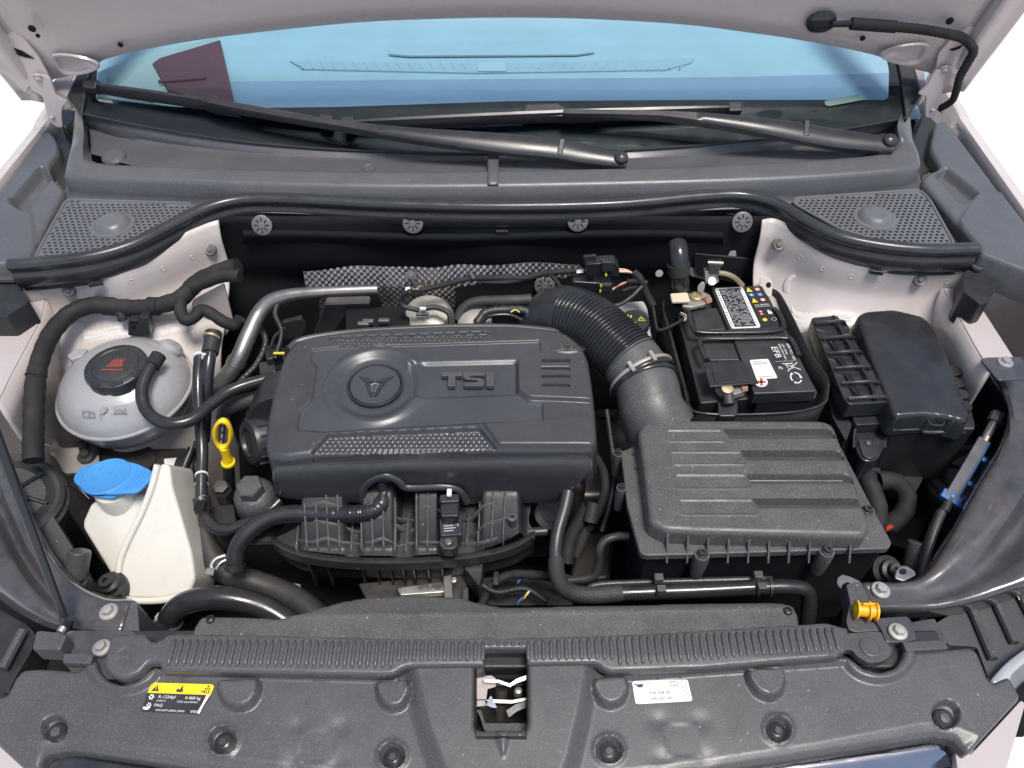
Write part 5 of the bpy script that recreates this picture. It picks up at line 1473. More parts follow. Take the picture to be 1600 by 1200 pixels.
# slanting lamp mount with a knurled stud behind the brace
lm = thing('lamp_mount', 'grey plastic lamp mount tube beside the foot of the washer bottle', 'mount', P(120, 880, -.2))
slab('arm', [(50, 778), (68, 782), (110, 850), (138, 900), (130, 920), (96, 880), (60, 830)], (-.13, -.36, .2, 0), (0, 0, -.05), M['plastic_front'], lm, .006, rnd=6)
MB().tube([P(125, 860, -.10), P(118, 905, -.13)], m_px(33, P(120, 880, -.12)) / 2, 24, n=2).build('tube', M['plastic_front'], lm, bevel=.003)
gm = thing('rubber_mount', 'dark stepped rubber mount below the washer bottle', 'mount', P(168, 905, -.2))
MB().lathe(P(168, 910, -.15), (0, -.2, 1), [(.022, -.05), (.021, -.012), (.016, -.008), (.015, .0), (.010, .003), (.009, .009), (.004, .009), (.003, .003), (.0005, .003)], 32).build('mount', M['plastic_dark'], gm)
# ================================================================== air filter box
ab = thing('air_filter_box', 'wide black air filter box with a ribbed lid', 'air filter box', P(1180, 850, -.25))
AB = (.0, -.25, .04, 0)
lid = [(996, 672), (1006, 658), (1030, 654), (1285, 655), (1303, 662), (1330, 730), (1361, 822), (1352, 838), (1100, 832), (1040, 829), (1014, 815), (1006, 740)]
lw = wpoly(rounded(lid, 9, 4), AB)
rects = [[(1040, 672), (1128, 672), (1133, 690), (1043, 690)], [(1046, 706), (1157, 706), (1165, 726), (1050, 726)], [(1053, 742), (1165, 742), (1175, 763), (1059, 763)], [(1060, 781), (1175, 781), (1186, 804), (1067, 804)]]
rects_w = [wpoly(rounded(r, 4, 2), AB) for r in rects]
groov = [(1130, 672, 1300, 1306), (1157, 706, 1313, 1320), (1165, 743, 1327, 1334), (1176, 781, 1343, 1350)]
gw = []
for xa, yk, xb, xe in groov:
    poly = wpoly([(xa + 2, yk - 1), (xb - 6, yk - 1), (xe - 1, yk + 4), (xe + 1, yk + 12), (xa + 10, yk + 12), (xa + 6, yk + 5)], AB)
    gw.append((poly, PL(1200, yk, AB)[1], PL(1200, yk + 14, AB)[1]))
def abz(X, Y):
    Z = plane_z(AB)(X, Y)
    for p_, ya, yb in gw:
        d = sdf(X, Y, p_)
        ramp = np.clip((Y - yb) / (ya - yb), 0, 1)
        Z = Z - .012 * sstep(d, .0026) * ramp ** .6
    for p_ in rects_w:
        d = sdf(X, Y, p_)
        Z = Z - .0008 * sstep(d, .003) + .0012 * np.exp(-(d / .0012) ** 2)
    return Z
obj('lid', field(lw, abz, .0014, rim=.009, skirt=.022, skirt_out=.001), M['plastic_dusty'], ab, sharp=50)
fl2 = [(970, 705), (984, 700), (1000, 690), (1310, 690), (1362, 790), (1394, 848), (1389, 857), (1010, 868), (1000, 864), (980, 790)]
pprism('flange', fl2, -.034, .012, M['plastic_dusty'], ab, rnd=5, bevel=.002)
pprism('lower_box', [(985, 720), (1320, 712), (1384, 853), (1378, 857), (1006, 868)], -.047, .20, M['void'], ab, rnd=5, bevel=.004, scale=.97)  # near black base stands in for shade below the lid flange
for k in range(10):
    px = 1046 + k * 32.2
    p = PL(px, 836, AB) + np.array([0, -.012, -.022])
    MB().add([p + np.array([-.0012, .02, .016]), p + np.array([-.0012, -.006, -.018]), p + np.array([-.0012, .02, -.018]), p + np.array([.0012, .02, .016]), p + np.array([.0012, -.006, -.018]), p + np.array([.0012, .02, -.018])], [(0, 1, 2), (5, 4, 3), (0, 3, 4, 1), (1, 4, 5, 2), (2, 5, 3, 0)]).build('web', M['plastic_dusty'], ab)
for k in range(5):
    p = P(985 + k * 4.2, 715 + k * 22, -.04)
    MB().add([p + np.array([.014, -.0012, .024]), p + np.array([-.006, -.0012, -.002]), p + np.array([.014, -.0012, -.002]), p + np.array([.014, .0012, .024]), p + np.array([-.006, .0012, -.002]), p + np.array([.014, .0012, -.002])], [(0, 1, 2), (5, 4, 3), (0, 3, 4, 1), (1, 4, 5, 2), (2, 5, 3, 0)]).build('web', M['plastic_dusty'], ab)
for px, py in ((1097, 866), (1292, 861), (1355, 798), (971, 762), (966, 708)):
    big = px > 1050
    c_ = P(px, py, -.033); r_ = m_px(25 if big else 16, c_) / 2
    bs = MB().lathe(c_, (0, 0, 1), [(r_ * .8, -.05), (r_, -.028), (r_, -.002), (r_ * .95, .0), (r_ * .6, .0)], 28).build('screw_boss', M['plastic_dusty'], ab)
    MB().lathe(c_, (0, -.05, 1), [(r_ * .72, -.001), (r_ * .70, .002), (r_ * .5, .0035), (r_ * .48, .007), (r_ * .25, .007), (r_ * .22, .004), (.0003, .004)], 20).build('screw', M['plastic_dark'], bs)
for px in (1038, 1062, 1100, 1122, 1150, 1180):
    p = P(px, 880, -.10)
    MB().box(p + np.array([0, .006, -.01]), (.0022, .012, .07)).build('box_rib', M['plastic_dark'], ab)
qq = Quad([(1120, 868), (1280, 863), (1280, 878), (1120, 883)], (-.08, P(1200, 874, -.08)[1], 8, 0), .003)
mb = MB()
for k in range(16):
    qq.rect(mb, .02 + k * .03 if k < 9 else .3 + k * .035, .35, (.02 + k * .03 if k < 9 else .3 + k * .035) + .018, .6)
qq.rect(mb, .45, .1, .55, .9)
mb.build('stamped_code', M['ink_grey'], ab)
hose('drain_pipe', [(985, 838, -.08), (965, 838, -.085), (945, 845, -.09), (937, 860, -.10), (936, 880, -.12), (925, 902, -.14), (880, 908, -.15)], 14, M['plastic'], ab)

# intake duct from the lid to the turbo
dk = thing('intake_duct', 'fat black intake duct with a ribbed bellows above the air filter box', 'duct', P(980, 600, -.1))
cl = [(1030, 668, -.04), (1018, 640, -.018), (1012, 612, -.006), (1004, 592, .0), (985, 566, .008), (958, 540, .016), (930, 514, .022), (900, 498, .02), (874, 494, .008), (852, 508, -.02), (846, 530, -.06)]
w3 = [P(*q) for q in cl]
cc_ = catmull(w3, 200)
R0 = m_px(96, w3[5]) / 2
def drf(u, s):
    if u < .12: return R0 * (1.12 - .1 * u / .12)
    if u < .30: return R0 * 1.0
    if .34 < u < .70:
        ph = (u - .34) / .36 * 20 * 2 * math.pi
        return R0 * (1.0 + .05 * (math.sin(ph)))
    return R0 * (.99 if u < .72 else 1.02)
MB().tube(cc_[:70], 1, 44, n=70, rf=lambda u, s: R0 * (1.12 - .12 * min(1, u * 69 / 24)), cap=False).build('cuff', M['plastic_dusty'], dk, sharp=60)
MB().tube(cc_[66:146], 1, 44, n=420, rf=lambda u, s: R0 * (.985 + .045 * math.sin(u * 24 * 2 * math.pi)), cap=False).build('bellows', M['plastic_soft'], dk, sharp=70)
MB().tube(cc_[142:], 1, 44, n=58, rf=lambda u, s: R0 * 1.02, cap=True).build('elbow', M['plastic'], dk, sharp=60)
i = 52
def ringat(i, r, w_, mat_, name, parent=dk):
    t = cc_[i + 1] - cc_[i - 1]; t /= np.linalg.norm(t)
    return MB().lathe(cc_[i], t, [(r * .95, -w_ / 2), (r, -w_ / 2), (r * 1.02, -w_ * .2), (r * 1.02, w_ * .2), (r, w_ / 2), (r * .95, w_ / 2)], 48).build(name, mat_, parent)
ringat(50, R0 * 1.10, .006, M['cast'], 'clamp_band')
ringat(46, R0 * 1.09, .006, M['plastic_soft'], 'clamp_band')
ringat(42, R0 * 1.06, .006, M['plastic_soft'], 'clamp_band')
for ang in (-.5, .25):
    t = cc_[52] - cc_[48]; t /= np.linalg.norm(t)
    fa, fb, fn = frame_of(t)
    d = np.array([math.sin(ang), -.35, .9]); d = d - fn * np.dot(d, fn); d /= np.linalg.norm(d)
    MB().box(cc_[50] + d * R0 * 1.13, (.006, .018, .007), np.cross(fn, d), fn, d).build('clamp_tab', M['cast'], dk, bevel=.001)

# ================================================================== brake fluid reservoir
rv = thing('brake_reservoir', 'dull white brake fluid reservoir with a black cap behind the intake duct', 'reservoir', P(1010, 520, -.12))
pprism('tank', [(960, 472), (1006, 469), (1012, 480), (1024, 560), (1010, 575), (965, 560)], -.03, .07, M['reservoir'], rv, rnd=4, bevel=.004)
c_ = P(992, 500, -.012)
rc = MB().lathe(c_, (0, -.1, 1), [(.026, -.03), (.0265, -.004), (.024, .0), (.001, .001)], 36, rf=lambda u, r, h: 1 + (.02 * math.cos(60 * math.pi * u) if h < -.004 else 0)).build('cap', M['plastic_dark'], rv)
mb = MB()
def cp_(pts): mb.add([c_ + np.array([a, b, .0016]) for a, b in pts], [tuple(range(len(pts)))])
for cx, cy, ro, ri in ((-.012, .009, .0075, .0055), (-.012, .009, .003, .0)):
    for k in range(16):
        t0_, t1_ = 2 * math.pi * k / 16, 2 * math.pi * (k + 1) / 16
        cp_([(cx + ri * math.cos(t0_), cy + ri * math.sin(t0_)), (cx + ro * math.cos(t0_), cy + ro * math.sin(t0_)), (cx + ro * math.cos(t1_), cy + ro * math.sin(t1_)), (cx + ri * math.cos(t1_), cy + ri * math.sin(t1_))][(1 if ri == 0 else 0):])
tri = [(.004, -.004), (.018, -.004), (.011, .008)]
for k in range(3):
    a, b = np.array(tri[k]), np.array(tri[(k + 1) % 3]); n_ = np.array([-(b - a)[1], (b - a)[0]]); n_ = n_ / np.linalg.norm(n_) * .0012
    cp_([a, b, b + n_, a + n_])
cp_([(.0105, -.001), (.0115, -.001), (.0115, .004), (.0105, .004)])
for k in range(12):
    t0_, t1_ = 2 * math.pi * k / 12, 2 * math.pi * (k + 1) / 12
    cp_([(-.007 + a * math.cos(t), -.009 + .6 * a * math.sin(t)) for a, t in ((.006, t0_), (.0075, t0_), (.0075, t1_), (.006, t1_))])
mb.build('cap_symbols', M['ink_yellow'], rc)

# ================================================================== battery
bt_ = thing('battery', 'black car battery with printed labels and folding handles', 'battery', P(1165, 560, -.2))
pprism('case', [(1056, 484), (1190, 450), (1279, 614), (1094, 630)], -.022, .17, M['plastic_dark'], bt_, rnd=4, bevel=.003)
BT = flat(.0)
pprism('top_block', [(1110, 448), (1193, 446), (1276, 611), (1178, 615), (1160, 566), (1146, 530), (1128, 490)], .0, .024, M['plastic'], bt_, rnd=3, bevel=.0025)
pprism('front_step', [(1179, 618), (1277, 613), (1274, 622), (1184, 628)], -.02, .03, M['plastic_dark'], bt_, rnd=2)
pprism('cell_cover', [(1080, 485), (1122, 480), (1137, 514), (1092, 517), (1086, 510)], -.008, .02, M['plastic'], bt_, rnd=4, bevel=.002)
pprism('cell_cover', [(1099, 530), (1143, 528), (1158, 562), (1108, 563), (1098, 540)], -.006, .02, M['plastic'], bt_, rnd=4, bevel=.002)
fp = pprism('terminal_flap', [(1099, 566), (1157, 562), (1187, 598), (1109, 604)], .012, .003, M['plastic_soft'], bt_, rnd=2, bevel=.001)
pprism('flap_panel', [(1110, 568), (1152, 566), (1170, 592), (1172, 596), (1122, 599), (1117, 594)], .0132, .001, M['plastic_soft'], fp, rnd=5, bevel=.0005)
for pts in ([(1076, 486), (1082, 510), (1093, 518), (1150, 519), (1210, 517), (1224, 510), (1217, 490), (1209, 482)], [(1104, 562), (1093, 537), (1102, 529), (1160, 528), (1224, 527), (1237, 533), (1249, 556)]):
    w4 = [P(a, b, .005) for a, b in pts]
    MB().tube(w4, .0042, 10, n=70, squash=.8).build('handle', M['plastic_soft'], bt_)
pprism('bridge', [(1126, 519), (1160, 519), (1162, 526), (1128, 526)], .003, .01, M['plastic_soft'], bt_, rnd=1)
# main label: white border with a dark field of fine print
q = Quad([(1116, 451), (1160, 449), (1189, 512), (1143, 514)], BT, .0008)
mb = MB(); q.poly(mb, [(u, v) for u, v in rounded([(0, 0), (1, 0), (1, 1), (0, 1)], .07, 3)], 0, .0006)
lb1 = mb.build('data_label', M['paper'], bt_)
mb = MB(); q.rect(mb, .13, .03, .86, .97, .0004); mb.build('print_field', M['paper_black'], lb1)
random.seed(11)
mb = MB()
for r_ in range(26):
    v = .06 + r_ * .0345
    u = .16
    while u < .80:
        L_ = random.uniform(.02, .09)
        if random.random() < .78: q.rect(mb, u, v, min(.83, u + L_), v + .017, .0007)
        u += L_ + .015
tag(mb.build('fine_print', M['ink_pale'], lb1), kind='stuff')
mb = MB()
for r_ in range(15):
    q.rect(mb, .89, .05 + r_ * .062, .89 + random.uniform(.03, .06), .05 + r_ * .062 + .02, .0006)
    q.rect(mb, .03, .05 + r_ * .062, .03 + random.uniform(.03, .07), .05 + r_ * .062 + .03, .0006)
tag(mb.build('border_print', M['ink_grey'], lb1), kind='stuff')
# warning pictograms
q = Quad([(1161, 449), (1190, 448), (1222, 507), (1192, 511)], BT, .0008)
mb = MB(); q.rect(mb, 0, 0, 1, 1, 0, .0005); lb2 = mb.build('warning_label', M['paper_black'], bt_)
mbs = {k: MB() for k in ('ink_yellow', 'ink_blue', 'cap_red', 'ink_white')}
def disc(key, u, v, r, hole_=0.0, l=.0006):
    k_ = q.w / q.h
    for i in range(14):
        a0, a1 = 2 * math.pi * i / 14, 2 * math.pi * (i + 1) / 14
        pts = [(u + hole_ * math.cos(a0), v + hole_ * k_ * math.sin(a0)), (u + r * math.cos(a0), v + r * k_ * math.sin(a0)), (u + r * math.cos(a1), v + r * k_ * math.sin(a1)), (u + hole_ * math.cos(a1), v + hole_ * k_ * math.sin(a1))]
        q.poly(mbs[key], pts[(1 if hole_ == 0 else 0):], l)
for v, u in ((.08, .22), (.36, .22)):
    q.poly(mbs['ink_yellow'], [(u - .16, v + .055), (u + .16, v + .055), (u, v - .06)], .0005)
for v in (.08, .36):
    disc('ink_white', .68, v, .13, .0, .0005); disc('cap_red', .68, v, .15, .11, .0007); q.line(mbs['cap_red'], .60, v - .03, .76, v + .03, .0012, .0008)
disc('ink_blue', .22, .22, .15); disc('ink_blue', .68, .22, .15); disc('ink_white', .22, .22, .06, 0, .0008); disc('ink_white', .68, .22, .05, 0, .0008)
q.text(mbs['ink_white'], 'VLA B0000A', .12, .50, .035, .0006, .75)
q.rect(mbs['ink_white'], .08, .525, .9, .532, .0006)
q.line(mbs['cap_red'], .12, .62, .38, .74, .0016, .0006); q.line(mbs['cap_red'], .38, .62, .12, .74, .0016, .0006); q.rect(mbs['ink_white'], .2, .63, .3, .72, .0005)
q.rect(mbs['ink_white'], .6, .63, .72, .73, .0006); q.rect(mbs['ink_white'], .74, .66, .80, .73, .0006)
disc('ink_yellow', .26, .85, .12); disc('ink_white', .72, .86, .13, .115)
for k, m_ in mbs.items(): tag(m_.build('pictogram', M[k], lb2), kind='stuff')
# type print read from the fuse box side
q = Quad([(1234, 537), (1252, 578), (1217, 580), (1196, 538)], BT, .0006)      # u runs forward, v to the tank side
mb = MB()
q.text(mb, '6R0 915 105', .0, .16, .13, 0, .62)
q.text(mb, '12V 59Ah', .0, .36, .09, 0, .42); q.text(mb, '320A DIN 540A', .0, .50, .09, 0, .60)
q.text(mb, 'EFB', .10, .84, .26, 0, .42)
q.line(mb, .66, .05, .66, .95, .0004)
mb.build('type_print', M['ink_white'], bt_)
q = Quad([(1220, 568), (1250, 566), (1262, 599), (1232, 601)], BT, .0006)
mb = MB()
q.line(mb, .05, .0, .9, .36, .0012); q.line(mb, .85, .0, .2, .40, .0012); q.rect(mb, .15, .02, .6, .05); q.line(mb, .2, .05, .3, .3, .0008); q.line(mb, .55, .05, .5, .3, .0008)
q.text(mb, 'Pb', -.2, .28, .14, 0, .2)
for k in range(3):
    t = 2 * math.pi * k / 3 - math.pi / 2
    for j in range(6):
        a0 = t + j * .28; a1 = t + (j + 1) * .28
        q.line(mb, .5 + .26 * math.cos(a0), .72 + .24 * math.sin(a0), .5 + .26 * math.cos(a1), .72 + .24 * math.sin(a1), .0022 if j < 5 else .004)
mb.build('recycling_mark', M['ink_white'], bt_)
q = Quad([(1171, 563), (1200, 561), (1215, 591), (1182, 593)], BT, .0006)
mb = MB(); q.poly(mb, rounded([(0, 0), (1, 0), (1, 1), (0, 1)], .08, 3), 0, .0004); lb3 = mb.build('white_label', M['paper'], bt_)
mb = MB()
for v, n_ in ((.10, 5), (.17, 8), (.24, 8), (.88, 8)):
    for k in range(n_): q.rect(mb, .12 + k * .095, v, .12 + k * .095 + .07, v + .035, .0004)
mb.build('label_print', M['ink_grey'], lb3)
q = Quad([(1179, 590), (1199, 590), (1200, 605), (1180, 605)], BT, .0007)
mb = MB(); q.poly(mb, [(u, v) for u, v in ell(.5, .5, .5, .5, 24)], 0, .0003); lb4 = mb.build('plus_sticker', M['paper'], bt_)
mb = MB(); q.rect(mb, .4, .1, .6, .9, .0006); q.rect(mb, .15, .4, .85, .6, .0006); mb.build('plus_sign', M['cap_red'], lb4)
MB().lathe(P(1222, 617, -.012) + np.array([0, -.002, 0]), (0, -1, .2), [(.004, 0), (.004, .0015), (.0025, .002), (.0024, .0), (.0003, 0)], 16).build('vent_hole', M['paper'], bt_)

tr_ = thing('battery_tray', 'black plastic tray with thin upright walls around the battery', 'tray', P(1165, 640, -.2))
loop = [(1036, 474), (1046, 466), (1100, 462)]
wallpts = [(1040, 468), (1036, 480), (1052, 540), (1068, 600), (1076, 634), (1092, 645), (1150, 648), (1240, 644), (1285, 632), (1293, 615), (1292, 590), (1268, 556), (1240, 500), (1218, 460), (1205, 452)]
w5 = [P(a, b, -.022) for a, b in wallpts]
top5 = catmull(w5, 90)
MB().grid([top5, [p + np.array([0, 0, -.04]) for p in top5], [p * .995 + np.array([0, 0, -.14]) for p in top5]]).build('wall', M['plastic_dark'], tr_, solid=.003)
MB().tube(top5, .0022, 8, n=110).build('wall_lip', M['plastic_soft'], tr_)
pprism('pillar', [(1122, 622), (1150, 620), (1154, 630), (1152, 650), (1122, 650)], -.018, .06, M['plastic'], tr_, rnd=7, bevel=.003)
hose('edge_strip', [(1046, 520, -.05), (1062, 580, -.06), (1078, 628, -.07)], 7, M['plastic_dark'], tr_)

# terminals
tm = thing('battery_clamp', 'metal battery clamp with a cream plate and copper nut beside the black hose', 'clamp', P(1080, 465, .0))
pprism('cover_plate', [(1047, 458), (1074, 456), (1079, 470), (1050, 471)], .016, .006, M['pale_grey_green'], tm, rnd=2.5).data.materials[0] = mat('cream plastic plate', (.62, .55, .40), .45, vary=.1)
pprism('clamp_plate', [(1074, 458), (1100, 455), (1112, 462), (1104, 474), (1080, 480), (1066, 478), (1066, 470)], .006, .008, M['cast'], tm, rnd=3)
c_ = P(1088, 464, .008)
MB().lathe(c_, (0, 0, 1), [(.011, -.01), (.011, .003), (.0085, .004), (.008, .001), (.0005, .001)], 24).build('post_ring', M['brass'], tm)
MB().tube([P(1101, 471, .008), P(1109, 468, .008)], .0075, 6, n=2).build('nut', M['copper'], tm, bevel=.0008)
MB().tube([P(1106, 469.4, .008), P(1109.6, 467.8, .008)], .0048, 16, n=2).build('bolt_end', M['copper'], tm)
slab('upright_tab', [(1089, 452), (1092, 446), (1098, 441), (1102, 444), (1100, 456), (1092, 458)], (.03, P(1095, 450, .02)[1], 3.0, 0), (0, .004, 0), M['cast'], tm, .001, rnd=3)
slab('post_block', [(1101, 424), (1120, 424), (1124, 440), (1120, 444), (1102, 444)], (.03, P(1112, 436, .03)[1], 4.0, 0), (0, .014, -.002), M['cast'], tm, .0015, rnd=2)
slab('top_plate', [(1106, 409), (1129, 409), (1131, 414), (1126, 418), (1124, 430), (1108, 428)], (.05, P(1116, 420, .05)[1], 4.0, 0), (0, .01, -.002), M['dark_steel'], tm, .0012, rnd=2)
MB().tube([P(1106, 410, .066), P(1130, 411, .066)], .0022, 8, n=2).build('bright_edge', M['steel'], tm)
MB().lathe(P(1112, 440, .03), (0, -.6, .8), [(.007, -.004), (.007, .003), (.0005, .0035)], 20).build('bolt_head', M['alu'], tm)
hose('brown_cable', [(1122, 426, .045), (1135, 428, .04), (1148, 434, .03), (1160, 446, .01)], 8, M['brass'], tm)
hose('sensor_wire', [(1074, 486, -.01), (1070, 482, .0), (1072, 494, .0), (1066, 500, -.005), (1048, 510, -.01), (1030, 516, -.012), (1025, 508, -.01), (1020, 480, .0), (1010, 450, .02), (1000, 432, .035)], 5, M['tape'], tm)
hose('pink_wire', [(1062, 490, .002), (1070, 496, .002), (1068, 502, -.003)], 1.6, M['copper'], tm)
hose('white_wire', [(1064, 488, .002), (1073, 494, .002), (1070, 501, -.003)], 1.4, M['paper'], tm)
t2 = thing('battery_clamp', 'metal clamp with a copper nut under the flap at the front of the battery', 'clamp', P(1140, 608, -.02))
pprism('clamp_plate', [(1118, 602), (1160, 600), (1166, 610), (1150, 616), (1128, 614)], .0, .012, M['cast'], t2, rnd=3)
MB().lathe(P(1136, 608, .006), (0, -.2, 1), [(.009, -.012), (.009, .003), (.001, .004)], 20).build('post', M['brass'], t2)
MB().tube([P(1157, 608, .0), P(1166, 606, .0)], .0070, 6, n=2).build('nut', M['copper'], t2, bevel=.0008)
MB().tube([P(1136, 612, -.002), P(1139, 632, -.012)], .0095, 14, n=2).build('cable_boot', M['rubber_matte'], t2)

# hose going through the bulkhead, connectors on the firewall
bk = thing('bulkhead_hose', 'fat black hose elbow entering the firewall behind the battery', 'hose', P(1060, 430, .02))
hose('hose', [(1058, 384, .075), (1060, 395, .072), (1061, 415, .055), (1062, 440, .025), (1064, 470, -.02)], 32, M['rubber'], bk)
hose('collar', [(1060, 412, .058), (1061, 428, .04)], 36, M['rubber_matte'], bk)
for nm, pts, lab in (('upper', [(890, 424, .045), (906, 423, .045)], ''),):
    pass
cn = thing('wiring_connectors', 'two black wiring plugs with coloured wires on a firewall bracket', 'connector', P(930, 440, .03))
yy = P(930, 430, .05)[1]
yprism('bracket', [(911, 402), (932, 400), (930, 415), (926, 440), (916, 432), (914, 415)], yy + .004, .006, M['plastic'], cn, rnd=2)
for pts in ([(915, 413), (960, 410), (968, 418), (968, 432), (915, 432)], [(895, 440), (958, 444), (960, 452), (955, 460), (920, 456), (895, 450)]):
    yprism('plug', pts, yy - .004, .022, M['plastic_soft'], cn, rnd=3, bevel=.002)
yprism('latch', [(940, 410), (958, 410), (958, 424), (940, 425)], yy - .009, .01, M['plastic'], cn, rnd=2)
yprism('latch', [(937, 446), (955, 447), (955, 458), (940, 456)], yy - .009, .01, M['plastic'], cn, rnd=2)
for a, b in ((947, 430), (939, 447), (938, 455)):
    yprism('yellow_dot', ell(a, b, 1.8, 2.2, 10), yy - .0105, .002, M['ink_yellow'], cn, bevel=0)
for k, m_ in enumerate(('copper', 'red', 'paper', 'copper')):
    hose('wire', [(966, 420 + k * 1.6, .052), (980, 422 + k * 1.2, .05), (992, 428, .045)], 2.4, M[m_], cn)
    hose('wire', [(957, 450 + k * 1.2, .035), (970, 446 - k * .8, .035), (982, 440, .035)], 2.2, M[('red', 'copper', 'paper', 'brass')[k]], cn)
    hose('wire', [(898, 424 + k * .9, .05), (912, 421 + k * 1.4, .05)], 2.0, M[('paper', 'paper', 'copper', 'paper')[k]], cn)
hose('loom', [(990, 426, .046), (1000, 436, .04), (1008, 455, .02), (1020, 478, .0)], 13, M['tape'], cn)
hose('loom', [(980, 440, .036), (998, 441, .035), (1010, 460, .015)], 8, M['tape'], cn)
hose('loom', [(972, 455, .03), (985, 450, .03), (1000, 449, .025)], 5, M['tape'], cn)
lo = thing('firewall_cable', 'black cables strung along the silver heat shield', 'cable', P(780, 440, .03))
hose('cable', [(655, 454, .05), (690, 446, .055), (730, 436, .06), (770, 434, .062), (820, 434, .058), (850, 427, .058), (900, 423, .055)], 9, M['tape'], lo)
hose('cable', [(745, 440, .055), (790, 441, .055), (830, 434, .055), (855, 428, .055), (870, 440, .05), (878, 452, .04), (895, 456, .035)], 7, M['tape'], lo)
hose('clip', [(735, 428, .066), (741, 437, .06)], 12, M['plastic_dark'], lo)
hose('cable_crimp', [(634, 453, .05), (641, 453, .05)], 9, M['paper'], lo)
hb = thing('rear_hose', 'thick black hose curving behind the engine cover below the heat shield', 'hose', P(780, 480, .0))
hose('hose', [(715, 500, .0), (725, 482, .015), (745, 472, .025), (790, 470, .03), (830, 468, .03)], 17, M['rubber_matte'], hb)
hose('corrugated', [(745, 505, .01), (760, 488, .02), (790, 484, .02), (822, 486, .02), (826, 498, .01)], 14, M['plastic_dark'], hb, rf=lambda u, s, r: r * (1 + .1 * math.sin(s * 1800)))
hose('thin_loop', [(752, 505, .012), (765, 494, .024), (795, 492, .024), (815, 500, .015)], 6, M['rubber'], hb)
hose('yellow_wire', [(798, 488, .032), (805, 484, .034), (812, 488, .032)], 2, M['ink_yellow'], hb)

# ================================================================== fuse box and relay rail
fb = thing('fuse_box', 'smooth black fuse box lid beside the white wing', 'fuse box', P(1420, 600, -.15))
FB = (.0, -.05, .05, 0)
fo = [(1338, 496), (1348, 489), (1395, 486), (1440, 494), (1453, 502), (1478, 545), (1516, 652), (1508, 660), (1480, 654), (1440, 650), (1400, 652), (1394, 646), (1360, 560)]
fx0, fx1 = PL(1345, 570, FB)[0], PL(1490, 570, FB)[0]
def fbz(X, Y): return plane_z(FB)(X, Y) + .005 * (1 - ((X - (fx0 + fx1) / 2) / ((fx1 - fx0) / 2)) ** 2)
obj('lid', field(wpoly(rounded(fo, 7, 4), FB), fbz, .003, rim=.005, skirt=.034, skirt_out=.004), M['plastic_soft'], fb, sharp=50)
pprism('base', [(1322, 508), (1340, 492), (1450, 495), (1500, 560), (1526, 668), (1510, 676), (1400, 674), (1388, 668)], -.038, .12, M['plastic_dark'], fb, rnd=6, bevel=.004)
base_rim = [P(a, b, -.034) for a, b in [(1323, 510), (1352, 580), (1390, 664), (1400, 671), (1440, 671), (1442, 675), (1476, 675), (1480, 671), (1520, 670)]]
MB().tube(base_rim, .003, 8, n=60).build('base_rim', M['plastic'], fb)
mb = MB()
fr4 = [P(a, b, -.012) for a, b in [(1449, 651), (1454, 663), (1474, 663), (1472, 651)]]
MB().tube(fr4, .0016, 6, n=4 * 6).build('latch', M['plastic_soft'], fb)
pprism('lid_tab', [(1380, 487), (1398, 486), (1398, 490), (1380, 491)], .006, .006, M['plastic_soft'], fb)
for k in range(4):
    pprism('side_clip', [(1484 + k * 5, 570 + k * 18), (1500 + k * 5, 574 + k * 18), (1506 + k * 5, 584 + k * 18), (1490 + k * 5, 588 + k * 18)], -.02, .04, M['plastic_dark'], fb, rnd=3)
rr2 = thing('relay_rail', 'ribbed black relay rail between the battery and the fuse box', 'relay holder', P(1325, 570, -.12))
pprism('rail_body', [(1267, 496), (1308, 492), (1318, 505), (1392, 618), (1390, 628), (1326, 632), (1318, 622)], -.006, .03, M['plastic_soft'], rr2, rnd=5, bevel=.002)
pprism('rail_skirt', [(1300, 540), (1320, 580), (1340, 640), (1322, 690), (1300, 650), (1285, 560)], -.05, .08, M['plastic_dark'], rr2, rnd=6, bevel=.004)
for k in range(6):
    y = 503 + k * 23.5
    xa, xb = 1275 + k * 10.2, 1319 + k * 13.2
    w6 = [P(xa, y + 2, -.002), P((xa + xb) / 2, y, .003), P(xb - 3, y - 1, .002), P(xb + 2, y + 5, -.012)]
    MB().tube(w6, .0032, 8, n=20).build('cross_rib', M['plastic_soft'], rr2)
MB().tube([P(1302, 494, .0), P(1330, 545, .0), P(1360, 600, .0), P(1368, 625, -.002)], .0026, 8, n=20).build('long_rib', M['plastic_soft'], rr2)
for k, (px, py) in enumerate(((1301, 539), (1313, 565), (1326, 592), (1334, 610))):
    pprism('slot', [(px - 9, py - 7), (px + 3, py - 7), (px + 11, py + 8), (px - 2, py + 8)], -.0052, .0008, M['void'], rr2, bevel=0)
    MB().tube([P(px - 4, py - 5, -.003), P(px + 5, py + 7, -.003)], .0018, 6, n=2).build('slot_bar', M['plastic_soft'], rr2)
eu = thing('control_plug', 'black locking plug with a lever in front of the relay rail', 'connector', P(1355, 700, -.12))
pprism('top_clip', [(1330, 648), (1372, 644), (1378, 662), (1338, 664)], -.04, .02, M['plastic_soft'], eu, rnd=3)
pprism('contact', [(1327, 640), (1352, 634), (1358, 646), (1330, 646)], -.035, .004, M['cast'], eu, rnd=2)
pprism('lever_block', [(1336, 668), (1352, 664), (1380, 664), (1385, 672), (1382, 700), (1374, 715), (1360, 722), (1346, 718), (1338, 702)], -.06, .05, M['plastic_soft'], eu, rnd=6, bevel=.003)
pprism('face', [(1340, 686), (1376, 684), (1374, 708), (1360, 718), (1348, 712)], -.056, .01, M['plastic'], eu, rnd=7)
MB().lathe(P(1357, 692, -.054), (0, -.4, 1), [(.004, -.004), (.004, .001), (.0005, .0015)], 14).build('stud', M['plastic_dark'], eu)
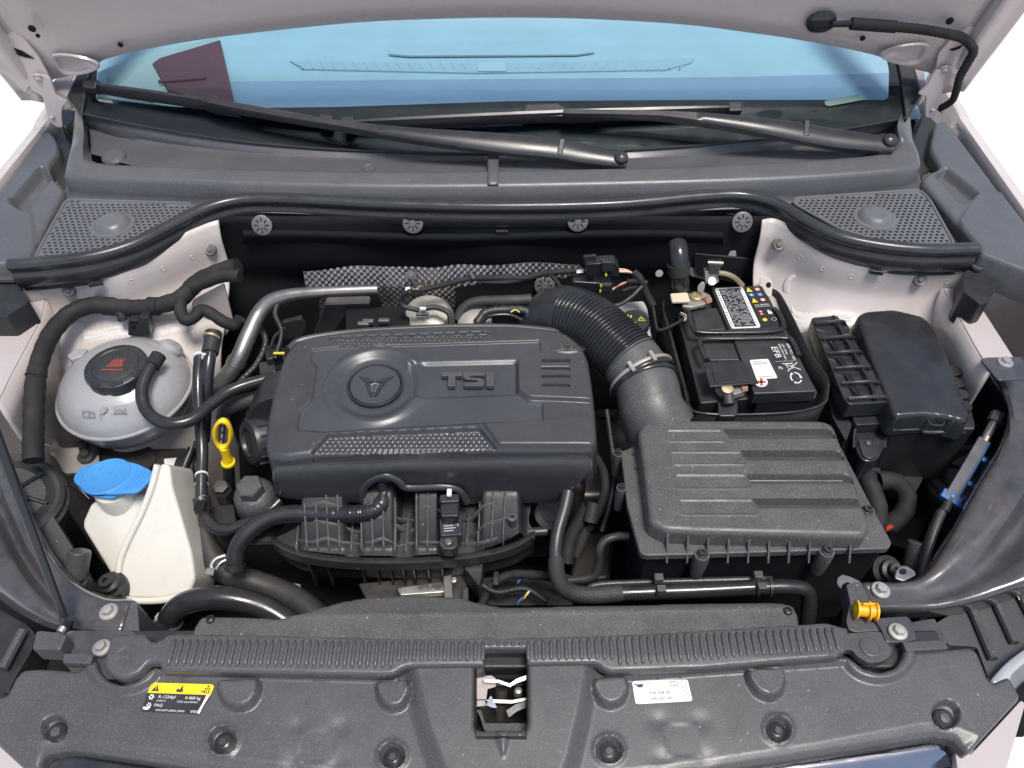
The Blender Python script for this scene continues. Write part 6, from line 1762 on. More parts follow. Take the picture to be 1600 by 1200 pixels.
hose('lever', [(1334, 700, -.06), (1336, 672, -.052), (1350, 663, -.05), (1376, 662, -.05), (1384, 672, -.055), (1382, 700, -.065)], 5, M['plastic_soft'], eu)
hose('loom', [(1352, 735, -.10), (1356, 752, -.11), (1366, 775, -.12), (1372, 800, -.13), (1368, 830, -.15)], 30, M['tape'], eu, rf=wob(.05))
hose('clamp', [(1335, 734, -.095), (1352, 732, -.09), (1372, 736, -.095)], 12, M['plastic_soft'], eu)
cb = thing('taped_cable_bend', 'fat taped cable bending over a red cable beside the air filter box', 'cable', P(1400, 800, -.2))
hose('cable', [(1372, 752, -.13), (1395, 752, -.13), (1415, 770, -.14), (1412, 800, -.16), (1388, 822, -.18)], 30, M['tape'], cb, rf=wob(.05))
hose('red_sleeve', [(1425, 764, -.15), (1422, 785, -.16), (1408, 812, -.17), (1382, 828, -.17)], 9, M['red'], cb)
pprism('shroud', [(1390, 740), (1412, 728), (1440, 722), (1442, 750), (1430, 770), (1412, 752)], -.15, .05, M['plastic_dark'], cb, rnd=5)
pprism('splash_liner', [(1385, 690), (1470, 682), (1470, 760), (1430, 860), (1390, 850)], -.24, .02, M['plastic_dark'], cb, rnd=10)

# ================================================================== blue release strut and brace on the fuse box side
bs_ = thing('blue_strut', 'blue and grey cable strut running along the black brace by the fuse box', 'strut', P(1515, 720, -.08))
a, b = P(1483, 782, -.085), P(1538, 688, -.055)
ax = (b - a) / np.linalg.norm(b - a); n_ = np.array([0, -.25, 1.0]); n_ -= ax * np.dot(n_, ax); n_ /= np.linalg.norm(n_); sd_ = np.cross(n_, ax)
L_ = float(np.linalg.norm(b - a))
MB().box((a + b) / 2, (L_, .019, .009), ax, sd_, n_).build('blue_channel', M['blue_dark'], bs_, bevel=.002)
MB().box((a + b) / 2 + n_ * .0055 + sd_ * .002, (L_ * .96, .0165, .003), ax, sd_, n_).build('grey_face', M['grey'], bs_, bevel=.001)
MB().box(a + ax * .004, (.016, .030, .013), ax, sd_, n_).build('blue_foot', M['blue_dark'], bs_, bevel=.002)
for k in (.06, .32, .72):
    MB().lathe(a + ax * L_ * k + sd_ * (-.012 if k > .1 else 0) + n_ * .006, n_, [(.004, -.002), (.004, .002), (.0005, .003)], 14).build('rivet', M['blue_dark'], bs_)
MB().tube([b - ax * .004, P(1556, 655, -.045)], .0065, 14, n=2).build('rod', M['silver'], bs_)
MB().tube([P(1553, 660, -.047), P(1560, 646, -.04)], .011, 8, n=2).build('rod_boot', M['plastic_front'], bs_, bevel=.001)
MB().box(b + n_ * .006, (.010, .004, .004), ax, sd_, n_).build('brass_pin', M['brass'], bs_)
MB().tube([a + ax * .002, P(1475, 800, -.09)], .007, 14, n=2).build('end_socket', M['plastic'], bs_)
hose('cable', [(1474, 796, -.09), (1460, 830, -.10), (1445, 880, -.12), (1436, 915, -.13)], 13, M['plastic_front'], bs_)
hose('cable', [(1468, 798, -.095), (1452, 835, -.11), (1438, 885, -.13)], 9, M['plastic_front'], bs_)
rb = brace('wing_brace', 'shiny black steel brace beside the fuse box and blue strut', [
    [(1520, 560, -.045), (1543, 600, -.05), (1572, 640, -.055), (1560, 690, -.06), (1520, 760, -.07), (1470, 850, -.082), (1440, 895, -.09), (1405, 908, -.095), (1345, 909, -.095)],
    [(1533, 560, .0), (1562, 604, -.005), (1577, 644, -.01), (1566, 696, -.02), (1526, 766, -.035), (1476, 856, -.055), (1444, 900, -.066), (1406, 911, -.070), (1346, 910, -.070)],
    [(1556, 559, .003), (1582, 604, -.002), (1602, 650, -.006), (1592, 706, -.016), (1552, 780, -.03), (1496, 866, -.05), (1450, 912, -.066), (1408, 924, -.070), (1350, 922, -.070)],
    [(1578, 558, .003), (1602, 604, -.002), (1628, 660, -.006), (1618, 720, -.016), (1574, 800, -.03), (1512, 880, -.055), (1456, 922, -.070), (1412, 936, -.070), (1354, 934, -.070)],
    [(1590, 558, .0), (1622, 604, -.01), (1650, 670, -.015), (1640, 736, -.03), (1592, 826, -.05), (1528, 898, -.065), (1464, 932, -.071), (1416, 942, -.070), (1358, 942, -.070)],
    [(1610, 558, .003), (1650, 604, -.0), (1690, 680, -.006), (1680, 760, -.016), (1620, 860, -.034), (1544, 914, -.055), (1474, 940, -.066), (1420, 947, -.070), (1362, 948, -.070)],
    [(1640, 558, .0), (1700, 610, -.0), (1740, 700, -.006), (1720, 800, -.016), (1640, 890, -.036), (1556, 930, -.06), (1482, 950, -.072), (1424, 956, -.078), (1366, 956, -.078)],
    [(1650, 558, -.04), (1710, 615, -.04), (1750, 710, -.046), (1726, 812, -.05), (1644, 902, -.07), (1558, 944, -.09), (1484, 962, -.10), (1428, 966, -.10), (1370, 966, -.10)]], P(1500, 800, -.12))
pprism('bolt_plate', [(1532, 561), (1540, 558), (1596, 557), (1604, 575), (1606, 592), (1560, 594)], .032, .004, M['black_paint'], rb, rnd=5, bevel=.0015)
bolt('bolt', 1571, 566, .033, 23, M['bolt'], rb)
bolt('bolt', 1376, 922, -.067, 29, M['bolt'], rb)
pprism('lug', [(1398, 903), (1400, 890), (1408, 883), (1418, 884), (1430, 892), (1432, 898), (1412, 908)], -.066, .003, M['alu'], rb, rnd=4)
pprism('lug_hole', ell(1411, 893, 6, 4.5), -.0655, .001, M['void'], rb, bevel=0)
gm = thing('rubber_mount', 'black rubber mount stud beside the silver lug of the shiny brace', 'mount', P(1386, 890, -.12))
MB().lathe(P(1390, 892, -.10), (.1, -.5, 1), [(.024, -.04), (.022, -.004), (.016, .0), (.015, .008), (.010, .010), (.009, .018), (.004, .018), (.0035, .012), (.0005, .012)], 32).build('mount', M['plastic_dark'], gm)
lm = thing('lamp_mount', 'grey plastic lamp mount tube behind the cables of the blue strut', 'mount', P(1435, 870, -.2))
MB().tube([P(1436, 846, -.13), P(1428, 890, -.16)], m_px(34, P(1430, 870, -.14)) / 2, 24, n=2).build('tube', M['plastic_front'], lm, bevel=.003)
# pipe along the front of the air filter box
pf = thing('coolant_pipe', 'black pipe dropping from the engine and running along the radiator cover', 'pipe', P(1000, 930, -.15))
hose('upper_pipe', [(888, 768, -.075), (882, 795, -.085), (872, 830, -.1), (868, 860, -.11), (870, 885, -.115)], 21, M['plastic'], pf, rf=lambda u, s, r: r * (1 + .02 * math.sin(s * 1200)))
hose('woven_sleeve', [(869, 876, -.113), (870, 895, -.112), (880, 918, -.108), (900, 928, -.10), (930, 930, -.095), (972, 926, -.092)], 27, M['braid'], pf)
hose('lower_pipe', [(968, 927, -.092), (1020, 925, -.09), (1100, 922, -.088), (1180, 918, -.086), (1235, 917, -.086), (1258, 922, -.09), (1264, 938, -.105), (1262, 975, -.14)], 25, M['rubber'], pf, n=80)
hose('thin_pipe', [(915, 925, -.10), (932, 914, -.095), (1000, 910, -.092), (1100, 907, -.09), (1180, 905, -.088), (1205, 905, -.09)], 10, M['plastic'], pf)
for a, b in ((1029, 904), (1184, 900), (1033, 922), (1190, 918)):
    MB().box(P(a, b, -.074), (.012, .010, .012)).build('pipe_clip', M['plastic_dusty'], pf, bevel=.001)
hose('clip_ring', [(1180, 918, -.086), (1184, 918, -.086)], 30, M['plastic'], pf, n=2)
hose('clip_ring', [(1200, 918, -.086), (1204, 918, -.086)], 30, M['plastic'], pf, n=2)
ew = thing('engine_wiring', 'taped black wiring beside the engine cover near the air filter box', 'wiring loom', P(930, 800, -.15))
hose('loom', [(928, 712, -.06), (942, 735, -.08), (945, 765, -.1), (935, 800, -.13), (920, 825, -.16)], 14, M['tape'], ew, rf=wob(.04))
hose('loom', [(918, 790, -.13), (905, 815, -.15), (890, 845, -.17), (885, 880, -.19)], 22, M['tape'], ew, rf=wob(.04))
hose('loom', [(925, 800, -.15), (912, 835, -.17), (900, 870, -.19)], 18, M['tape'], ew, rf=wob(.04))
hose('sleeve', [(928, 785, -.12), (922, 815, -.14)], 24, M['plastic'], ew)
hose('lower_loom', [(752, 945, -.22), (768, 915, -.2), (800, 898, -.19), (850, 900, -.18), (890, 905, -.18)], 14, M['tape'], ew, rf=wob(.05))
MB().box(P(775, 905, -.18), (.008, .022, .008)).build('cable_tie', M['plastic_soft'], ew, bevel=.001)
for k, (m_, a, b) in enumerate((('ink_blue', 812, 906), ('ink_blue', 812, 938), ('copper', 818, 933), ('ink_yellow', 822, 930), ('paper', 824, 927))):
    hose('wire', [(a - 3, b + 5, -.2), (a, b, -.195), (a + 5, b - 5, -.2)], 3, M[m_], ew)
# ================================================================== radiator air guide (behind the ribbed strip)
ag = thing('radiator_cover', 'dusty grey black radiator air guide with a humped back edge', 'radiator cover', P(780, 970, -.1))
AG = (-.045, -.48, .02, 0)
ao = [(306, 972), (318, 961), (440, 965), (480, 953), (530, 934), (575, 925), (640, 922), (715, 925), (745, 936), (785, 945), (850, 944), (1000, 941), (1150, 938), (1212, 937), (1238, 943), (1248, 960), (1252, 1000), (800, 1012), (290, 1012)]
aw = wpoly(rounded(ao, 8, 3), AG)
foldy = [PL(a, b, AG)[1] for a, b in ((320, 963), (780, 957), (1240, 948))]
foldx = [PL(a, b, AG)[0] for a, b in ((320, 963), (780, 957), (1240, 948))]
def agz(X, Y):
    fy = np.interp(X, foldx, foldy)
    d = Y - fy
    return plane_z(AG)(X, Y) - .35 * np.clip(d, 0, None) - .02 * np.clip(-d, 0, None) + .0006 * np.exp(-(d / .003) ** 2)
obj('guide_top', field(aw, agz, .003, rim=.005, skirt=.06), M['plastic_dusty'], ag, sharp=45)
for a, b in ((329, 968), (1231, 955)):
    c_ = PL(a, b, AG); r_ = m_px(12, c_) / 2
    MB().lathe(c_, (0, 0, 1), [(r_ * 1.2, -.002), (r_ * 1.2, .001), (r_, .003), (r_ * .6, .004), (r_ * .5, .0015), (.0003, .0015)], 20).build('screw', M['plastic_dark'], ag)

rad = thing('radiator', 'dark radiator pack hidden below the radiator cover', 'radiator', (.0, -.5, -.42))
MB().box((.02, -.505, -.25), (1.06, .06, .34)).build('core', M['void'], rad, bevel=.004)  # unseen block added to keep light from below out of the bay
MB().box((.02, -.505, -.075), (1.04, .05, .03)).build('top_tank', M['plastic_dark'], rad, bevel=.004)

# ================================================================== ribbed strip over the lock carrier
rs = thing('ribbed_strip', 'long black ribbed strip across the front of the engine bay', 'trim strip', P(780, 1020, -.07))
RS = (-.030, -.52, .03, 0)
so = [(162, 1032), (172, 998), (178, 990), (226, 990), (234, 1000), (240, 1003), (252, 999), (262, 991), (300, 990), (640, 997), (800, 996), (1000, 990), (1180, 979), (1292, 972), (1316, 979), (1326, 981), (1322, 1018), (1312, 1020), (1310, 1026), (1100, 1043), (955, 1048), (945, 1045), (932, 1036), (926, 1035), (823, 1037), (823, 1013), (757, 1013), (757, 1039), (640, 1040), (628, 1043), (614, 1052), (600, 1053), (252, 1046), (247, 1034), (232, 1034), (216, 1050), (196, 1058), (178, 1056), (166, 1046)]
sw = wpoly(rounded(so, 4, 2), RS)
ear = PL(196, 1022, RS)
def rsz(X, Y):
    Z = plane_z(RS)(X, Y)
    fy0 = PL(780, 1024, RS)[1]
    Z = Z - .12 * np.clip(fy0 - Y, 0, None)
    return Z - .0012 * sstep(np.hypot(X - ear[0], Y - ear[1]) - .010, .006)
obj('strip', field(sw, rsz, .002, rim=.0035, skirt=.010), M['plastic_front'], rs, sharp=45)
# pressed ribs, all running fore and aft
rx0, rx1 = PL(268, 1020, RS)[0], PL(1306, 1000, RS)[0]
NR = 89
def rib_mesh(L_):
    mb = MB()
    n = 8
    for i in range(n):
        pass
    mb.tube([(0, -L_ / 2, 0), (0, -L_ / 6, .0), (0, L_ / 6, 0), (0, L_ / 2, 0)], 1, 8, n=9, rf=lambda u, s: .0026 * (1 if .05 < u < .95 else .3))
    me_ = mb.mesh('rib')
    me_.materials.append(M['plastic_front'])
    me_.polygons.foreach_set('use_smooth', [True] * len(me_.polygons))
    return me_
cacheR = {}
for k in range(NR):
    x = rx0 + (rx1 - rx0) * k / (NR - 1)
    # photo rows of the rib's two ends at this place
    pxc = 800 + x / .86 * F * .93
    fr = (x - rx0) / (rx1 - rx0)
    yt = np.interp(fr, [0, .5, 1], [999, 1003, 981]); yb = np.interp(fr, [0, .33, .34, .5, .66, .67, 1], [1040, 1044, 1033, 1033, 1031, 1040, 1018])
    pt_, pb_ = PL(700 + 0 * x, yt, RS), PL(700 + 0 * x, yb, RS)
    pa = PL(pxc, (yt + yb) / 2, RS)
    xs_slot = (PL(755, 1020, RS)[0], PL(824, 1020, RS)[0])
    if xs_slot[0] < x < xs_slot[1]:
        yb = 1009.5
        yt = 1003.5
        pt_, pb_ = PL(700, yt, RS), PL(700, yb, RS)
    L_ = round(float(pt_[1] - pb_[1]), 3)
    if L_ not in cacheR: cacheR[L_] = rib_mesh(max(L_, .004))
    o = bpy.data.objects.new('rib', cacheR[L_])
    ym = (pt_[1] + pb_[1]) / 2
    link(o, rs)
    zc = float(rsz(np.array([x]), np.array([ym]))[0])
    o.location = o.location + Vector((x, ym, zc + .0002))
    fy0 = PL(780, 1024, RS)[1]
    o.rotation_euler = (math.atan(.03 + .06), 0, 0)

# ================================================================== front panel cover
fpn = thing('front_panel', 'wide grey black moulded cover at the front of the engine bay', 'front cover', P(780, 1120, -.2))
FP = (-.052, -.53, .10, 0)
po = [(-40, 1092), (10, 1086), (22, 1060), (34, 1046), (60, 1043), (124, 1047), (140, 1033), (152, 1033), (158, 1050), (172, 1066), (194, 1073), (216, 1066), (234, 1049), (246, 1044), (420, 1049), (600, 1056), (622, 1054), (633, 1040), (743, 1040), (743, 1140), (748, 1147), (818, 1147), (823, 1140), (823, 1038), (924, 1036), (934, 1046), (944, 1053), (1100, 1047), (1250, 1034), (1318, 1027), (1330, 1032), (1346, 1047), (1372, 1053), (1396, 1046), (1408, 1030), (1411, 1015), (1440, 1016), (1482, 1013), (1518, 1010), (1528, 1018), (1546, 1062), (1552, 1067), (1576, 1056), (1582, 1062), (1596, 1089), (1516, 1177), (1506, 1166), (1494, 1152), (1466, 1148), (1300, 1176), (1100, 1206), (900, 1228), (780, 1232), (600, 1230), (420, 1216), (300, 1198), (200, 1183), (106, 1170), (66, 1177), (54, 1204), (30, 1196), (-40, 1130)]
pw_ = wpoly(rounded(po, 5, 2), FP)
def fw(pts, r=0): return wpoly(rounded(pts, r, 3) if r else pts, FP)
pads = [fw([(342, 1066), (408, 1064), (408, 1085), (396, 1106), (374, 1113), (352, 1104), (342, 1085)], 8), fw([(588, 1068), (640, 1066), (643, 1086), (632, 1108), (614, 1114), (596, 1105), (588, 1086)], 8), fw([(927, 1063), (979, 1061), (981, 1082), (972, 1102), (952, 1109), (934, 1100), (925, 1082)], 8), fw([(1162, 1050), (1222, 1046), (1226, 1066), (1220, 1088), (1202, 1097), (1180, 1088), (1166, 1068)], 8)]
rims = fw([(252, 1046), (622, 1055), (622, 1064), (252, 1055)]), fw([(945, 1054), (1316, 1028), (1318, 1038), (946, 1064)])
notch = [fw(ell(194, 1038, 58, 44, 30)), fw(ell(1372, 1022, 56, 44, 30))]
screws = [(348, 1157, 24, 30), (613, 1181, 22, 30), (952, 1172, 23, 30), (1216, 1140, 22, 30)]
corner = [(85, 1138, 20), (1478, 1116, 22)]
xpads = [(495, 1165), (1066, 1156)]
centre = fw([(632, 1030), (640, 1075), (652, 1130), (672, 1190), (690, 1240), (885, 1240), (902, 1190), (916, 1130), (926, 1075), (930, 1030)], 6)
lowline_y = None
cw = [(fw(ell(a, b, w_ * .95, w_ * .95, 24)), PL(a, b, FP)) for a, b, w_, _ in screws]
kw = [(fw(ell(a, b, w_, w_, 24)), PL(a, b, FP)) for a, b, w_ in corner]
dome = [PL(110, 1085, FP), PL(1470, 1070, FP)]
xw = [PL(a, b, FP) for a, b in xpads]
fold2 = fw([(-40, 1160), (60, 1160), (105, 1152), (200, 1164), (330, 1180), (480, 1196), (680, 1212), (880, 1212), (1080, 1190), (1280, 1160), (1440, 1130), (1470, 1128), (1500, 1138), (1530, 1150), (1530, 1280), (-40, 1280)])
ribc = fw([(776, 1148), (796, 1148), (793, 1172), (787, 1192), (779, 1172)], 4)
def fpz(X, Y):
    Z = plane_z(FP)(X, Y)
    for p_ in rims: Z = Z + .006 * sstep(sdf(X, Y, p_), .005)
    for p_ in notch: Z = Z + .007 * sstep(sdf(X, Y, p_), .007)
    for p_ in pads: Z = Z + .013 * sstep(sdf(X, Y, p_) + .001, .006)
    dc = sdf(X, Y, centre)
    Z = Z + .014 * sstep(dc + .004, .022)
    for p_, c_ in cw:
        d = sdf(X, Y, p_)
        Z = Z - .008 * sstep(d + .002, .004) + .002 * np.exp(-((d - .001) / .0025) ** 2)
    for p_, c_ in kw:
        d = sdf(X, Y, p_)
        Z = Z - .010 * sstep(d + .001, .004)
    for c_ in xw:
        dx, dy = (X - c_[0]) / .031, (Y - c_[1]) / .026
        sq = np.maximum(np.abs(dx), np.abs(dy))
        inner = 1 - np.clip((sq - .60) / .10, 0, 1)
        lob = np.exp(-((np.hypot(np.abs(dx) - .78, np.abs(dy) - .78)) / .38) ** 2)
        Z = Z - .0013 * lob * (1 - inner) - .0005 * inner
    d2 = sdf(X, Y, fold2)
    Z = Z - .35 * np.clip(-d2, 0, None)
    Z = Z + .004 * sstep(sdf(X, Y, ribc) + .001, .006)
    return Z
obj('panel', field(pw_, fpz, .0019, rim=.006, skirt=.035, skirt_out=-.001), M['plastic_front'], fpn, sharp=45)
for (a, b, w_, _) in screws:
    c_ = PL(a, b, FP) + np.array([0, 0, -.0078]); r_ = m_px(15, c_)
    s_ = MB().lathe(c_, (0, -.1, 1), [(r_, -.002), (r_, .002), (r_ * .8, .0035), (r_ * .5, .0055), (r_ * .45, .0055)], 32).build('fixing', M['plastic_soft'], fpn)
    MB().lathe(c_, (0, -.1, 1), [(r_ * .46, .003), (r_ * .44, .0075), (r_ * .38, .008), (.0004, .008)], 6).build('pin', M['plastic'], s_, sharp=20)
for (a, b, w_) in corner:
    c_ = PL(a, b + 3, FP) + np.array([0, 0, -.0088]); r_ = m_px(15, c_)
    s_ = MB().lathe(c_, (0, -.1, 1), [(r_, -.002), (r_, .002), (r_ * .75, .004), (r_ * .5, .004)], 28).build('fixing', M['plastic_soft'], fpn)
    MB().lathe(c_, (0, -.1, 1), [(r_ * .5, .002), (r_ * .48, .006), (.0004, .0066)], 20).build('pin', M['plastic_front'], s_)
# labels on the panel
fpl = lambda d: (FP[0] + d, FP[1], FP[2], 0)
yl = thing('warning_sticker', 'yellow and black refrigerant sticker with a torn corner', 'sticker', PL(280, 1090, FP))
q = Quad([(236, 1067), (336, 1070), (322, 1117), (222, 1112)], fpl(.0), .0015)
mb = MB(); q.poly(mb, [(0, .36), (.02, .08), (.06, 0), (.96, .0), (1.0, .07), (.985, .36)], 0, .0005); mb.build('yellow_band', M['paper_yellow'], yl)
mb = MB(); q.poly(mb, [(.0, .36), (.985, .36), (.975, .52), (.93, .72), (.91, 1.0), (0, 1)], 0, .0005); mb.build('black_field', M['paper_black'], yl)
mb = MB(); q.poly(mb, [(.985, .37), (.93, .37), (.90, .7), (.86, .97), (.905, 1.0), (.93, .72)], .0012, .0006); mb.build('torn_flap', M['paper'], yl)
mb = MB()
q.poly(mb, [(.05, .30), (.17, .30), (.12, .07)], .0004)
q.poly(mb, [(.45, .30), (.43, .22), (.47, .18), (.48, .24), (.52, .05), (.53, .2), (.55, .24), (.52, .31)], .0004)
q.rect(mb, .87, .14, .95, .16, .0004); q.rect(mb, .87, .29, .95, .31, .0004); q.rect(mb, .87, .14, .885, .31, .0004); q.rect(mb, .935, .14, .95, .31, .0004); q.rect(mb, .905, .16, .915, .30, .0004)
q.poly(mb, ell(.915, .08, .018, .035, 12), .0004); q.line(mb, .82, .24, .87, .27, .0012, .0004)
mb.build('dark_symbols', M['ink'], yl)
mb = MB(); q.rect(mb, .113, .13, .124, .22, .0007); q.rect(mb, .113, .24, .124, .27, .0007); mb.build('bang', M['paper_yellow'], yl)
mb = MB()
def star(u, v, r):
    pts = []
    for i in range(12):
        rr = r if i % 2 == 0 else r * .52
        pts.append((u + rr * math.cos(math.pi * i / 6), v + rr * q.w / q.h * math.sin(math.pi * i / 6)))
    q.poly(mb, pts, .0004)
star(.085, .50, .052); star(.085, .78, .045)
q.text(mb, 'R-1234yf', .19, .53, .10, .0004, .27)
q.text(mb, '0.460 kg', .61, .53, .10, .0004, .24)
q.text(mb, 'GWP 4', .18, .65, .06, .0004, .14)
q.text(mb, 'CO2 eq 0.0018 t', .50, .65, .06, .0004, .33)
q.text(mb, 'PAG', .165, .82, .10, .0004, .13)
q.text(mb, 'SAE J639 J2842 J2845', .21, .96, .06, .0004, .45)
q.text(mb, 'VW', .75, .98, .10, .0004, .10)
q.poly(mb, [(.0, .86), (.03, .84), (.09, .86), (.12, .83), (.12, .86), (.09, .94), (.02, .94)], .0005)
mb.build('white_print', M['ink_white'], yl)
mb = MB(); q.poly(mb, ell(.085, .50, .018, .035, 10), .0007); q.poly(mb, ell(.085, .78, .016, .03, 10), .0007); mb.build('star_centres', M['paper_black'], yl)
ol_ = thing('oil_label', 'white oil label reading VW 504 00 and VW 507 00', 'label', PL(1035, 1080, FP))
q = Quad([(987, 1065), (1074, 1062), (1082, 1096), (993, 1101)], fpl(0), .0015)
mb = MB(); q.poly(mb, rounded([(0, 0), (1, 0), (1, 1), (0, 1)], .08, 3), 0, .0005); mb.build('paper', M['paper'], ol_)
mb = MB()
q.text(mb, 'VW 504 00', .45, .62, .13, .0004, .37, True); q.text(mb, 'VW 507 00', .46, .87, .13, .0004, .37, True)
q.poly(mb, [(.03, .16), (.05, .12), (.09, .16), (.16, .14), (.2, .15), (.165, .29), (.09, .29), (.07, .2)], .0004)
mb.build('print', M['ink'], ol_)
mb = MB()
for (u0, v0, u1, v1) in ((.68, .08, .80, .08), (.68, .27, .80, .27), (.68, .08, .68, .27), (.80, .08, .80, .27), (.74, .09, .74, .27)): q.line(mb, u0, v0, u1, v1, .0007, .0004)
q.text(mb, 'i', .765, .25, .11, .0004)
for k in range(6): q.text(mb, 'CASTROL'[k], .90, .26 + k * .11, .07, .0004)
for (u0, v0, u1, v1) in ((.88, .06, .88, .92), (.945, .06, .945, .92), (.88, .06, .91, .02), (.91, .02, .945, .06), (.88, .92, .91, .96), (.91, .96, .945, .92)): q.line(mb, u0, v0, u1, v1, .0005, .0004)
mb.build('thin_print', M['ink_grey'], ol_)

# ================================================================== bonnet lock
lk = thing('lock_assembly', 'steel bonnet catch inside the slot of the front cover', 'lock', P(783, 1090, -.14))
z0 = -.05
well = [(757, 1016), (823, 1016), (823, 1142), (748, 1142), (746, 1060)]
w7 = [P(a, b, -.036) for a, b in [(757, 1014), (823, 1014), (823, 1150), (744, 1150), (744, 1040), (757, 1038)]]
low7 = [np.array([p[0], p[1] + (.0 if p[1] > -.56 else 0), -.16]) for p in w7]
MB().rings([w7, low7], cap0=False, cap1=True).build('well', M['plastic_dark'], lk, sharp=20)
pprism('back_block', [(758, 1040), (822, 1040), (818, 1072), (762, 1072)], -.09, .05, M['plastic_dark'], lk)
pprism('side_plate', [(742, 1057), (768, 1055), (775, 1060), (775, 1072), (762, 1076), (760, 1092), (742, 1092)], -.072, .003, M['paint_clean'], lk, rnd=1.5, bevel=.0006)
pprism('side_plate', [(742, 1094), (757, 1094), (762, 1102), (742, 1104)], -.075, .003, M['paint_clean'], lk, bevel=.0006)
slab('catch_plate', [(755, 1061), (780, 1062), (798, 1069), (798, 1074), (778, 1067), (757, 1066)], (-.06, P(775, 1066, -.06)[1], .3, 0), (0, .002, -.006), M['chrome'], lk, .0006, rnd=1)
slab('catch_plate', [(796, 1068), (808, 1060), (823, 1055), (823, 1062), (808, 1067), (798, 1073)], (-.06, P(810, 1064, -.06)[1], .3, 0), (0, .002, -.006), M['chrome'], lk, .0006, rnd=1)
slab('lower_plate', [(758, 1094), (770, 1093), (800, 1094), (823, 1090), (823, 1094), (800, 1099), (772, 1098)], (-.07, P(790, 1095, -.07)[1], .3, 0), (0, .002, -.005), M['alu'], lk, .0006, rnd=1)
slab('hook', [(764, 1090), (768, 1087), (771, 1096), (777, 1106), (770, 1106), (760, 1102)], (-.06, P(768, 1096, -.06)[1], .6, 0), (0, .004, -.01), M['silver'], lk, .001, rnd=2)
MB().tube([P(783, 1076, -.08), P(783, 1092, -.09)], .008, 16, n=2).build('pivot_post', M['dark_steel'], lk)
MB().lathe(P(810, 1080, -.075), (0, 0, 1), [(.006, -.01), (.006, .0), (.004, .003), (.0005, .0036)], 20).build('rivet', M['steel'], lk)
slab('release_lever', [(790, 1110), (805, 1100), (823, 1094), (823, 1106), (808, 1112), (795, 1122)], (-.07, P(805, 1108, -.07)[1], .3, 0), (0, .002, -.01), M['plastic'], lk, .001, rnd=2)
MB().tube([P(781, 1108, -.075), P(781, 1122, -.085)], .006, 14, n=2).build('pin', M['dark_steel'], lk)
pprism('front_sill', [(744, 1108), (752, 1110), (758, 1130), (823, 1130), (823, 1145), (764, 1145), (756, 1140), (750, 1120)], -.07, .04, M['plastic_front'], lk, rnd=2)

# ================================================================== brackets, bolts and plug at the ends of the front panel
bl = thing('lock_carrier', 'black lock carrier end beside the washer bottle with a pale bolt', 'carrier', P(160, 1010, -.12))
pprism('carrier_plate', [(100, 985), (205, 985), (240, 1010), (250, 1060), (120, 1062), (90, 1020)], -.055, .05, M['black_paint'], bl, rnd=5, bevel=.003)
bolt('bolt', 159, 1012, -.050, 28, M['bolt'], bl)
pprism('bracket_cap', [(56, 987), (62, 985), (96, 988), (104, 993), (94, 1015), (50, 1014)], -.03, .03, M['plastic_front'], bl, rnd=3, bevel=.002)
pprism('bracket_lip', [(100, 1021), (146, 1022), (142, 1037), (98, 1036)], -.04, .01, M['plastic_front'], bl, rnd=2)
slab('upright_fin', [(206, 936), (214, 940), (218, 990), (190, 992)], (-.06, P(205, 965, -.06)[1], .2, 0), (.004, 0, -.06), M['plastic_front'], bl, .002, rnd=4)
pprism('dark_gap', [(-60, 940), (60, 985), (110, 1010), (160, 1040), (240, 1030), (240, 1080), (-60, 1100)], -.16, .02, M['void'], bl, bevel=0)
br2 = thing('lock_carrier', 'black lock carrier end carrying the amber plug and two pale bolts', 'carrier', P(1380, 990, -.12))
pprism('carrier_plate', [(1322, 912), (1345, 908), (1354, 925), (1376, 985), (1338, 988), (1326, 984), (1322, 970), (1328, 940)], -.052, .03, M['plastic_front'], br2, rnd=4, bevel=.0015)
pprism('ear', [(1320, 990), (1376, 986), (1384, 1004), (1394, 1012), (1392, 1024), (1378, 1034), (1358, 1036), (1340, 1026), (1330, 1014), (1318, 1016)], -.040, .012, M['plastic_front'], br2, rnd=6, bevel=.002)
MB().lathe(P(1360, 1011, -.039), (0, 0, 1), [(.0125, -.002), (.0125, .0006), (.0105, .001), (.0098, .0004), (.0003, .0004)], 32).build('ear_boss', M['plastic_front'], br2)
pprism('foot_plate', [(1366, 966), (1418, 962), (1428, 975), (1432, 1000), (1412, 1004), (1384, 1004), (1378, 985)], -.047, .02, M['black_paint'], br2, rnd=5, bevel=.0015)
bolt('bolt', 1403, 987, -.044, 29, M['bolt'], br2)
pprism('side_plate', [(1424, 972), (1460, 966), (1482, 1004), (1430, 1006)], -.062, .02, M['black_paint'], br2, rnd=2)
pprism('tab', [(1410, 1003), (1476, 999), (1482, 1013), (1416, 1017)], -.042, .010, M['plastic_front'], br2, rnd=2)
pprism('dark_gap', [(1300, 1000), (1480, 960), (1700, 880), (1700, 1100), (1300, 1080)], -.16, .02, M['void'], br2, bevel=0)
slab('hook_lug', [(1308, 912), (1309, 903), (1316, 898), (1328, 901), (1345, 909), (1330, 913), (1325, 909), (1317, 912), (1314, 920)], (-.058, P(1325, 908, -.058)[1], .0, 0), (0, 0, -.003), M['alu'], br2, .0006, rnd=1.5)
am = thing('amber_plug', 'small amber plastic plug clipped on the black carrier', 'plug', P(1354, 955, -.06))
a, b = P(1338, 952, -.04), P(1369, 956, -.04)
MB().tube([a, b], .0085, 20, n=2).build('barrel', M['orange'], am, bevel=.001)
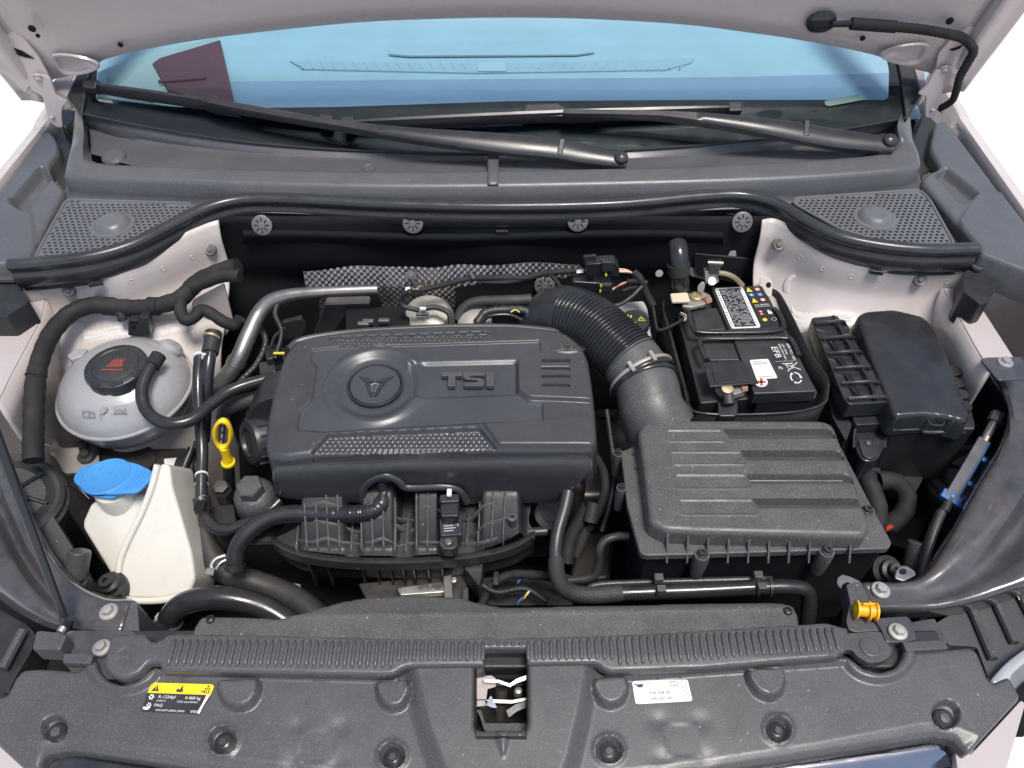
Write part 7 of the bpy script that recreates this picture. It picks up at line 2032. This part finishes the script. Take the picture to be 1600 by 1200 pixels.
for k, r_ in ((.02, .0115), (.62, .0125), (.98, .0115)):
    p = a * (1 - k) + b * k
    MB().lathe(p, b - a, [(r_ * .8, -.0015), (r_, -.0012), (r_, .0012), (r_ * .8, .0015)], 24).build('collar', M['orange'], am)
MB().box((a + b) / 2 + np.array([0, .002, .010]), (.016, .003, .010)).build('fin', M['orange'], am, bevel=.002)
MB().lathe(a, a - b, [(.0075, .0002), (.004, .0016), (.0005, .0018)], 18).build('lens', M['paper_yellow'], am)

# headlamp housings and corners outside the front panel
hl = thing('headlamp', 'dark headlamp housing with a pale lens edge beyond the shiny brace', 'headlamp', P(1560, 1000, -.2))
pprism('housing', [(1460, 975), (1510, 945), (1600, 880), (1700, 860), (1700, 1000), (1610, 1020), (1556, 1062), (1545, 1060), (1526, 1010), (1482, 1008)], -.10, .05, M['plastic_front'], hl, rnd=6, bevel=.004)
for k in range(3):
    a, b = P(1516 + k * 32, 945 - k * 22, -.095), P(1552 + k * 34, 1030 - k * 25, -.095)
    MB().tube([a, b], .006, 8, n=2).build('housing_rib', M['plastic_front'], hl)
MB().loft([[P(1548, 1064, -.085), P(1575, 1035, -.08), (P(1610, 1010, -.075)), P(1660, 985, -.07)], [P(1556, 1072, -.09), P(1584, 1044, -.086), P(1618, 1020, -.08), P(1668, 995, -.08)], [P(1576, 1092, -.14), P(1600, 1066, -.14), P(1640, 1045, -.14), P(1690, 1020, -.14)]], 30, 10).build('lens', M['lens'], hl, solid=.003)
q = Quad([(1584, 915), (1620, 890), (1625, 915), (1592, 938)], flat(-.094), .001)
mb = MB(); q.rect(mb, 0, 0, 1, 1, 0, .0005); st = mb.build('white_sticker', M['paper'], hl)
mb = MB(); q.rect(mb, .1, .2, .3, .3, .0005); q.rect(mb, .1, .45, .35, .52, .0005); mb.build('sticker_print', M['ink_grey'], st)
h2_ = thing('headlamp', 'dark headlamp housing beyond the dusty brace by the washer bottle', 'headlamp', P(10, 1020, -.2))
pprism('housing', [(-120, 880), (-40, 930), (40, 975), (56, 990), (48, 1020), (30, 1048), (12, 1082), (-60, 1090), (-120, 1090)], -.11, .05, M['plastic_dark'], h2_, rnd=6, bevel=.004)
MB().tube([P(36, 985, -.10), P(4, 1045, -.10)], .006, 8, n=2).build('housing_rib', M['plastic_front'], h2_)
bp_ = thing('bumper', 'white front bumper corners below the front cover', 'bumper', P(780, 1230, -.3))
for pts in ([(-60, 1095), (-38, 1100), (0, 1150), (40, 1196), (52, 1208), (50, 1230), (-80, 1300)], [(1490, 1156), (1500, 1162), (1516, 1180), (1596, 1094), (1602, 1100), (1570, 1210), (1500, 1230)]):
    pprism('paint_corner', pts, -.085, .12, M['paint_clean'], bp_, rnd=4, bevel=.006)
pprism('lower_lip', [(60, 1190), (106, 1178), (200, 1190), (420, 1222), (780, 1240), (1100, 1212), (1300, 1184), (1466, 1155), (1500, 1170), (1520, 1300), (40, 1300)], -.10, .04, M['plastic_soft'], bp_, bevel=.003)
gr = thing('grille_trim', 'dark chrome grille edge showing below the front cover', 'grille', P(1300, 1195, -.12))
MB().loft([[P(1215, 1196, -.092), P(1330, 1180, -.09), P(1450, 1160, -.088), P(1476, 1162, -.09)], [P(1190, 1206, -.088), P(1330, 1188, -.086), P(1452, 1170, -.084), P(1480, 1172, -.088)], [P(1180, 1235, -.10), P(1330, 1225, -.10), P(1460, 1205, -.10), P(1490, 1200, -.10)]], 40, 12).build('trim', M['chrome'], gr, solid=.003)
MB().loft([[P(60, 1190, -.092), P(110, 1180, -.088), P(220, 1196, -.088), P(330, 1212, -.09)], [P(66, 1202, -.09), P(112, 1190, -.086), P(220, 1206, -.086), P(330, 1222, -.088)], [P(60, 1235, -.10), P(110, 1225, -.10), P(220, 1240, -.10), P(330, 1250, -.10)]], 40, 12).build('trim', M['plastic_soft'], gr, solid=.003)
MB().tube([P(58, 1204, -.082), P(70, 1184, -.08)], .006, 12, n=2).build('trim_cap', M['silver'], gr)
# ================================================================== small hoses, conduits and clips in the gaps
def conduit(label, pts, w_, amp=.07, mat_='plastic', ties=()):
    t = thing('corrugated_conduit', label, 'conduit', P(*pts[len(pts) // 2]), 'thin corrugated conduits between the engine parts')
    hose('conduit', pts, w_, M[mat_], t, rf=lambda u, s, r: r * (1 + amp * math.sin(s * 1700)), n=160)
    for a, b, z in ties:
        MB().lathe(P(a, b, z), (.3, -.4, .8), [(m_px(w_, P(a, b, z)) * .62, -.002), (m_px(w_, P(a, b, z)) * .62, .002)], 16).build('tie', M['plastic_soft'], t)
    return t
conduit('thin conduit between the dipstick and the aluminium pipe', [(405, 505, -.02), (415, 535, -.03), (400, 570, -.05), (372, 600, -.06), (352, 640, -.08), (345, 700, -.11)], 9)
conduit('thin conduit dropping between the engine cover and the air filter box', [(948, 640, -.05), (955, 690, -.08), (960, 740, -.11), (952, 790, -.14), (940, 830, -.17)], 9)
conduit('thin conduit below the intake manifold beside the woven pipe sleeve', [(742, 905, -.19), (775, 925, -.2), (820, 920, -.2), (855, 940, -.2)], 10, mat_='plastic_dark')
conduit('thin conduit curling beside the red cable and the taped cable bend', [(1300, 700, -.12), (1330, 735, -.13), (1345, 780, -.16), (1350, 830, -.19)], 9, mat_='plastic_dark')
conduit('thin conduit along the firewall behind the brake fluid reservoir', [(880, 458, .03), (930, 470, .02), (960, 478, .01), (985, 465, .02), (1010, 440, .035)], 7)
conduit('thin conduit rising beside the aluminium pipe towards the firewall', [(430, 560, -.03), (440, 520, -.005), (430, 490, .02), (440, 470, .03), (470, 462, .035)], 8, mat_='plastic_dark')
fc = thing('coil_connector', 'dark ignition plug beside the left shoulder of the engine cover', 'connector', P(432, 560, -.05))
pprism('plug', [(412, 540), (436, 536), (440, 556), (416, 562)], -.03, .02, M['plastic_soft'], fc, rnd=3)
pprism('plug', [(404, 566), (428, 562), (432, 580), (406, 586)], -.045, .02, M['plastic'], fc, rnd=3)
hose('wire', [(424, 540, -.02), (430, 525, -.01), (445, 512, .0)], 5, M['tape'], fc)
yprism('bracket', [(440, 505), (470, 498), (478, 515), (470, 528), (445, 530)], .05, .01, M['dark_steel'], fc, rnd=3)
pu = thing('belt_cover', 'ribbed black round housing behind the yellow dipstick', 'housing', P(392, 690, -.12))
c_ = P(394, 690, -.075); r_ = m_px(38, c_)
MB().lathe(c_, (-.75, -.55, .35), [(r_, -.05), (r_, .0), (r_ * .92, .006), (r_ * .6, .008), (r_ * .55, .003), (.001, .003)], 40).build('housing', M['plastic'], pu)
fa, fb_a, fn = frame_of((-.75, -.55, .35))
for k in range(14):
    t_ = 2 * math.pi * k / 14
    d = fa * math.cos(t_) + fb_a * math.sin(t_)
    MB().box(c_ + d * r_ * 1.02 - fn * .02, (.004, .004, .04), d, np.cross(fn, d), fn).build('rib', M['plastic'], pu, bevel=.0008)
# folded edge of the felt on the firewall
fl3 = thing('firewall_lining', 'folded black felt edge along the firewall under the seal', 'lining', PY(780, 380, .2))
rows = [[PY(px, py + 3 * math.sin(px / 90), .222 - dy) for px in range(380, 1160, 30)] for py, dy in ((362, 0), (366, .008), (372, .010), (378, .006), (384, 0))]
MB().loft(rows, 90, 16).build('felt_fold', M['void'], fl3)
# spot weld dimples on the wings
for side, pts in (('left', [(60, 458), (135, 452), (165, 449), (205, 440), (255, 420), (300, 402)]), ('right', [(1250, 402), (1285, 420), (1330, 432), (1375, 436), (1480, 440)])):
    for px, py in pts:
        d = Vector(ray(px, py)).normalized()
        h = WING[side].ray_cast(Vector(CAM), d)
        if h[0] is None: continue
        n_ = np.array(h[1]); n_ = n_ if np.dot(n_, d) < 0 else -n_
        MB().lathe(np.array(h[0]), n_, [(.0045, .0002), (.004, .0008), (.003, .0003), (.0003, .0002)], 14).build('spot_weld', M['paint'], body)
